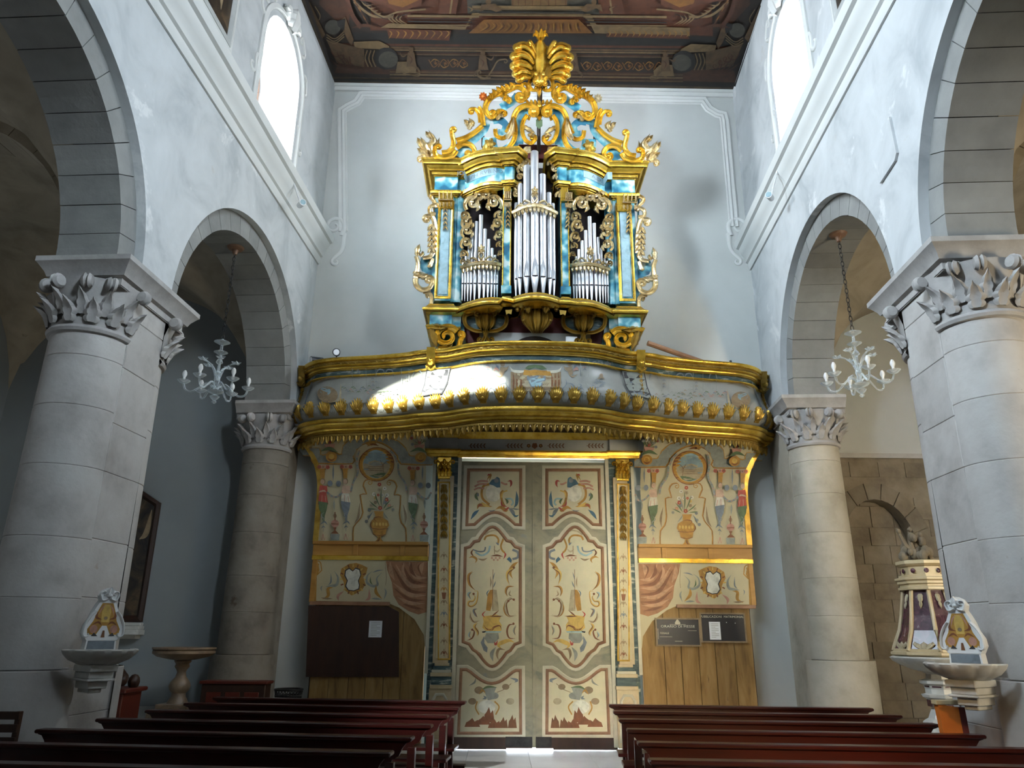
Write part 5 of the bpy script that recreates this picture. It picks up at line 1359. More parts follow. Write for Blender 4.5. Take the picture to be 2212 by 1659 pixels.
for i in range(n):
    for proto, sh in ((lf0, 0.5), (sp0, 1.0)):
        t = PL[-1]*(i+sh)/n
        if t > PL[-1]-0.02: continue
        p, d = along(t)
        o = proto.copy(); COL.objects.link(o)
        o.parent = bal; o.matrix_parent_inverse = bal.matrix_basis.inverted()
        o.location = p; o.rotation_euler = (0, 0, atan2(d.y, d.x))
for o in (lf0, sp0): bpy.data.objects.remove(o)
# carved drops hanging from the lower cornice
q = MB()
fl_ = lambda a, b, h: Vector((a, 0.155-h, b))
q.leaf([(0, 4.80), (0, 4.74), (0, 4.645)], 0.056, fl_, 0.05, 2, tip=0.3); q.knob(0, 4.775, 0.036, fl_, 0.05); q.box(-0.055, 0.055, 0.11, 0.16, 4.765, 4.80)
dr0 = q.build('carved_drop', ['darkgold'], None)
n = 84
for i in range(n):
    p, d = along(PL[-1]*(i+0.5)/n)
    o = dr0.copy(); COL.objects.link(o)
    o.parent = bal; o.matrix_parent_inverse = bal.matrix_basis.inverted()
    o.location = p; o.rotation_euler = (0, 0, atan2(d.y, d.x)); o.scale = (1, 1, 1)
bpy.data.objects.remove(dr0)
# gilt ornament along the rail
q = MB()
for i in range(72):
    p, d = along(PL[-1]*(i+0.5)/72)
    nrm = Vector((d.y, -d.x, 0))
    f_ = lambda a, b, h: p+d*a+nrm*(0.028+h)+Vector((0, 0, b))
    q.leaf([(-0.05, 5.985), (0, 6.0), (0.05, 5.985)], 0.022, f_, 0.02, 2)
    q.knob(0.058, 5.985, 0.014, f_, 0.018, n=6)
q.build('carved_running_leaf', ['darkgold'], top)
# masks and husk drops over the corbel blocks, ends of the rail
for sx in (1, -1):
    for a_, sc_ in ((1.72, 1.0), (4.07, 0.8)):
        q = MB()
        x0 = XM+sx*a_
        f_ = lambda a, b, h: Vector((x0+a, planY(x0)+0.02-prof_out(b)-h if b < 5.8 else planY(x0)-0.0-h, b))
        q.box(-0.07*sc_, 0.07*sc_, 0, 0.12, 5.78, 6.11, fn=lambda a, h, b: f_(a, b, h+0.0))
        q.knob(0, 5.86, 0.06*sc_, f_, 0.10, h0=0.10)
        for i in range(5):
            z = 5.76-0.085*i
            q.leaf([(0, z), (0, z-0.05), (0, z-0.105)], 0.048*(1-0.12*i)*sc_, f_, 0.06, 2, h0=0.0)
        q.carve([(-0.08*sc_, 5.80), (0, 5.77), (0.08*sc_, 5.80)], 0.016, f_, 0.05, 'r', h0=0.06)
        q.build('carved_mask', ['gold' if a_ < 2 else 'darkgold'], bal)
# ================================================================== pipe organ on the loft
YO = 11.45
org = root('pipe_organ', (XM, 12.0, 5.08), 'blue marbled pipe organ with gilded scroll crest standing on the balcony', 'organ')
def xc(z): return 0.545+0.0225*(z-7.08)
def fo(sg, Y0=YO):
    def f(a, b, h):
        ln = max(0.0, (330-b)/270)*0.45
        v = at(a, b, Y0-h-ln)
        return v if sg > 0 else Vector((2*xc(v.z)-v.x, v.y, v.z))
    return f
FL, FR = fo(1), fo(-1)
def opx(px, Y=YO): return xc(7.9)-at(px, 540, Y).x             # distance from the middle of a left-half pixel column
def oz(py, Y=YO): return at(1157, py, Y).z
def obox(px0, px1, py0, py1, y0, y1, name, mt, parent=None, sg=1, c=0.006):
    a0, a1 = opx(px0, y0), opx(px1, y0)
    x0, x1 = (XM-a0, XM-a1) if sg > 0 else (XM+a1, XM+a0)
    q = MB(); q.cbox(min(x0, x1), max(x0, x1), y0, y1, oz(py1), oz(py0), c)
    return q.build(name, [mt], parent or org, smooth=0)
both = lambda f: [f(1), f(-1)]
# carcass
YT_ = 11.62                                   # the outer towers stand back from the middle
A1 = opx(937, YT_)
q = MB(); q.box(XM-A1+0.02, XM+A1-0.02, 11.92, 12.72, oz(664), oz(330)); q.build('case_back', ['dark'], org, smooth=0)
q = MB(); q.box(XM-A1+0.1, XM+A1-0.1, 11.90, 12.70, 5.08, oz(664)); q.build('lower_case', ['darkred'], org, smooth=0)
q = MB(); q.box(XM-0.95, XM+0.95, 11.72, 11.82, 5.9, oz(706)); kb = q.build('keyboard_case', ['greystone'], org, smooth=0)
q = MB(); q.plate([(XM-0.42, 5.95), (XM+0.42, 5.95)]+[(XM+0.42*cos(pi*i/16), oz(750)+0.30*sin(pi*i/16)) for i in range(17)], [], lambda a, b, h: Vector((a, 11.70+h, b)), 0, 0.03); q.build('keyboard_lid', ['dark'], kb, smooth=0)
# mouldings and friezes following the plan of the case
UP = [(A1+0.02, 12.6), (A1+0.02, YT_), (opx(986, YT_), YT_), (opx(986, YT_), YT_+0.08), (opx(1002, YT_), YT_+0.08)]
UP += [(opx(1002, YT_)+(opx(1090)-opx(1002, YT_))*t, YT_+0.06-0.36*sin(pi*(0.04+0.60*t))**1.0) for t in (0.0, 0.15, 0.3, 0.45, 0.6, 0.75, 0.9, 1.0)]
UP += [(opx(1091), 11.28), (opx(1108), 11.26), (opx(1112), 11.30), (opx(1112), 11.8)]
LOW = UP[:-3]+[(opx(1091), 11.28), (opx(1106), 11.27), (opx(1109), 11.33)]+[(opx(1109)*(1-t), 11.31-0.20*sin(pi/2*t)) for t in (0.15, 0.35, 0.55, 0.75, 1.0)]
fb3 = lambda a, b, z: Vector((a, b, z))
def upper(prof, name, mt, rng=None, mis=None):
    for sg in (1, -1):
        pth = [(XM-sg*a, y) for a, y in UP]
        if rng: pth = pth[rng[0]:rng[1]]
        q = MB(); q.moulding(pth, prof, fb3, flip=-sg, mis=mis)
        q.build(name, mt if isinstance(mt, list) else [mt], org)
def PR(rows): return [(o, at(1157, y, 11.36-max(o, 0)).z) for o, y in rows]
upper(PR([(-0.3, 367), (0.0, 367), (0.02, 366), (0.02, 362), (0.055, 361.5), (0.06, 357), (0.06, 353), (0.10, 352.5), (0.10, 349), (0.135, 344), (0.15, 341), (0.15, 337.5), (0.20, 337), (0.215, 331), (0.235, 328), (0.235, 324), (-0.3, 316)]), 'cornice', ['gold', 'darkgold'], mis=[0, 0, 0, 1, 0, 0, 1, 0, 0, 0, 0, 1, 0, 0, 0, 0])  # dark gold steps stand in for the shadow lines of the cornice
upper(PR([(-0.3, 396), (0.0, 396), (0.0, 366), (-0.3, 366)]), 'frieze', 'blue')
upper(PR([(-0.3, 411), (0.0, 411), (0.0, 407), (0.03, 406.5), (0.03, 402), (0.06, 401.5), (0.07, 397), (0.07, 395), (-0.3, 394)]), 'architrave', ['gold', 'darkgold'], mis=[0, 0, 1, 0, 1, 0, 0, 0])  # darker segments colour in the shade under each fillet
pth = [(XM-a, y) for a, y in LOW]+[(XM+a, y) for a, y in reversed(LOW[:-1])]
def lower(prof, name, mt, path=pth, mis=None):
    q = MB(); q.moulding(path, prof, fb3, flip=-1, mis=mis); return q.build(name, mt if isinstance(mt, list) else [mt], org)
lower(PR([(-0.3, 668), (0.0, 668), (0.02, 666), (0.05, 663), (0.05, 660), (0.085, 659.5), (0.10, 656), (0.10, 653), (0.05, 651), (0.02, 648), (0.0, 645), (-0.3, 645)]), 'base_moulding', ['gold', 'darkgold'], mis=[0, 0, 0, 1, 1, 0, 0, 0, 1, 0, 0])  # shadow gaps of the moulding coloured with dark gold
for sg in (1, -1):
    tw = [(XM-sg*a, y) for a, y in UP[:5]]
    for rows, nm, mt in (([(-0.3, 691), (-0.02, 691), (-0.02, 666), (-0.3, 666)], 'lower_frieze', 'blue'), ([(-0.3, 700), (0.0, 700), (0.03, 696), (0.04, 692), (0, 690), (-0.3, 690)], 'lower_moulding', 'gold')):
        q = MB(); q.moulding(tw, PR(rows), fb3, flip=-sg); q.build(nm, [mt], org)
# towers: marbled sides, pilasters, rounded corner column
for sg in (1, -1):
    f_ = fo(sg, YT_)
    obox(937, 986, 411, 643, YT_+0.04, 12.6, 'tower', 'blue', sg=sg)
    pil = obox(946, 979, 411, 643, YT_, YT_+0.05, 'pilaster', 'blue', sg=sg)
    obox(953, 972, 432, 630, YT_-0.015, YT_+0.005, 'pilaster_field', 'p_aqua', pil, sg)
    x0, x1 = opx(948, YT_), opx(977, YT_)
    rect = [(XM-sg*x0, oz(428)), (XM-sg*x0, oz(636)), (XM-sg*x1, oz(636)), (XM-sg*x1, oz(428))]
    q = MB(); q.moulding(rect, [(-0.025, 0), (-0.025, 0.02), (0, 0.03), (0.025, 0.02), (0.025, 0)], lambda a, b, h: Vector((a, YT_+0.005-h, b)), closed=True); q.build('gilt_edge', ['gold'], pil)
    q = MB()
    for i in range(5):
        y = 452+i*10
        for k in (-1, 1): q.leaf([(962, y-4), (962+k*3, y+1), (962+k*5.5, y+7)], 2.0, f_, 0.04, 1, h0=0.02)
    q.build('carved_husks', ['palegold'], pil)
    for x0_, x1_, fw in ((946, 978, YT_-0.02), (1088, 1106, 11.30)):
        f_ = fo(sg, fw)
        xm = (x0_+x1_)/2
        cap = obox(x0_+1, x1_-1, 411, 445, fw-0.03, fw+0.1, 'capital', 'gold', pil if x0_ == 946 else org, sg)
        q = MB()
        for i in range(4):
            x = x0_+3+(x1_-x0_-6)*i/3
            q.carve([(x, 413), (x, 420), (x, 428)], 1.6, f_, 0.05, 'r', h0=0.02)
        q.carve([(x0_, 431), (x1_, 431)], 2.2, f_, 0.07, 'r', h0=0.02)
        for i in range(4):
            x = x0_+4+(x1_-x0_-8)*i/3
            q.leaf([(x, 436), (x, 442), (x, 449)], 3.4, f_, 0.05, 2, h0=0.02)
        q.build('flutes', ['palegold'], cap)
    f_ = fo(sg)
    xcn, zb, zt_ = opx(993, YT_+0.1), oz(643), oz(411)
    q = MB(); q.lathe([(0.085, zb), (0.085, zt_)], (XM-sg*xcn, YT_+0.13, 0), 16); q.build('corner_column', ['blue'], org)
    ip = obox(1088, 1106, 411, 643, 11.33, 11.95, 'inner_pilaster', 'blue', sg=sg)
    for px in (1089, 1105): obox(px-1.2, px+1.2, 430, 643, 11.315, 11.34, 'gilt_edge', 'gold', ip, sg, 0.004)
    obox(1086, 1108, 626, 643, 11.29, 11.40, 'pedestal', 'blue', ip, sg)
    q = MB()
    for i in range(5):
        y = 450+i*9
        for k in (-1, 1): q.leaf([(1097, y-4), (1097+k*3, y+1), (1097+k*5, y+7)], 1.9, f_, 0.05, 1, h0=0.125)
    q.build('carved_husks', ['palegold'], ip)
# ---- pipes, each its own
def pipe(px, wpx, ytop, ymouth, ytip, Y, sg=1, mt='silver'):
    a = opx(px, Y); x = XM-sg*a
    r = wpx*0.00405
    zt, zm, zf = oz(ytop, Y), oz(ymouth, Y), oz(ytip, Y)
    q = MB()
    n = 18
    q.lathe([(0.012, zf), (r*0.30, zf+0.01), (r*0.97, zm-0.01), (r, zm+0.012), (r, zt-0.004), (r-0.006, zt), (r-0.006, zt-0.15)], (x, Y, 0), n)
    # flattened upper lip, a pointed arch beaten flat, over a dark slot
    L = r*0.80
    yy = Y-r*0.985
    q.add([(x-L, yy+0.004, zm+0.014), (x+L, yy+0.004, zm+0.014), (x+L*0.8, yy-0.001, zm+0.16*r/0.07+0.06), (x, yy-0.004, zm+0.30*r/0.07+0.08), (x-L*0.8, yy-0.001, zm+0.16*r/0.07+0.06)], [(0, 1, 2, 3, 4)])
    q.add([(x-L*0.85, Y-r-0.003, zm-0.012), (x+L*0.85, Y-r-0.003, zm-0.012), (x+L*0.85, Y-r-0.003, zm+0.014), (x-L*0.85, Y-r-0.003, zm+0.014)], [(0, 1, 2, 3)], 1)
    return q.build('pipe', [mt, 'dark'], org, smooth=40)
for px, w_, yt in ((1117.5, 9.5, 440), (1126, 11.5, 399), (1140, 15, 360), (1157.5, 17.5, 329), (1175, 15, 378), (1189, 11.5, 417), (1197.5, 9.5, 440)):
    t = (px-1157.5)/42
    pipe(px, w_, yt, 606-6*(1-t*t), 642-4*(1-t*t), 11.36-0.20*(1-t*t))
SP = [(1004, 5.2, 562), (1009.5, 5.4, 556), (1015.5, 6, 534), (1022, 6.8, 511), (1030, 8.2, 481), (1040, 9.4, 467), (1049.5, 8.4, 497), (1058, 7.4, 519), (1065.5, 6.6, 538), (1072, 6, 553), (1077.5, 5.4, 563)]
for sg in (1, -1):
    for i, (px, w_, yt) in enumerate(SP):
        t = (i-5)/5.5
        pipe(px, w_, yt, 616, 652, 11.66-0.09*(1-t*t)-0.012*i, sg)
# gilded collars with lobes across the pipes
def collar(x0, x1, y, bow, Yb, sg, n, name='pipe_collar', mt='palegold', slope=0.0):
    OZ = lambda v: oz(v, Yb)
    q = MB()
    N_ = 18
    P3 = []
    for i in range(N_+1):
        t = i/N_
        px = x0+(x1-x0)*t
        yy_ = Yb-bow*sin(pi*t)-slope*t; P3.append((XM-sg*opx(px, yy_), yy_, oz(y, Yb)))
    q.moulding([(p[0], p[1]) for p in P3], [(0, OZ(y+5)), (0.03, OZ(y+4)), (0.045, OZ(y)), (0.03, OZ(y-3)), (0, OZ(y-4))], fb3, flip=-sg)
    for i in range(n):
        t = (i+0.5)/n
        px = x0+(x1-x0)*t; yb = Yb-bow*sin(pi*t)-slope*t
        f2 = lambda a, b, h: Vector((XM-sg*opx(a, yb), yb-h, OZ(b)))
        q.leaf([(px, y+4), (px, y+10), (px, y+17)], (x1-x0)/n*0.46, f2, 0.035, 1)
    o = q.build(name, [mt], org)
    q = MB()                                           # cresting of little scrolls with a central rosette
    xm = (x0+x1)/2
    def f3(a, b, h):
        t = max(0, min(1, (a-x0)/(x1-x0)))
        yb = Yb-bow*sin(pi*t)-slope*t
        return Vector((XM-sg*opx(a, yb), yb-h, OZ(b)))
    for s2 in (1, -1):
        w2 = (x1-x0)/2
        q.carve(volute(cr([(xm+s2*w2*0.2, y-6), (xm+s2*w2*0.45, y-13), (xm+s2*w2*0.62, y-8)], 5), 3.2, 0.9, -s2 if True else s2), (1.8, 1.0), f3, 0.04, 'r')
        q.carve(volute(cr([(xm+s2*w2*0.55, y-4), (xm+s2*w2*0.78, y-9), (xm+s2*w2*0.92, y-3)], 5), 2.6, 0.9, s2), (1.6, 1.0), f3, 0.04, 'r')
        q.carve(volute(cr([(xm, y-5), (xm+s2*w2*0.12, y-14), (xm+s2*w2*0.06, y-20)], 5), 3.0, 0.9, s2), (1.8, 1.0), f3, 0.05, 'r')
    for k in range(6):
        a = 2*pi*k/6+0.5
        q.leaf([(xm, y-26), (xm+5*cos(a), y-26+6*sin(a)), (xm+9*cos(a), y-26+10*sin(a))], 3.6, f3, 0.05, 2, h0=0.03)
    q.knob(xm, y-26, 3.4, f3, 0.09)
    q.build('collar_cresting', ['palegold'], o)
collar(1110, 1205, 460, 0.24, 11.30, 1, 11)
for sg in (1, -1): collar(1000, 1084, 580, 0.12, 11.60, sg, 10, slope=0.12)

WK = 1.45
# ---- carving: helpers that put one scroll or leaf on both sides
def sc(pts, wd, mt='gold', h=0.07, prof='c', vol=None, pre=None, name='carved_scroll', h0=0.02, Y0=YO, sm=6):
    for sg in (1, -1):
        f_ = fo(sg, Y0)
        P = cr(pts, sm)
        wd_ = tuple(x*WK for x in wd) if isinstance(wd, tuple) else wd*WK
        if vol: P = volute(P, *vol)
        if pre: P = rev(volute(rev(P), *pre))
        q = MB(); q.carve(P, wd_, f_, h, prof, h0=h0)
        if vol and prof != 'flat': q.knob(P[-1][0], P[-1][1], (wd_[1] if isinstance(wd, tuple) else wd_)*1.25, f_, h*1.15, 8, h0=h0)
        if pre and prof != 'flat': q.knob(P[0][0], P[0][1], (wd_[0] if isinstance(wd, tuple) else wd_)*1.25, f_, h*1.15, 8, h0=h0)
        q.build(name, [mt], org)
def lv(pts, w_, mt='gold', h=0.07, lobes=3, name='carved_leaf', h0=0.03, Y0=YO, tip=0.6):
    for sg in (1, -1):
        q = MB(); q.leaf(pts, w_*1.28, fo(sg, Y0), h*1.15, lobes, h0=h0, tip=tip); q.build(name, [mt], org)
def kn(a, b, r, mt='gold', h=0.08, name='carved_rosette', h0=0.03, Y0=YO):
    for sg in (1, -1):
        q = MB(); q.knob(a, b, r, fo(sg, Y0), h, 12, h0=h0)
        for k in range(5):
            t = 2*pi*k/5
            q.leaf([(a+r*0.3*cos(t), b+r*0.3*sin(t)), (a+r*0.9*cos(t), b+r*0.9*sin(t)), (a+r*1.5*cos(t), b+r*1.5*sin(t))], r*0.6, fo(sg, Y0), h*0.6, 2, h0=h0)
        q.build(name, [mt], org)
c1 = cv(880, 180, 7.54)
c2 = cv(1040, 50, 5.926)
c3 = cv(880, 390, 5.72)
YC = 11.42
# blue marbled boards that carry the crest
for pts, wd in ((c1((840, 1200), (960, 1010), (1120, 880), (1260, 740), (1310, 560)), (7.5, 5)), (c1((1200, 1190), (1420, 1150), (1620, 1080), (1760, 950)), (7, 7)), (c1((1815, 990), (1815, 800), (1805, 640), (1860, 500), (1960, 430)), (7, 5)),
                (c1((1400, 600), (1510, 600), (1600, 680), (1560, 790), (1480, 790)), (6, 4)), (c1((1530, 400), (1640, 330), (1730, 280), (1800, 190)), (6.5, 6)), (c1((1280, 600), (1360, 600), (1460, 560)), (4.5, 4)), (c1((1340, 880), (1340, 1000), (1360, 1120)), (10, 12)), (c1((880, 1120), (1000, 1130), (1120, 1130)), (8, 8))):
    sc(pts, wd, 'blue', 0.05, 'flat', name='crest_board', h0=-0.03, Y0=YC)
# gilded scrolls
sc(c1((1235, 690), (1225, 560), (1205, 450), (1165, 375)), (4.6, 2.6), h=0.09)
sc(c1((1190, 640), (1170, 500), (1110, 425), (1060, 415)), (3.6, 2.2), 'gold', 0.07, vol=(6.2, 0.9, -1))
sc(c1((800, 940), (950, 890), (1100, 800), (1225, 690)), (5.0, 4.0), h=0.09)
sc(c1((560, 1130), (660, 1115), (735, 1040), (750, 940), (730, 850), (720, 770)), (4.2, 3.4), vol=(4.6, 0.75, 1))
sc(c1((800, 1050), (900, 985), (1020, 1000), (1090, 1090), (1050, 1165)), (5.0, 2.6), vol=(7.5, 0.95, 1), h=0.09)
sc(c1((800, 1090), (740, 1170), (600, 1210), (470, 1170), (445, 1070), (480, 1020)), (4.6, 2.6), vol=(4.6, 0.9, 1), h=0.09)
for pts, w_ in ((c1((420, 1250), (340, 1120), (270, 990), (215, 870)), 9), (c1((400, 1230), (370, 1030), (430, 920), (345, 760)), 8), (c1((320, 1190), (230, 1110), (155, 1055)), 6.5), (c1((440, 1110), (490, 1000), (522, 880)), 4.5), (c1((300, 1120), (200, 960), (160, 880)), 6), (c1((390, 900), (330, 830), (295, 775)), 5), (c1((480, 1230), (380, 1180), (330, 1080)), 8)):
    lv(pts, w_, 'palegold', 0.09, 4, tip=0.9, Y0=11.62)
sc(c1((460, 1250), (320, 1200), (220, 1200)), (4.0, 2.2), 'palegold', vol=(5.4, 0.95, -1), Y0=11.62)
lv(c1((985, 750), (1045, 650), (1000, 560)), 5.5, 'palegold', 0.08); lv(c1((990, 700), (960, 630), (915, 590)), 5, 'palegold', 0.08); lv(c1((1060, 700), (1070, 640), (1050, 590)), 3.6, 'gold', 0.06)
sc(c1((1560, 150), (1420, 190), (1310, 290), (1270, 420), (1320, 520)), (5.5, 3.4), vol=(8.5, 1.0, -1), h=0.11)
sc(c1((1500, 200), (1620, 130), (1780, 60), (1900, 110), (1910, 210)), (4.5, 4.5), vol=(9.5, 1.1, 1), h=0.11)
sc(c1((1280, 1080), (1400, 1140), (1560, 1110), (1690, 1000), (1752, 860), (1752, 700), (1730, 570), (1800, 430), (1940, 365), (2060, 390)), (3.6, 5.2), vol=(9, 1.1, 1), h=0.10)
sc(c1((1960, 510), (1885, 620), (1870, 780), (1920, 920), (2010, 975), (2070, 930)), (3.6, 3.0), vol=(6.5, 0.8, -1), h=0.09)
sc(c1((2000, 580), (1930, 560), (1900, 640)), (3.0, 2.0), h=0.07)
lv(c1((1890, 700), (1990, 760), (2090, 820)), 5, 'palegold', 0.07); lv(c1((1960, 850), (2030, 830), (2070, 880)), 4, 'palegold', 0.07)
lv(c1((1620, 900), (1690, 760), (1735, 540)), 6.5, 'palegold', 0.09, 5, h0=0.08); lv(c1((1600, 800), (1660, 700), (1700, 560)), 4.5, 'gold', 0.08, 4, h0=0.06)
sc(c1((1430, 740), (1450, 850), (1550, 895), (1650, 840)), (3.4, 3.6), h=0.08)
kn(*c1((1345, 985))[0], 9.5, 'darkgold', 0.09); lv(c1((1345, 960), (1300, 1060), (1360, 1120)), 9, 'gold', 0.08)
sc(c1((1460, 430), (1500, 500), (1560, 520)), (3.6, 2.4), vol=(5, 0.8, -1)); lv(c1((1430, 540), (1500, 460), (1590, 430)), 6, 'gold', 0.08); lv(c1((1450, 590), (1520, 520), (1560, 560)), 6, 'palegold', 0.07)
for x, y, w_ in ((1400, 120, 6), (1470, 80, 6.5), (1540, 60, 7), (1610, 30, 7.5), (1690, 10, 7.5), (1350, 180, 5), (1580, 200, 7), (1640, 240, 6.5)):
    lv(c1((x, y+90), (x+20, y+30), (x-25, y-30)), w_, 'gold', 0.09, 4, h0=0.05)
for sg in (1, -1):
    q = MB(); a, b = c1((1235, 215))[0]
    for k in range(9):
        t = 2*pi*k/9
        q.leaf([(a, b), (a+5*cos(t), b+5*sin(t)), (a+10*cos(t), b+11*sin(t))], 4, fo(sg), 0.07, 2, h0=0.04)
    q.knob(a, b, 4.5, fo(sg), 0.10, h0=0.04)
    q.build('carved_rose', ['ochremarble' if sg < 0 else 'orange'], org)
# shell and cartouche on top
for pts, w_ in ((((705, 400), (665, 310), (622, 245)), 6.0), (((690, 450), (630, 340), (545, 285), (455, 310)), 9.5), (((670, 520), (600, 430), (510, 395), (420, 425)), 10.5), (((650, 590), (580, 540), (490, 515), (420, 550)), 10.5), (((640, 650), (570, 620), (500, 610), (440, 650)), 9.5), (((640, 700), (590, 690), (530, 690), (480, 725)), 8.5)):
    P_ = cr(c2(*pts), 5)
    for sg in (1, -1):
        f_ = fo(sg); n_ = len(P_)
        q = MB(); q.carve(P_, [w_*(0.35+0.65*sin(pi*0.5*min(1, (i/(n_-1))*1.25))) for i in range(n_)], f_, 0.17, 'r', h0=0.05)
        q.knob(P_[-1][0], P_[-1][1], w_*1.02, f_, 0.18, 12, h0=0.05); q.knob(P_[-3][0]-2, P_[-3][1]+2, w_*0.7, f_, 0.22, 10, h0=0.05)
        q.carve([(a-1, b-w_*0.45) for a, b in P_[4:]], (1.0, 1.8), f_, 0.20, 'r', h0=0.05)
        q.build('shell_lobe', ['gold'], org)
q = MB(); q.plate([(1165.7+sx*x, y) for sx, rng in ((1, (0, 1, 2, 3, 4, 5, 6)), (-1, (6, 5, 4, 3, 2, 1, 0))) for x, y in [[(4, 96), (26, 102), (42, 112), (46, 130), (42, 150), (34, 166), (14, 176)][k] for k in rng]], [], lambda a, b, h: FL(a, b, h), -0.02, 0.03); q.build('shell_back', ['oldgold'], org, smooth=0)
sc(c2((640, 690), (610, 790), (640, 850), (690, 860)), (3.6, 2.0), vol=(5, 0.7, -1)); sc(c2((690, 690), (720, 710), (735, 760)), (3.2, 2.2), vol=(4, 0.8, 1), h0=0.12)
sc(c2((500, 800), (570, 780), (610, 900), (560, 990)), (3, 2), 'gold', 0.07)
q = MB()
X0 = 1165.7
def fcn(a, b, h):
    v = FL(a, b, h); return v
q.leaf([(X0, 160), (X0+0.5, 130), (X0+1, 98), (X0+2, 80)], 17, fcn, 0.15, 2, h0=0.02)
q.leaf([(X0+1, 92), (X0+3, 74), (X0+4, 59)], 7.5, fcn, 0.10, 3, h0=0.04)
for s2 in (1, -1):
    q.leaf([(X0+2, 88), (X0+2+s2*10, 74), (X0+2+s2*17, 80)], 6, fcn, 0.10, 3, h0=0.04)
    q.leaf([(X0+2, 84), (X0+2+s2*8, 70), (X0+2+s2*12, 64)], 4.5, fcn, 0.08, 2, h0=0.04)
q.build('shell_heart', ['gold'], org)
q = MB(); q.knob(X0, 172, 17, fcn, 0.16, 16, h0=0.04); q.knob(X0-8, 160, 6, fcn, 0.14, 10, h0=0.12); q.knob(X0+8, 160, 6, fcn, 0.14, 10, h0=0.12); q.leaf([(X0, 178), (X0-1, 196), (X0-1, 214)], 7, fcn, 0.08, 1)
q.build('cartouche', ['gold'], org)
q = MB(); q.tube([FL(X0, 232, -0.03), FL(X0, 200, -0.03), FL(X0, 150, -0.03)], 0.05, 8)
q.tube([FL(X0-2, 330, -0.12), FL(X0-2, 260, -0.12), FL(X0, 200, -0.12)], 0.035, 6); q.build('support_post', ['wood'], org)
q = MB()
for i in range(7):
    x = X0-1+(i-3)*7.5
    q.leaf([(x, 226), (x+(i-3), 220), (x+(i-3)*1.5, 214)], 4.5, fcn, 0.07, 2, h0=0.03)
q.knob(X0-1, 228, 8, fcn, 0.10); q.leaf([(X0-1, 244), (X0-1, 252), (X0-1, 262)], 8, fcn, 0.08, 2); q.build('crown', ['gold'], org)
q = MB(); q.plate([(X0-8, 258), (X0+6, 258), (X0+6, 272), (X0-1, 279), (X0-8, 272)], [], fcn, 0.0, 0.05); q.build('pendant_block', ['p_green'], org, smooth=0)
for sg in (1, -1):
    q = MB(); f_ = fo(sg); q.tube([f_(1043, 318, -0.25), f_(1043, 268, -0.25)], 0.03, 6); q.build('support_post', ['wood'], org)
    q = MB(); q.box(XM-sg*1.0-0.55, XM-sg*1.0+0.55, 11.85, 12.0, oz(330), oz(300)); q.build('case_top', ['dark'], org, smooth=0)
q = MB(); q.box(XM-0.42, XM+0.42, 11.62, 11.75, oz(330), oz(300)); q.build('arch_board', ['darkred'], org, smooth=0)
# carved shades over the side pipes and beside the central tower
def shade(items, mt='palegold', Y0=11.52):
    for x, y, r, sd, a0 in items:
        a, b = c3((x, y))[0]; rr = r/5.72
        pts = [(a+rr*(1.35-0.0*i)*cos(a0+sd*i*0.5), b+rr*1.35*sin(a0+sd*i*0.5)) for i in range(4)]
        sc(pts, (rr*0.25, rr*0.30), mt, 0.07, 'c', vol=(rr*1.15, 1.15, sd), name='carved_shade', h0=0.0, Y0=Y0, sm=4)
        lv([(a-rr*1.2*sd*0.3, b-rr*0.9), (a+rr*sd*0.2, b-rr*1.3), (a+rr*1.0*sd, b-rr*1.5)], rr*0.46, mt, 0.07, 3, 'carved_leaf', h0=0.01, Y0=Y0)
        lv([(a+rr*1.1*sd, b-rr*0.2), (a+rr*1.2*sd, b+rr*0.6), (a+rr*0.7*sd, b+rr*1.3)], rr*0.42, mt, 0.06, 3, 'carved_leaf', h0=0.01, Y0=Y0)
shade([(855, 180, 55, 1, -2.6), (800, 300, 66, 1, 2.4), (715, 440, 36, -1, 0.3), (745, 530, 52, 1, 2.0), (740, 640, 52, 1, 2.2), (725, 785, 48, 1, 2.2), (700, 915, 34, -1, 0.5), (690, 1000, 24, 1, 2.0),
       (1000, 180, 45, -1, -0.4), (1075, 290, 66, -1, 0.7), (1130, 440, 40, 1, 2.8), (1110, 555, 50, -1, 1.0), (1130, 690, 42, -1, 1.0), (1140, 800, 30, 1, 2.6), (1150, 905, 26, -1, 0.7)])
c4 = cv(1080, 310, 4.483)
for (x, y, r, sd, a0) in ((270, 80, 30, 1, 2.0), (255, 190, 28, -1, 0.5), (215, 250, 34, 1, 2.4), (200, 330, 26, -1, 0.3), (180, 420, 30, 1, 2.0), (165, 500, 28, -1, 0.4)):
    a, b = c4((x, y))[0]; rr = r/4.483
    sc([(a+rr*1.3*cos(a0+sd*i*0.5), b+rr*1.3*sin(a0+sd*i*0.5)) for i in range(4)], (rr*0.26, rr*0.32), 'palegold', 0.05, 'c', vol=(rr*1.1, 1.1, sd), name='carved_shade', Y0=11.36, sm=4)
    lv([(a, b-rr*0.6), (a+rr*sd*0.5, b-rr*1.3), (a+rr*1.1*sd, b-rr*1.6)], rr*0.5, 'palegold', 0.05, 3, Y0=11.36)
YW = 11.70
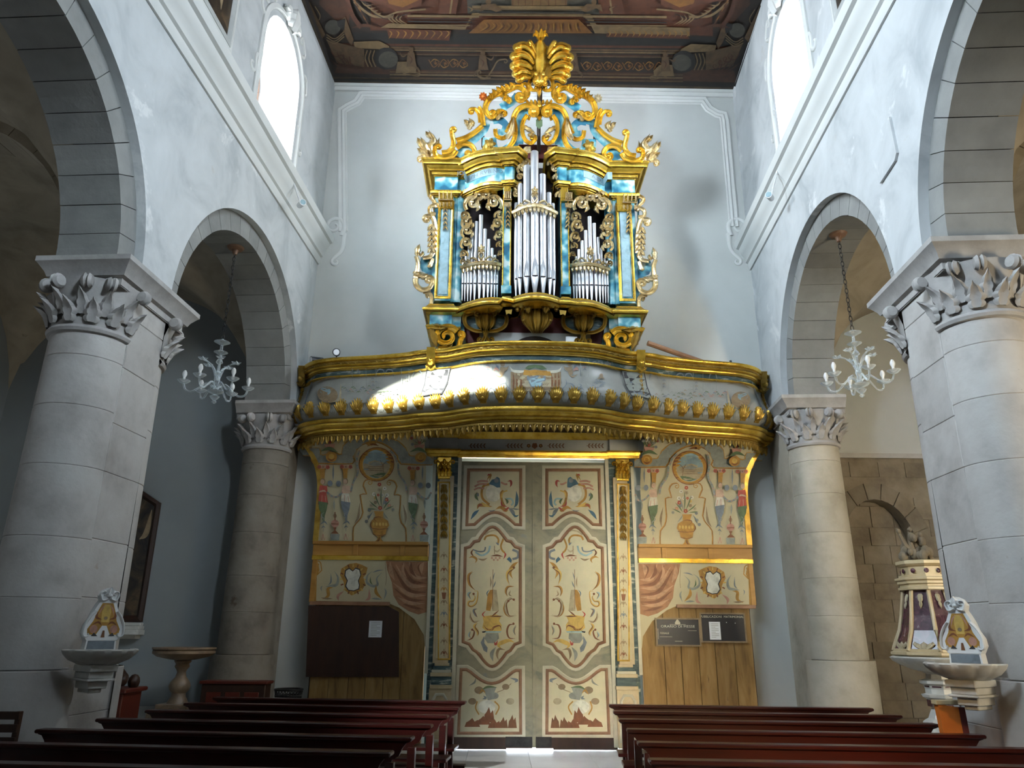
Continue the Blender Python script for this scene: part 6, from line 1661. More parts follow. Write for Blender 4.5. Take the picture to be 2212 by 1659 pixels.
# side wings
sc(c3((355, 150), (300, 180), (300, 220), (345, 270)), (3.4, 2.6), 'palegold', Y0=YW); sc(c3((350, 295), (280, 330), (280, 400), (350, 415)), (3.6, 3.0), 'palegold', pre=(3, 0.6, 1), Y0=YW)
sc(c3((340, 860), (345, 680), (335, 520), (300, 440), (240, 440)), (4.4, 3.4), 'palegold', vol=(6, 1.0, -1), Y0=YW); sc(c3((330, 870), (280, 940), (190, 960)), (4.4, 3.0), 'palegold', Y0=YW)
sc(c3((105, 930), (130, 1010), (125, 1100), (100, 1200)), (3.0, 4.4), 'palegold', Y0=YW); sc(c3((100, 1200), (110, 1290), (180, 1350), (270, 1330), (310, 1260)), (4.6, 3.2), 'palegold', vol=(9, 1.0, -1), h=0.09, Y0=YW)
sc(c3((200, 1370), (280, 1400), (300, 1460), (290, 1530)), (3.6, 3.0), 'palegold', Y0=YW); lv(c3((120, 930), (130, 850), (155, 780)), 6, 'palegold', 0.07, Y0=YW); lv(c3((160, 940), (190, 900), (185, 870)), 4, 'palegold', 0.06, Y0=YW); lv(c3((130, 1160), (200, 1180), (260, 1150)), 7, 'palegold', 0.07, Y0=YW); lv(c3((80, 1120), (110, 1150), (160, 1120)), 5, 'palegold', 0.06, Y0=YW); lv(c3((320, 960), (280, 1050), (240, 1060)), 6, 'palegold', 0.06, Y0=YW); lv(c3((230, 1400), (250, 1440), (225, 1430)), 4, 'palegold', 0.05, Y0=YW)
for i in range(5):
    y = 540+i*68
    lv(c3((300, y), (270, y+50), (245, y+85)), 4, 'palegold', 0.06, Y0=YW); lv(c3((300, y), (325, y+50), (340, y+80)), 3.5, 'palegold', 0.06, Y0=YW)
for sg in (1, -1):
    q = MB(); q.plate(c3((165, 960), (335, 880), (325, 1200), (240, 1150), (180, 1120), (150, 1050)), [], fo(sg, YW+0.05), 0.0, 0.04); q.build('wing_board', ['blue'], org, smooth=0)
    q = MB(); q.plate(c3((340, 150), (360, 150), (345, 1530), (310, 1530), (330, 900)), [], fo(sg, YW+0.05), 0.0, 0.04); q.build('wing_board', ['blue'], org, smooth=0)
# consoles below the case
c5 = cv(920, 640, 4.608)
kk = dict(Y0=11.70)
sp = [(205+(118-4.2*i)*cos(-0.5-i*0.42), 400+(105-3.8*i)*sin(-0.5-i*0.42)) for i in range(24)]
sc(c5(*sp), (5.6, 3.0), 'gold', 0.12, 'c', name='console_scroll', **kk, sm=2)
for pts, w_ in (((55, 310), (80, 420), (110, 515)), 9), (((40, 300), (130, 310), (220, 310)), 7), (((120, 520), (210, 510), (270, 470)), 8): lv(c5(*pts), w_, 'darkgold', 0.10, 4, **kk)
sc(c5((330, 500), (345, 440), (370, 400)), (4.5, 3), 'gold', 0.10, vol=(6, 0.9, -1), name='console_scroll', **kk)
for sg in (1, -1):
    q = MB(); q.plate(c5((60, 290), (375, 270), (400, 470), (330, 520), (90, 520)), [], fo(sg, 11.92), 0.0, 0.1); q.build('console_board', ['blue'], org, smooth=0)
    # shell corbels under the side pipes
    q = MB(); f_ = fo(sg, 11.68)
    for s2 in (1, -1):
        X = lambda *pts: c5(*[(595+s2*(x-595), y) for x, y in pts])
        q.carve(cr(X((470, 165), (390, 195), (400, 290), (480, 340), (560, 350)), 5), (5, 4), f_, 0.12, 'c'); q.carve(volute(cr(X((575, 340), (592, 390), (570, 440)), 5), 6.5, 1.0, s2), (4.4, 2.4), f_, 0.10, 'c')
        for k in (0.25, 0.6): q.leaf(X((595-110*k, 150), (595-120*k, 250), (595-60*k, 345)), 8, f_, 0.13, 2)
        q.leaf(X((540, 150), (500, 170), (520, 210)), 6, f_, 0.16, 2, h0=0.06)
    q.leaf(c5((595, 145), (595, 250), (595, 350)), 10, f_, 0.18, 2)
    q.build('shell_corbel', ['darkgold'], org)
    q = MB(); q.plate(c5((430, 150), (770, 130), (800, 220), (740, 320), (595, 360), (460, 330), (400, 250)), [], fo(sg, 11.74), 0.0, 0.04); q.build('corbel_board', ['marble_dark'], org, smooth=0)
    q = MB(); q.plate(c5((790, 135), (860, 130), (850, 180), (820, 170), (800, 185)), [], fo(sg, 11.34), 0.0, 0.08); q.build('bracket_drop', ['darkgold'], org, smooth=0)
q = MB(); f_ = fo(1, 11.50)
for s2 in (1, -1):
    X = lambda *pts: c5(*[(1105+s2*(x-1105), y) for x, y in pts])
    for k, w_ in ((0.3, 11), (0.65, 11), (0.95, 9)): q.leaf(X((1105-110*k, 110), (1105-125*k, 230), (1105-45*k, 375)), w_, f_, 0.16, 1)
    q.carve(volute(cr(X((960, 90), (1010, 100), (1060, 95)), 4), 4, 0.8, -s2), (3, 2), f_, 0.12, 'r', h0=0.16); q.leaf(X((1010, 90), (1015, 130), (1020, 175)), 9, f_, 0.14, 3, h0=0.16); q.knob(*X((910, 130))[0], 6, f_, 0.14, h0=0.1); q.knob(*X((968, 240))[0], 4, f_, 0.12, h0=0.08)
q.leaf(c5((1105, 90), (1105, 230), (1105, 375)), 13, f_, 0.22, 1)
q.build('central_corbel', ['darkgold'], org)
# lettered tablets on the frieze
def tablet(x0, x1, txt, sg):
    xm_ = (x0+x1)/2
    X0_, X1_ = at(x0, 381, 11.52).x, at(x1, 381, 11.52).x
    zc = oz(381)
    t0 = abs((X0_+X1_)/2-XM)
    def yp(x):
        a = abs(x-XM)
        for (a0, y0), (a1, y1) in zip(UP[4:], UP[5:]):
            if a1 <= a <= a0 and a0 > a1: return y0+(y1-y0)*(a0-a)/(a0-a1)
        return 11.4
    q = MB(); n_ = 12
    for lay, (zz, dd) in enumerate(((0.075, 0.008),)):
        vs = []
        for i in range(n_+1):
            x = X0_+(X1_-X0_)*i/n_
            for z in (zc-zz, zc+zz): vs += [Vector((x, yp(x)-dd, z)), Vector((x, yp(x)+0.004, z))]
        q.add(vs, [f for i in range(n_) for f in ((4*i, 4*i+4, 4*i+6, 4*i+2), (4*i+2, 4*i+6, 4*i+7, 4*i+3), (4*i, 4*i+1, 4*i+5, 4*i+4))])
        q.add(vs[:4]+vs[-4:], [(0, 2, 3, 1), (4, 5, 7, 6)])
    tb = q.build('tablet', ['p_aqua'], org, smooth=0)
    words(txt, 0.115, lambda x, y, h: Vector(((X0_+X1_)/2+x, yp((X0_+X1_)/2+x)-0.011, zc+y)), 0, 'lettering', 'p_slate', tb)
tablet(1003, 1072, 'JOSEPH RVBINO', 1)
tablet(1258, 1320, 'A.D.', -1)
# ================================================================== pews
def make_pew(L, name='pew'):
    """origin at the floor under the left end of the back rest, x along the pew, -y towards the camera (the seat side)"""
    r = root(name)
    q = MB()
    pr = [(0, 0.90), (L, 0.90), (L-0.01, 0.878), (L-0.045, 0.868), (L-0.075, 0.83), (L-0.10, 0.775), (L-0.155, 0.745), (L-0.165, 0.715), (0.165, 0.715), (0.155, 0.745), (0.10, 0.775), (0.075, 0.83), (0.045, 0.868), (0.01, 0.878)]
    q.plate(pr, [], lambda a, b, h: Vector((a, h, b)), 0.0, 0.035)
    q.build('back_board', ['pew'], r, smooth=0)
    q = MB(); q.cbox(-0.005, L+0.005, -0.035, 0.095, 0.885, 0.915, 0.008); q.build('top_rail', ['pew'], r, smooth=0)
    q = MB(); q.cbox(0.06, L-0.06, -0.36, -0.03, 0.415, 0.45, 0.006); q.build('seat', ['pew'], r, smooth=0)
    q = MB(); q.cbox(0.02, L-0.02, 0.20, 0.33, 0.16, 0.19, 0.006); q.build('kneeler', ['pew'], r, smooth=0)
    n = 3 if L < 3.3 else 4
    for i in range(n):
        x = 0.17+(L-0.34)*i/(n-1)
        q = MB(); q.cbox(x-0.035, x+0.035, -0.02, 0.045, 0.0, 0.73, 0.006); q.build('post', ['pew'], r, smooth=0)
        q = MB(); q.cbox(x-0.03, x+0.03, -0.35, -0.30, 0.0, 0.42, 0.006); q.build('front_leg', ['pew'], r, smooth=0)
        q = MB(); q.cbox(x-0.028, x+0.028, -0.02, 0.32, 0.09, 0.16, 0.006); q.build('kneeler_arm', ['pew'], r, smooth=0)
    return r
PW = [  # block, aisle end of the top edge (x, y), label
    (-1, -0.40, 9.65, 'dark red pew of the left block, the farthest one, nearest the door'),
    (-1, -0.44, 8.87, 'dark red pew of the left block, second from the door'),
    (-1, -0.51, 8.06, 'dark red pew of the left block, third from the door'),
    (-1, -0.60, 7.25, 'dark red pew of the left block, fourth from the door'),
    (-1, -0.68, 6.44, 'dark red pew of the left block, fifth from the door, beside the grey pier'),
    (-1, -0.74, 5.66, 'dark red pew of the left block, sixth from the door, second nearest the camera'),
    (-1, -0.82, 4.88, 'dark red pew at the lower left, nearest the camera in the left block'),
    (1, 1.29, 9.35, 'dark red pew of the right block, the farthest one, in front of the yellow planks'),
    (1, 1.23, 8.60, 'dark red pew of the right block, second from the door'),
    (1, 1.17, 7.82, 'dark red pew of the right block, third from the door'),
    (1, 1.12, 7.03, 'dark red pew of the right block, fourth from the door'),
    (1, 1.07, 6.22, 'red lit pew of the right block, second nearest the camera'),
    (1, 1.00, 5.40, 'red pew with a bright gleam at the lower right, nearest the camera')]
for (sg, x, y, t) in PW:
    L = 3.15 if sg < 0 else 2.98+(0.25 if y < 6.5 else 0)
    ang = radians(-6.2) if sg < 0 else radians(-4.6)
    r = make_pew(L)
    r.location = (x, y, 0) if sg > 0 else (x-L*cos(ang), y-L*sin(ang), 0)
    r.rotation_euler = (0, 0, ang)
    tag(r, t, 'pew', 'pews facing the altar')

# ================================================================== holy water stoups on the piers
def stoup(side, pc, label):
    """set on the corner of the pier, turned half towards the door end and half towards the nave"""
    O = ats(pc[0], pc[1], 6.93)
    n_ = (EU*(-side)*0.80-ES*0.60); t_ = Vector((-n_.y, n_.x, 0))
    f = lambda a, b, h: O+t_*(a*0.68)+n_*h+Vector((0, 0, b*0.60))           # back plate frame
    fb_ = lambda a, b, h: O+t_*(a*0.95)+n_*(h*1.0)+Vector((0, 0, b*0.72))
    r = root('holy_water_stoup', O, label, 'stoup')
    q = MB()
    prof = [(0.05, -0.19), (0.16, -0.17), (0.26, -0.11), (0.315, -0.04), (0.33, 0.0), (0.33, 0.015), (0.30, 0.015), (0.26, -0.05), (0.10, -0.11), (0.0, -0.12)]
    n = 56
    base = []
    for i in range(n+1):
        t = pi*i/n
        fl_k = 1+0.04*abs(sin(7*t))
        for k, (rr, zz) in enumerate(prof):
            w_ = fl_k if k < 5 else 1.0
            base.append(fb_(rr*w_*cos(t), zz, 0.005+rr*w_*1.15*sin(t)))
    m_ = len(prof)
    q.add(base, [(i*m_+k, (i+1)*m_+k, (i+1)*m_+k+1, i*m_+k+1) for i in range(n) for k in range(m_-1)])
    q.build('bowl', ['marble'], r, smooth=50)
    q = MB()
    for (a, h, b0, b1) in ((0.13, 0.20, -0.25, -0.17), (0.11, 0.16, -0.33, -0.25), (0.13, 0.18, -0.36, -0.33), (0.09, 0.12, -0.45, -0.36), (0.06, 0.08, -0.50, -0.45)):
        q.cbox(-a, a, -0.16, h, b0, b1, 0.008, fn=lambda x, y, z: fb_(x, z, y))
    q.build('corbel', ['marble'], r, smooth=0)
    q = MB(); q.plate([(-0.20, 0.0), (0.20, 0.0), (0.19, 0.14), (-0.19, 0.14)], [], f, -0.05, 0.035); q.build('foot_slab', ['white'], r, smooth=0)
    q = MB(); q.plate([(-0.175, 0.012), (0.175, 0.012), (0.17, 0.13), (-0.17, 0.13)], [], f, 0.035, 0.039); q.build('blue_tablet', ['p_slate'], r, smooth=0)
    out = [(-0.20, 0.14), (0.20, 0.14), (0.25, 0.24), (0.24, 0.34), (0.19, 0.44), (0.16, 0.56), (0.12, 0.66), (0.09, 0.72), (0.11, 0.79), (0.07, 0.87), (0.0, 0.91), (-0.07, 0.87), (-0.11, 0.79), (-0.09, 0.72), (-0.12, 0.66), (-0.16, 0.56), (-0.19, 0.44), (-0.24, 0.34), (-0.25, 0.24)]
    q = MB(); q.plate(out, [], f, -0.04, 0.04); bp = q.build('back_plate', ['white'], r, smooth=0)
    P = Paint(f, h0=0.042, dh=0.0003)
    P.poly([(-0.09, 0.22), (-0.03, 0.35), (0.03, 0.35), (0.09, 0.22), (0.20, 0.22), (0.21, 0.30), (0.15, 0.42), (0.12, 0.54), (0.07, 0.68), (-0.07, 0.68), (-0.12, 0.54), (-0.15, 0.42), (-0.21, 0.30), (-0.20, 0.22)], 'ochre')
    P.poly([(-0.05, 0.40), (0.05, 0.40), (0.06, 0.55), (0.04, 0.66), (-0.04, 0.66), (-0.06, 0.55)], 'yellow')
    for sx in (1, -1):
        P.ell(sx*0.13, 0.30, 0.05, 'rose', 0.06, 12); P.stroke([(sx*0.05, 0.44), (sx*0.12, 0.47), (sx*0.11, 0.55)], -0.035, 'rust', smooth=4); P.stroke([(sx*0.04, 0.36), (sx*0.09, 0.40), (sx*0.16, 0.36)], -0.03, 'rust', smooth=4)
        P.poly([(sx*0.07, 0.20), (sx*0.15, 0.20), (sx*0.12, 0.25)], 'darkp'); P.stroke([(sx*0.02, 0.66), (sx*0.07, 0.60), (sx*0.10, 0.50)], -0.02, 'rose', smooth=4)
    P.poly([(-0.025, 0.18), (0.025, 0.18), (0.012, 0.28), (-0.012, 0.28)], 'brown'); P.ell(0, 0.46, 0.025, 'tan')
    P.build('inlay', bp)
    q = MB()
    for sx in (1, -1):
        q.carve(volute(cr([(sx*0.02, 0.74), (sx*0.09, 0.72), (sx*0.12, 0.79)], 4), 0.05, 0.9, sx), (0.016, 0.008), f, 0.03, 'r', h0=0.04)
        q.carve(volute(cr([(sx*0.14, 0.56), (sx*0.20, 0.48), (sx*0.25, 0.36), (sx*0.26, 0.24)], 4), 0.05, 0.7, -sx), (0.018, 0.01), f, 0.03, 'r', h0=0.035)
    q.leaf([(0, 0.78), (0, 0.85), (0, 0.92)], 0.06, f, 0.04, 2, h0=0.04); q.knob(0, 0.79, 0.04, f, 0.04, h0=0.04)
    q.build('carved_border', ['white'], bp)
    return r
stoup(-1, (212, 1404), 'marble holy water stoup with ochre inlaid back plate on the left pier')
stoup(1, (2092, 1434), 'fluted marble holy water stoup with ochre inlaid back plate on the right pier')

# ================================================================== chandeliers of clear glass
def chandelier(u, s, ztop, label):
    O = NV(u, s, 4.78)
    r = root('chandelier', O, label, 'chandelier')
    H = ztop-O.z
    P_ = lambda x, y, z: O+Vector((x, y, z))
    q = MB()
    zc_ = 0.98; k = 0
    while zc_ < H-0.10:                                     # chain, link by link
        a = k % 2
        pts = [P_(0.022*cos(t)*(1-a), 0.022*cos(t)*a, zc_+0.045+0.045*sin(t)) for t in [2*pi*i/8 for i in range(9)]]
        q.tube(pts, 0.006, 5, cap=False)
        zc_ += 0.072; k += 1
    q.build('chain', ['ironwork'], r)
    q = MB(); q.lathe([(0.0, H), (0.13, H), (0.11, H-0.03), (0.05, H-0.05), (0.03, H-0.12), (0.0, H-0.12)], tuple(O), 12); q.build('ceiling_hook', ['framewood'], r)
    q = MB()
    q.lathe([(0, 0), (0.02, 0.01), (0.035, 0.03), (0.015, 0.05), (0.05, 0.08), (0.07, 0.11), (0.02, 0.14), (0.10, 0.17), (0.115, 0.19), (0.04, 0.22), (0.03, 0.30), (0.045, 0.36), (0.025, 0.42), (0.06, 0.46), (0.02, 0.50), (0.02, 0.60),
             (0.05, 0.63), (0.035, 0.67), (0.015, 0.69), (0.015, 0.74), (0.10, 0.79), (0.04, 0.80), (0.02, 0.84), (0.02, 0.90), (0.115, 0.95), (0.05, 0.96), (0.015, 1.0)], tuple(O), 16)
    q.build('glass_stem', ['glass'], r)
    for i in range(6):
        t = 2*pi*i/6+0.35
        d = Vector((cos(t), sin(t), 0))
        pts = [(0.03, 0.24), (0.12, 0.30), (0.22, 0.22), (0.31, 0.15), (0.40, 0.17), (0.435, 0.26)]
        q = MB(); q.tube([O+d*a+Vector((0, 0, b)) for a, b in cr(pts, 4)], 0.014, 6)
        c = O+d*0.435
        q.lathe([(0.01, 0.25), (0.05, 0.26), (0.085, 0.29), (0.09, 0.30), (0.05, 0.275), (0.015, 0.27)], (c.x, c.y, c.z), 12)
        arm = q.build('glass_arm', ['glass'], r)
        q = MB(); q.lathe([(0.0, 0.27), (0.018, 0.27), (0.018, 0.35), (0.024, 0.36), (0.034, 0.39), (0.03, 0.42), (0.014, 0.45), (0, 0.455)], (c.x, c.y, c.z), 10); q.build('bulb', ['white'], arm)
    for i in range(5):
        t = 2*pi*i/5+0.1
        d = Vector((cos(t), sin(t), 0))
        q = MB(); q.tube([O+d*a+Vector((0, 0, b)) for a, b in cr([(0.02, 0.36), (0.07, 0.52), (0.16, 0.60), (0.23, 0.62)], 4)], [0.016]*7+[0.012]*6, 6)
        c = O+d*0.24+Vector((0, 0, 0.62))
        for k in range(5):
            a = 2*pi*k/5; e = Vector((cos(a), sin(a), 0.35))
            q.tube([c, c+e*0.035, c+e*0.07], [0.012, 0.02, 0.004], 5)
        q.build('glass_flower', ['glass'], r)
    return r
chandelier(-4.88, 9.9, 7.30, 'clear glass chandelier hanging in the left arch between pier and balcony')
chandelier(4.20, 9.9, 7.30, 'clear glass chandelier hanging in the right arch, bright against the plaster')

# ================================================================== notice boards and papers
YB = YP-0.012
def board(p, label, name='notice_board'):
    vs = [at(x, y, YB-0.03) for x, y in p]
    c = sum(vs, Vector())/4
    r = root(name, c, label, 'notice board')
    e1 = (vs[1]-vs[0]).normalized(); hw = ((vs[1]-vs[0]).length+(vs[2]-vs[3]).length)/4; hh = ((vs[3]-vs[0]).length+(vs[2]-vs[1]).length)/4
    f = lambda x, y, h: Vector((c.x+x, YB-0.01-h, c.z+y))
    q = MB(); q.cbox(-hw, hw, 0.0, 0.03, -hh, hh, 0.003, fn=lambda x, y, z: f(x, z, y)); q.build('panel', ['black'], r, smooth=0)
    q = MB(); q.moulding([(-hw, -hh), (hw, -hh), (hw, hh), (-hw, hh)], [(-0.012, 0.025), (-0.012, 0.038), (0.012, 0.038), (0.012, 0.025)], f, closed=True); q.build('frame', ['p_tan'], r, smooth=0)
    return r, f, hw, hh
b1, f1, w1, h1 = board([(1417, 1335), (1511, 1338), (1512, 1396), (1418, 1393)], 'black notice board with a pale dome emblem and mass times, lower left of the two')
words('ORARIO DI MESSE', 0.055, lambda x, y, h: f1(x*1.25, 0.085+y, 0.033), 0, 'lettering', 'p_pale', b1)
words('FERIALE', 0.042, lambda x, y, h: f1(-w1+0.13+x, -0.02+y, 0.033), 0, 'lettering', 'p_cream', b1)
q = MB()
q.plate([(-0.04, 0.12), (0.04, 0.12), (0.045, 0.14), (0.03, 0.165), (0.01, 0.19), (0, 0.215), (-0.01, 0.19), (-0.03, 0.165), (-0.045, 0.14)], [], f1, 0.031, 0.033); q.plate([(-0.13, 0.112), (0.13, 0.112), (0.13, 0.117), (-0.13, 0.117)], [], f1, 0.031, 0.033)
q.plate([(-0.06, -0.142), (0.06, -0.142), (0.06, -0.136), (-0.06, -0.136)], [], f1, 0.031, 0.033); q.plate([(-w1+0.025, -0.11), (-w1+0.032, -0.11), (-w1+0.032, 0.05), (-w1+0.025, 0.05)], [], f1, 0.031, 0.033); q.plate([(-w1+0.05, -0.075), (-0.10, -0.075), (-0.10, -0.07), (-w1+0.05, -0.07)], [], f1, 0.031, 0.033)
q.plate([(0.16, 0.02), (0.30, 0.02), (0.30, 0.024), (0.16, 0.024)], [], f1, 0.031, 0.033)
q.build('dome_emblem', ['p_cream'], b1, smooth=0)
b2, f2, w2, h2 = board([(1513, 1325), (1608, 1326), (1611, 1388), (1515, 1385)], 'black notice board with a white sheet pinned on it, upper right of the two')
words('PUBBLICAZIONI  MATRIMONIALI', 0.050, lambda x, y, h: f2(x*0.98, h2-0.05+y, 0.033), 0, 'lettering', 'p_cream', b2)
for x, y in ((0.06, 0.08), (0.20, 0.07)):
    q = MB(); q.knob(x, y, 0.008, f2, 0.008, 8, h0=0.03); q.build('pin', ['white'], b2)
def sheet(px0, py0, px1, py1, Y, label, par_rot=0.0):
    a, b = at(px0, py0, Y), at(px1, py1, Y)
    q = MB(); q.box(a.x, b.x, Y-0.004, Y, b.z, a.z)
    o = q.build('paper_sheet', ['paper'], None, smooth=0)
    o['label'] = label; o['category'] = 'paper'
    P = Paint(lambda x, y, h: Vector((x, Y-0.004-h, y)), h0=0.001)
    n = 9
    for i in range(n):
        z = a.z-(a.z-b.z)*(i+1.2)/(n+1.6)
        P.stroke([(a.x+0.03, z), (b.x-0.03-(0.05 if i % 3 == 2 else 0), z)], 0.006, 'grey', smooth=0)
    P.build('print_lines', o)
    return o
sheet(1531, 1343, 1558, 1382, YB-0.041, 'white printed sheet pinned on the right notice board')
sheet(798, 1341, 824, 1377, YP-0.052, 'bluish white printed sheet pinned on the dark board left of the door')
# small card standing on the ledge of the organ
a, b = at(1222, 727, 11.64), at(1247, 738, 11.64)
q = MB(); q.box(a.x, b.x, 11.64, 11.65, b.z, a.z); o = q.build('white_card', ['white'], None, smooth=0); tag(o, 'small blank white card on the organ above the balcony rail', 'card')
# wooden pole leaning on the loft, spotlights on the rail, cornice lamps
q = MB(); p0, p1 = at(1399, 741, 11.75), at(1508, 779, 11.95); q.tube([p0, p1+(p1-p0)*0.25], 0.045, 8); o = q.build('wooden_pole', ['moulding'], None); tag(o, 'reddish brown wooden pole leaning over the balcony rail right of the organ', 'pole')
def spot(p, d, label, R=0.055, L=0.16, mt='black', foot=None, name='spotlight'):
    r = root(name, p, label, 'spotlight')
    d = Vector(d).normalized()
    q = MB(); q.tube([p-d*L*0.6, p-d*L*0.5, p+d*L*0.3, p+d*L*0.4], [R*0.6, R*0.85, R, R*1.05], 12); q.build('housing', [mt], r)
    q = MB(); q.tube([p+d*L*0.39, p+d*L*0.43], [R*0.85, R*0.80], 12); q.build('lens', ['p_aqua' if mt == 'white' else 'silver'], r)
    if foot is not None:
        q = MB(); q.tube([p-Vector((0, 0, R*0.6)), foot], 0.014, 6); q.build('bracket', [mt], r)
    return r
p = at(727, 762, 12.05); spot(p, (0.15, -1, -0.15), 'black round spotlight standing on the left end of the balcony rail', 0.065, 0.13, foot=p-Vector((0.0, -0.05, 0.12)))
p = at(683, 779, 12.2); spot(p, (-1, -0.7, -0.2), 'black cylindrical spotlight lying on the left corner of the balcony rail', 0.07, 0.24, foot=p-Vector((-0.02, -0.02, 0.09)))
p = at(1578, 779, 12.0); q = MB(); q.tube([p, p-Vector((0, 0, 0.08))], [0.02, 0.03], 6); o = q.build('spotlight', ['black'], None); tag(o, 'small dark lamp top showing above the right part of the balcony rail', 'spotlight')
for side, px, lb in ((-1, (651, 440), 'small white spotlight on the left cornice beside the corner'), (1, (1663, 424), 'small white spotlight on the right cornice beside the corner')):
    p = atu(px[0], px[1], uo(side, -0.36)); spot(p, (-side*0.55, -0.8, -0.12), lb, 0.055, 0.20, 'white', foot=NV(uo(side, -0.12), p.dot(ES), 8.975))

# ================================================================== paintings
def painting(f, w_, h_, label, top=None, name='painting'):
    r = root(name, f(0, 0, 0), label, 'painting')
    out = top or [(-w_, -h_), (w_, -h_), (w_, h_), (-w_, h_)]
    q = MB(); q.plate(out, [], f, 0.005, 0.03); cn = q.build('canvas', ['canvas'], r, smooth=0)
    q = MB(); q.moulding(out, [(-0.05, 0), (-0.05, 0.05), (0.0, 0.07), (0.04, 0.045), (0.05, 0.03), (0.05, 0)], f, closed=True); q.build('frame', ['wood' if top else 'greystone'], r, smooth=30)
    return r, cn
rr_ = random.Random(4)
def figures(f, cn, w_, h_, cols, n=14):
    P = Paint(f, h0=0.032, dh=0.0003)
    for i in range(n):
        x, y = rr_.uniform(-w_*0.7, w_*0.7), rr_.uniform(-h_*0.8, h_*0.7)
        P.stroke([(x, y), (x+rr_.uniform(-.2, .2)*w_, y+rr_.uniform(.1, .25)*h_), (x+rr_.uniform(-.3, .3)*w_, y+rr_.uniform(.25, .5)*h_)], -w_*rr_.uniform(0.15, 0.4), rr_.choice(cols))
    P.build('painted_figures', cn)
for side, s1_, lb in ((-1, 8.02, 'dark oil painting high on the left upper wall, cut by the top edge'), (1, 8.0, 'dark oil painting high on the right upper wall, cut by the top edge')):
    cz = 9.42+1.25
    f = lambda a, b, h, side=side: NV(uo(side, -h), s1_-0.62+a, cz+b)
    r, cn = painting(f, 0.60, 1.22, lb)
    figures(f, cn, 0.6, 1.22, ['green', 'rust', 'slate', 'tan', 'brown'])
    # grey stucco border
    q = MB(); q.moulding([(-0.68, -1.30), (0.68, -1.30), (0.68, 1.30), (-0.68, 1.30)], [(-0.06, 0), (-0.06, 0.03), (0.0, 0.05), (0.06, 0.03), (0.06, 0)], f, closed=True); q.build('stucco_border', ['clere'], r, smooth=0)
a = at(265, 1200, YF); f = lambda x, y, h: Vector((-6.42+x, YF-h, 2.95+y))
out = [(-0.55, -1.08), (0.55, -1.08), (0.55, 0.78), (0.22, 0.98), (0.12, 1.10), (-0.12, 1.10), (-0.22, 0.98), (-0.55, 0.78)]
r, cn = painting(f, 0.55, 1.1, 'tall dark altar painting with shaped top behind the left pier', out)
figures(f, cn, 0.5, 1.0, ['brown', 'umber', 'rust', 'tan', 'umber'], 12)
q = MB()
for (w_, h0_, h1_, d) in ((0.62, 1.76, 1.81, 0.10), (0.64, 1.70, 1.76, 0.18), (0.66, 1.62, 1.70, 0.26), (0.60, 1.56, 1.62, 0.16)): q.cbox(-6.42-w_, -6.42+w_, YF-d, YF, h0_, h1_, 0.008)
o = q.build('stone_shelf', ['marble'], None, smooth=0); tag(o, 'grey moulded stone shelf under the dark altar painting on the left', 'shelf')
# tilted stone plaque on the right nave wall
f = lambda a, b, h: NV(UR-h, 7.42+a, 6.93+b)
pts = [atu(x, y, UR) for x, y in ((1926, 252), (1942, 330), (1938, 347), (1906, 396), (1884, 322), (1884, 315))]
q = MB(); q.plate([(p.dot(ES)-7.42, p.z-6.93) for p in pts], [], f, 0.0, 0.03)
o = q.build('wall_plaque', ['nave'], None, smooth=0); tag(o, 'blank pale stone plaque set flat in the right nave wall', 'plaque')

# ================================================================== left aisle furniture
c = at(403, 1500, 11.85); cx_, cy_ = c.x, 11.55
def lathe_px(rows, Y, px):
    """rows of (half width px, y px)"""
    return [(w_*0.0073*Y/11.2, at(px, y, Y).z) for w_, y in rows]
r = root('pedestal_basin', (cx_, cy_, 0), 'brown marble basin on a baluster foot standing in the left aisle', 'basin')
q = MB(); q.lathe(lathe_px([(14, 1426), (26, 1424), (48, 1418), (57, 1411), (57, 1406), (54, 1404), (58, 1402), (58, 1398), (52, 1398), (44, 1404), (10, 1408), (0, 1408)], cy_, 405), (cx_, cy_, 0), 28); q.build('bowl', ['basinstone'], r)
q = MB(); q.lathe(lathe_px([(20, 1520), (17, 1512), (13, 1503), (13, 1497), (18, 1490), (20, 1482), (18, 1474), (10, 1462), (8, 1452), (10, 1446), (14, 1440), (12, 1434), (16, 1428), (12, 1424)], cy_, 400), (cx_, cy_, 0), 20); q.build('baluster', ['basinstone'], r)
zb = at(400, 1519, cy_).z
q = MB(); q.cbox(cx_-0.22, cx_+0.22, cy_-0.22, cy_+0.22, zb-0.10, zb, 0.01); q.cbox(cx_-0.30, cx_+0.30, cy_-0.30, cy_+0.30, 0.0, zb-0.10, 0.01); q.build('plinth', ['basinstone'], r, smooth=0)
# low dark chest at the foot of the left half column
a, b = at(430, 1471, 10.9), at(578, 1471, 10.9)
r = root('low_chest', ((a.x+b.x)/2, 11.1, 0), 'low dark brown chest at the foot of the left half column', 'chest')
q = MB(); q.cbox(a.x+0.03, b.x-0.03, 10.93, 11.20, 0.0, a.z-0.04, 0.01); q.build('body', ['wood'], r, smooth=0)
q = MB(); q.cbox(a.x, b.x, 10.9, 11.22, a.z-0.04, a.z, 0.01); q.build('lid', ['redwood'], r, smooth=0)
for k in range(3):
    x0, x1 = a.x+0.08+k*(b.x-a.x-0.16)/3+0.03, a.x+0.08+(k+1)*(b.x-a.x-0.16)/3-0.03
    q = MB(); q.cbox(x0, x1, 10.915, 10.93, 0.12, a.z-0.14, 0.005); q.build('front_panel', ['redwood'], r, smooth=0)
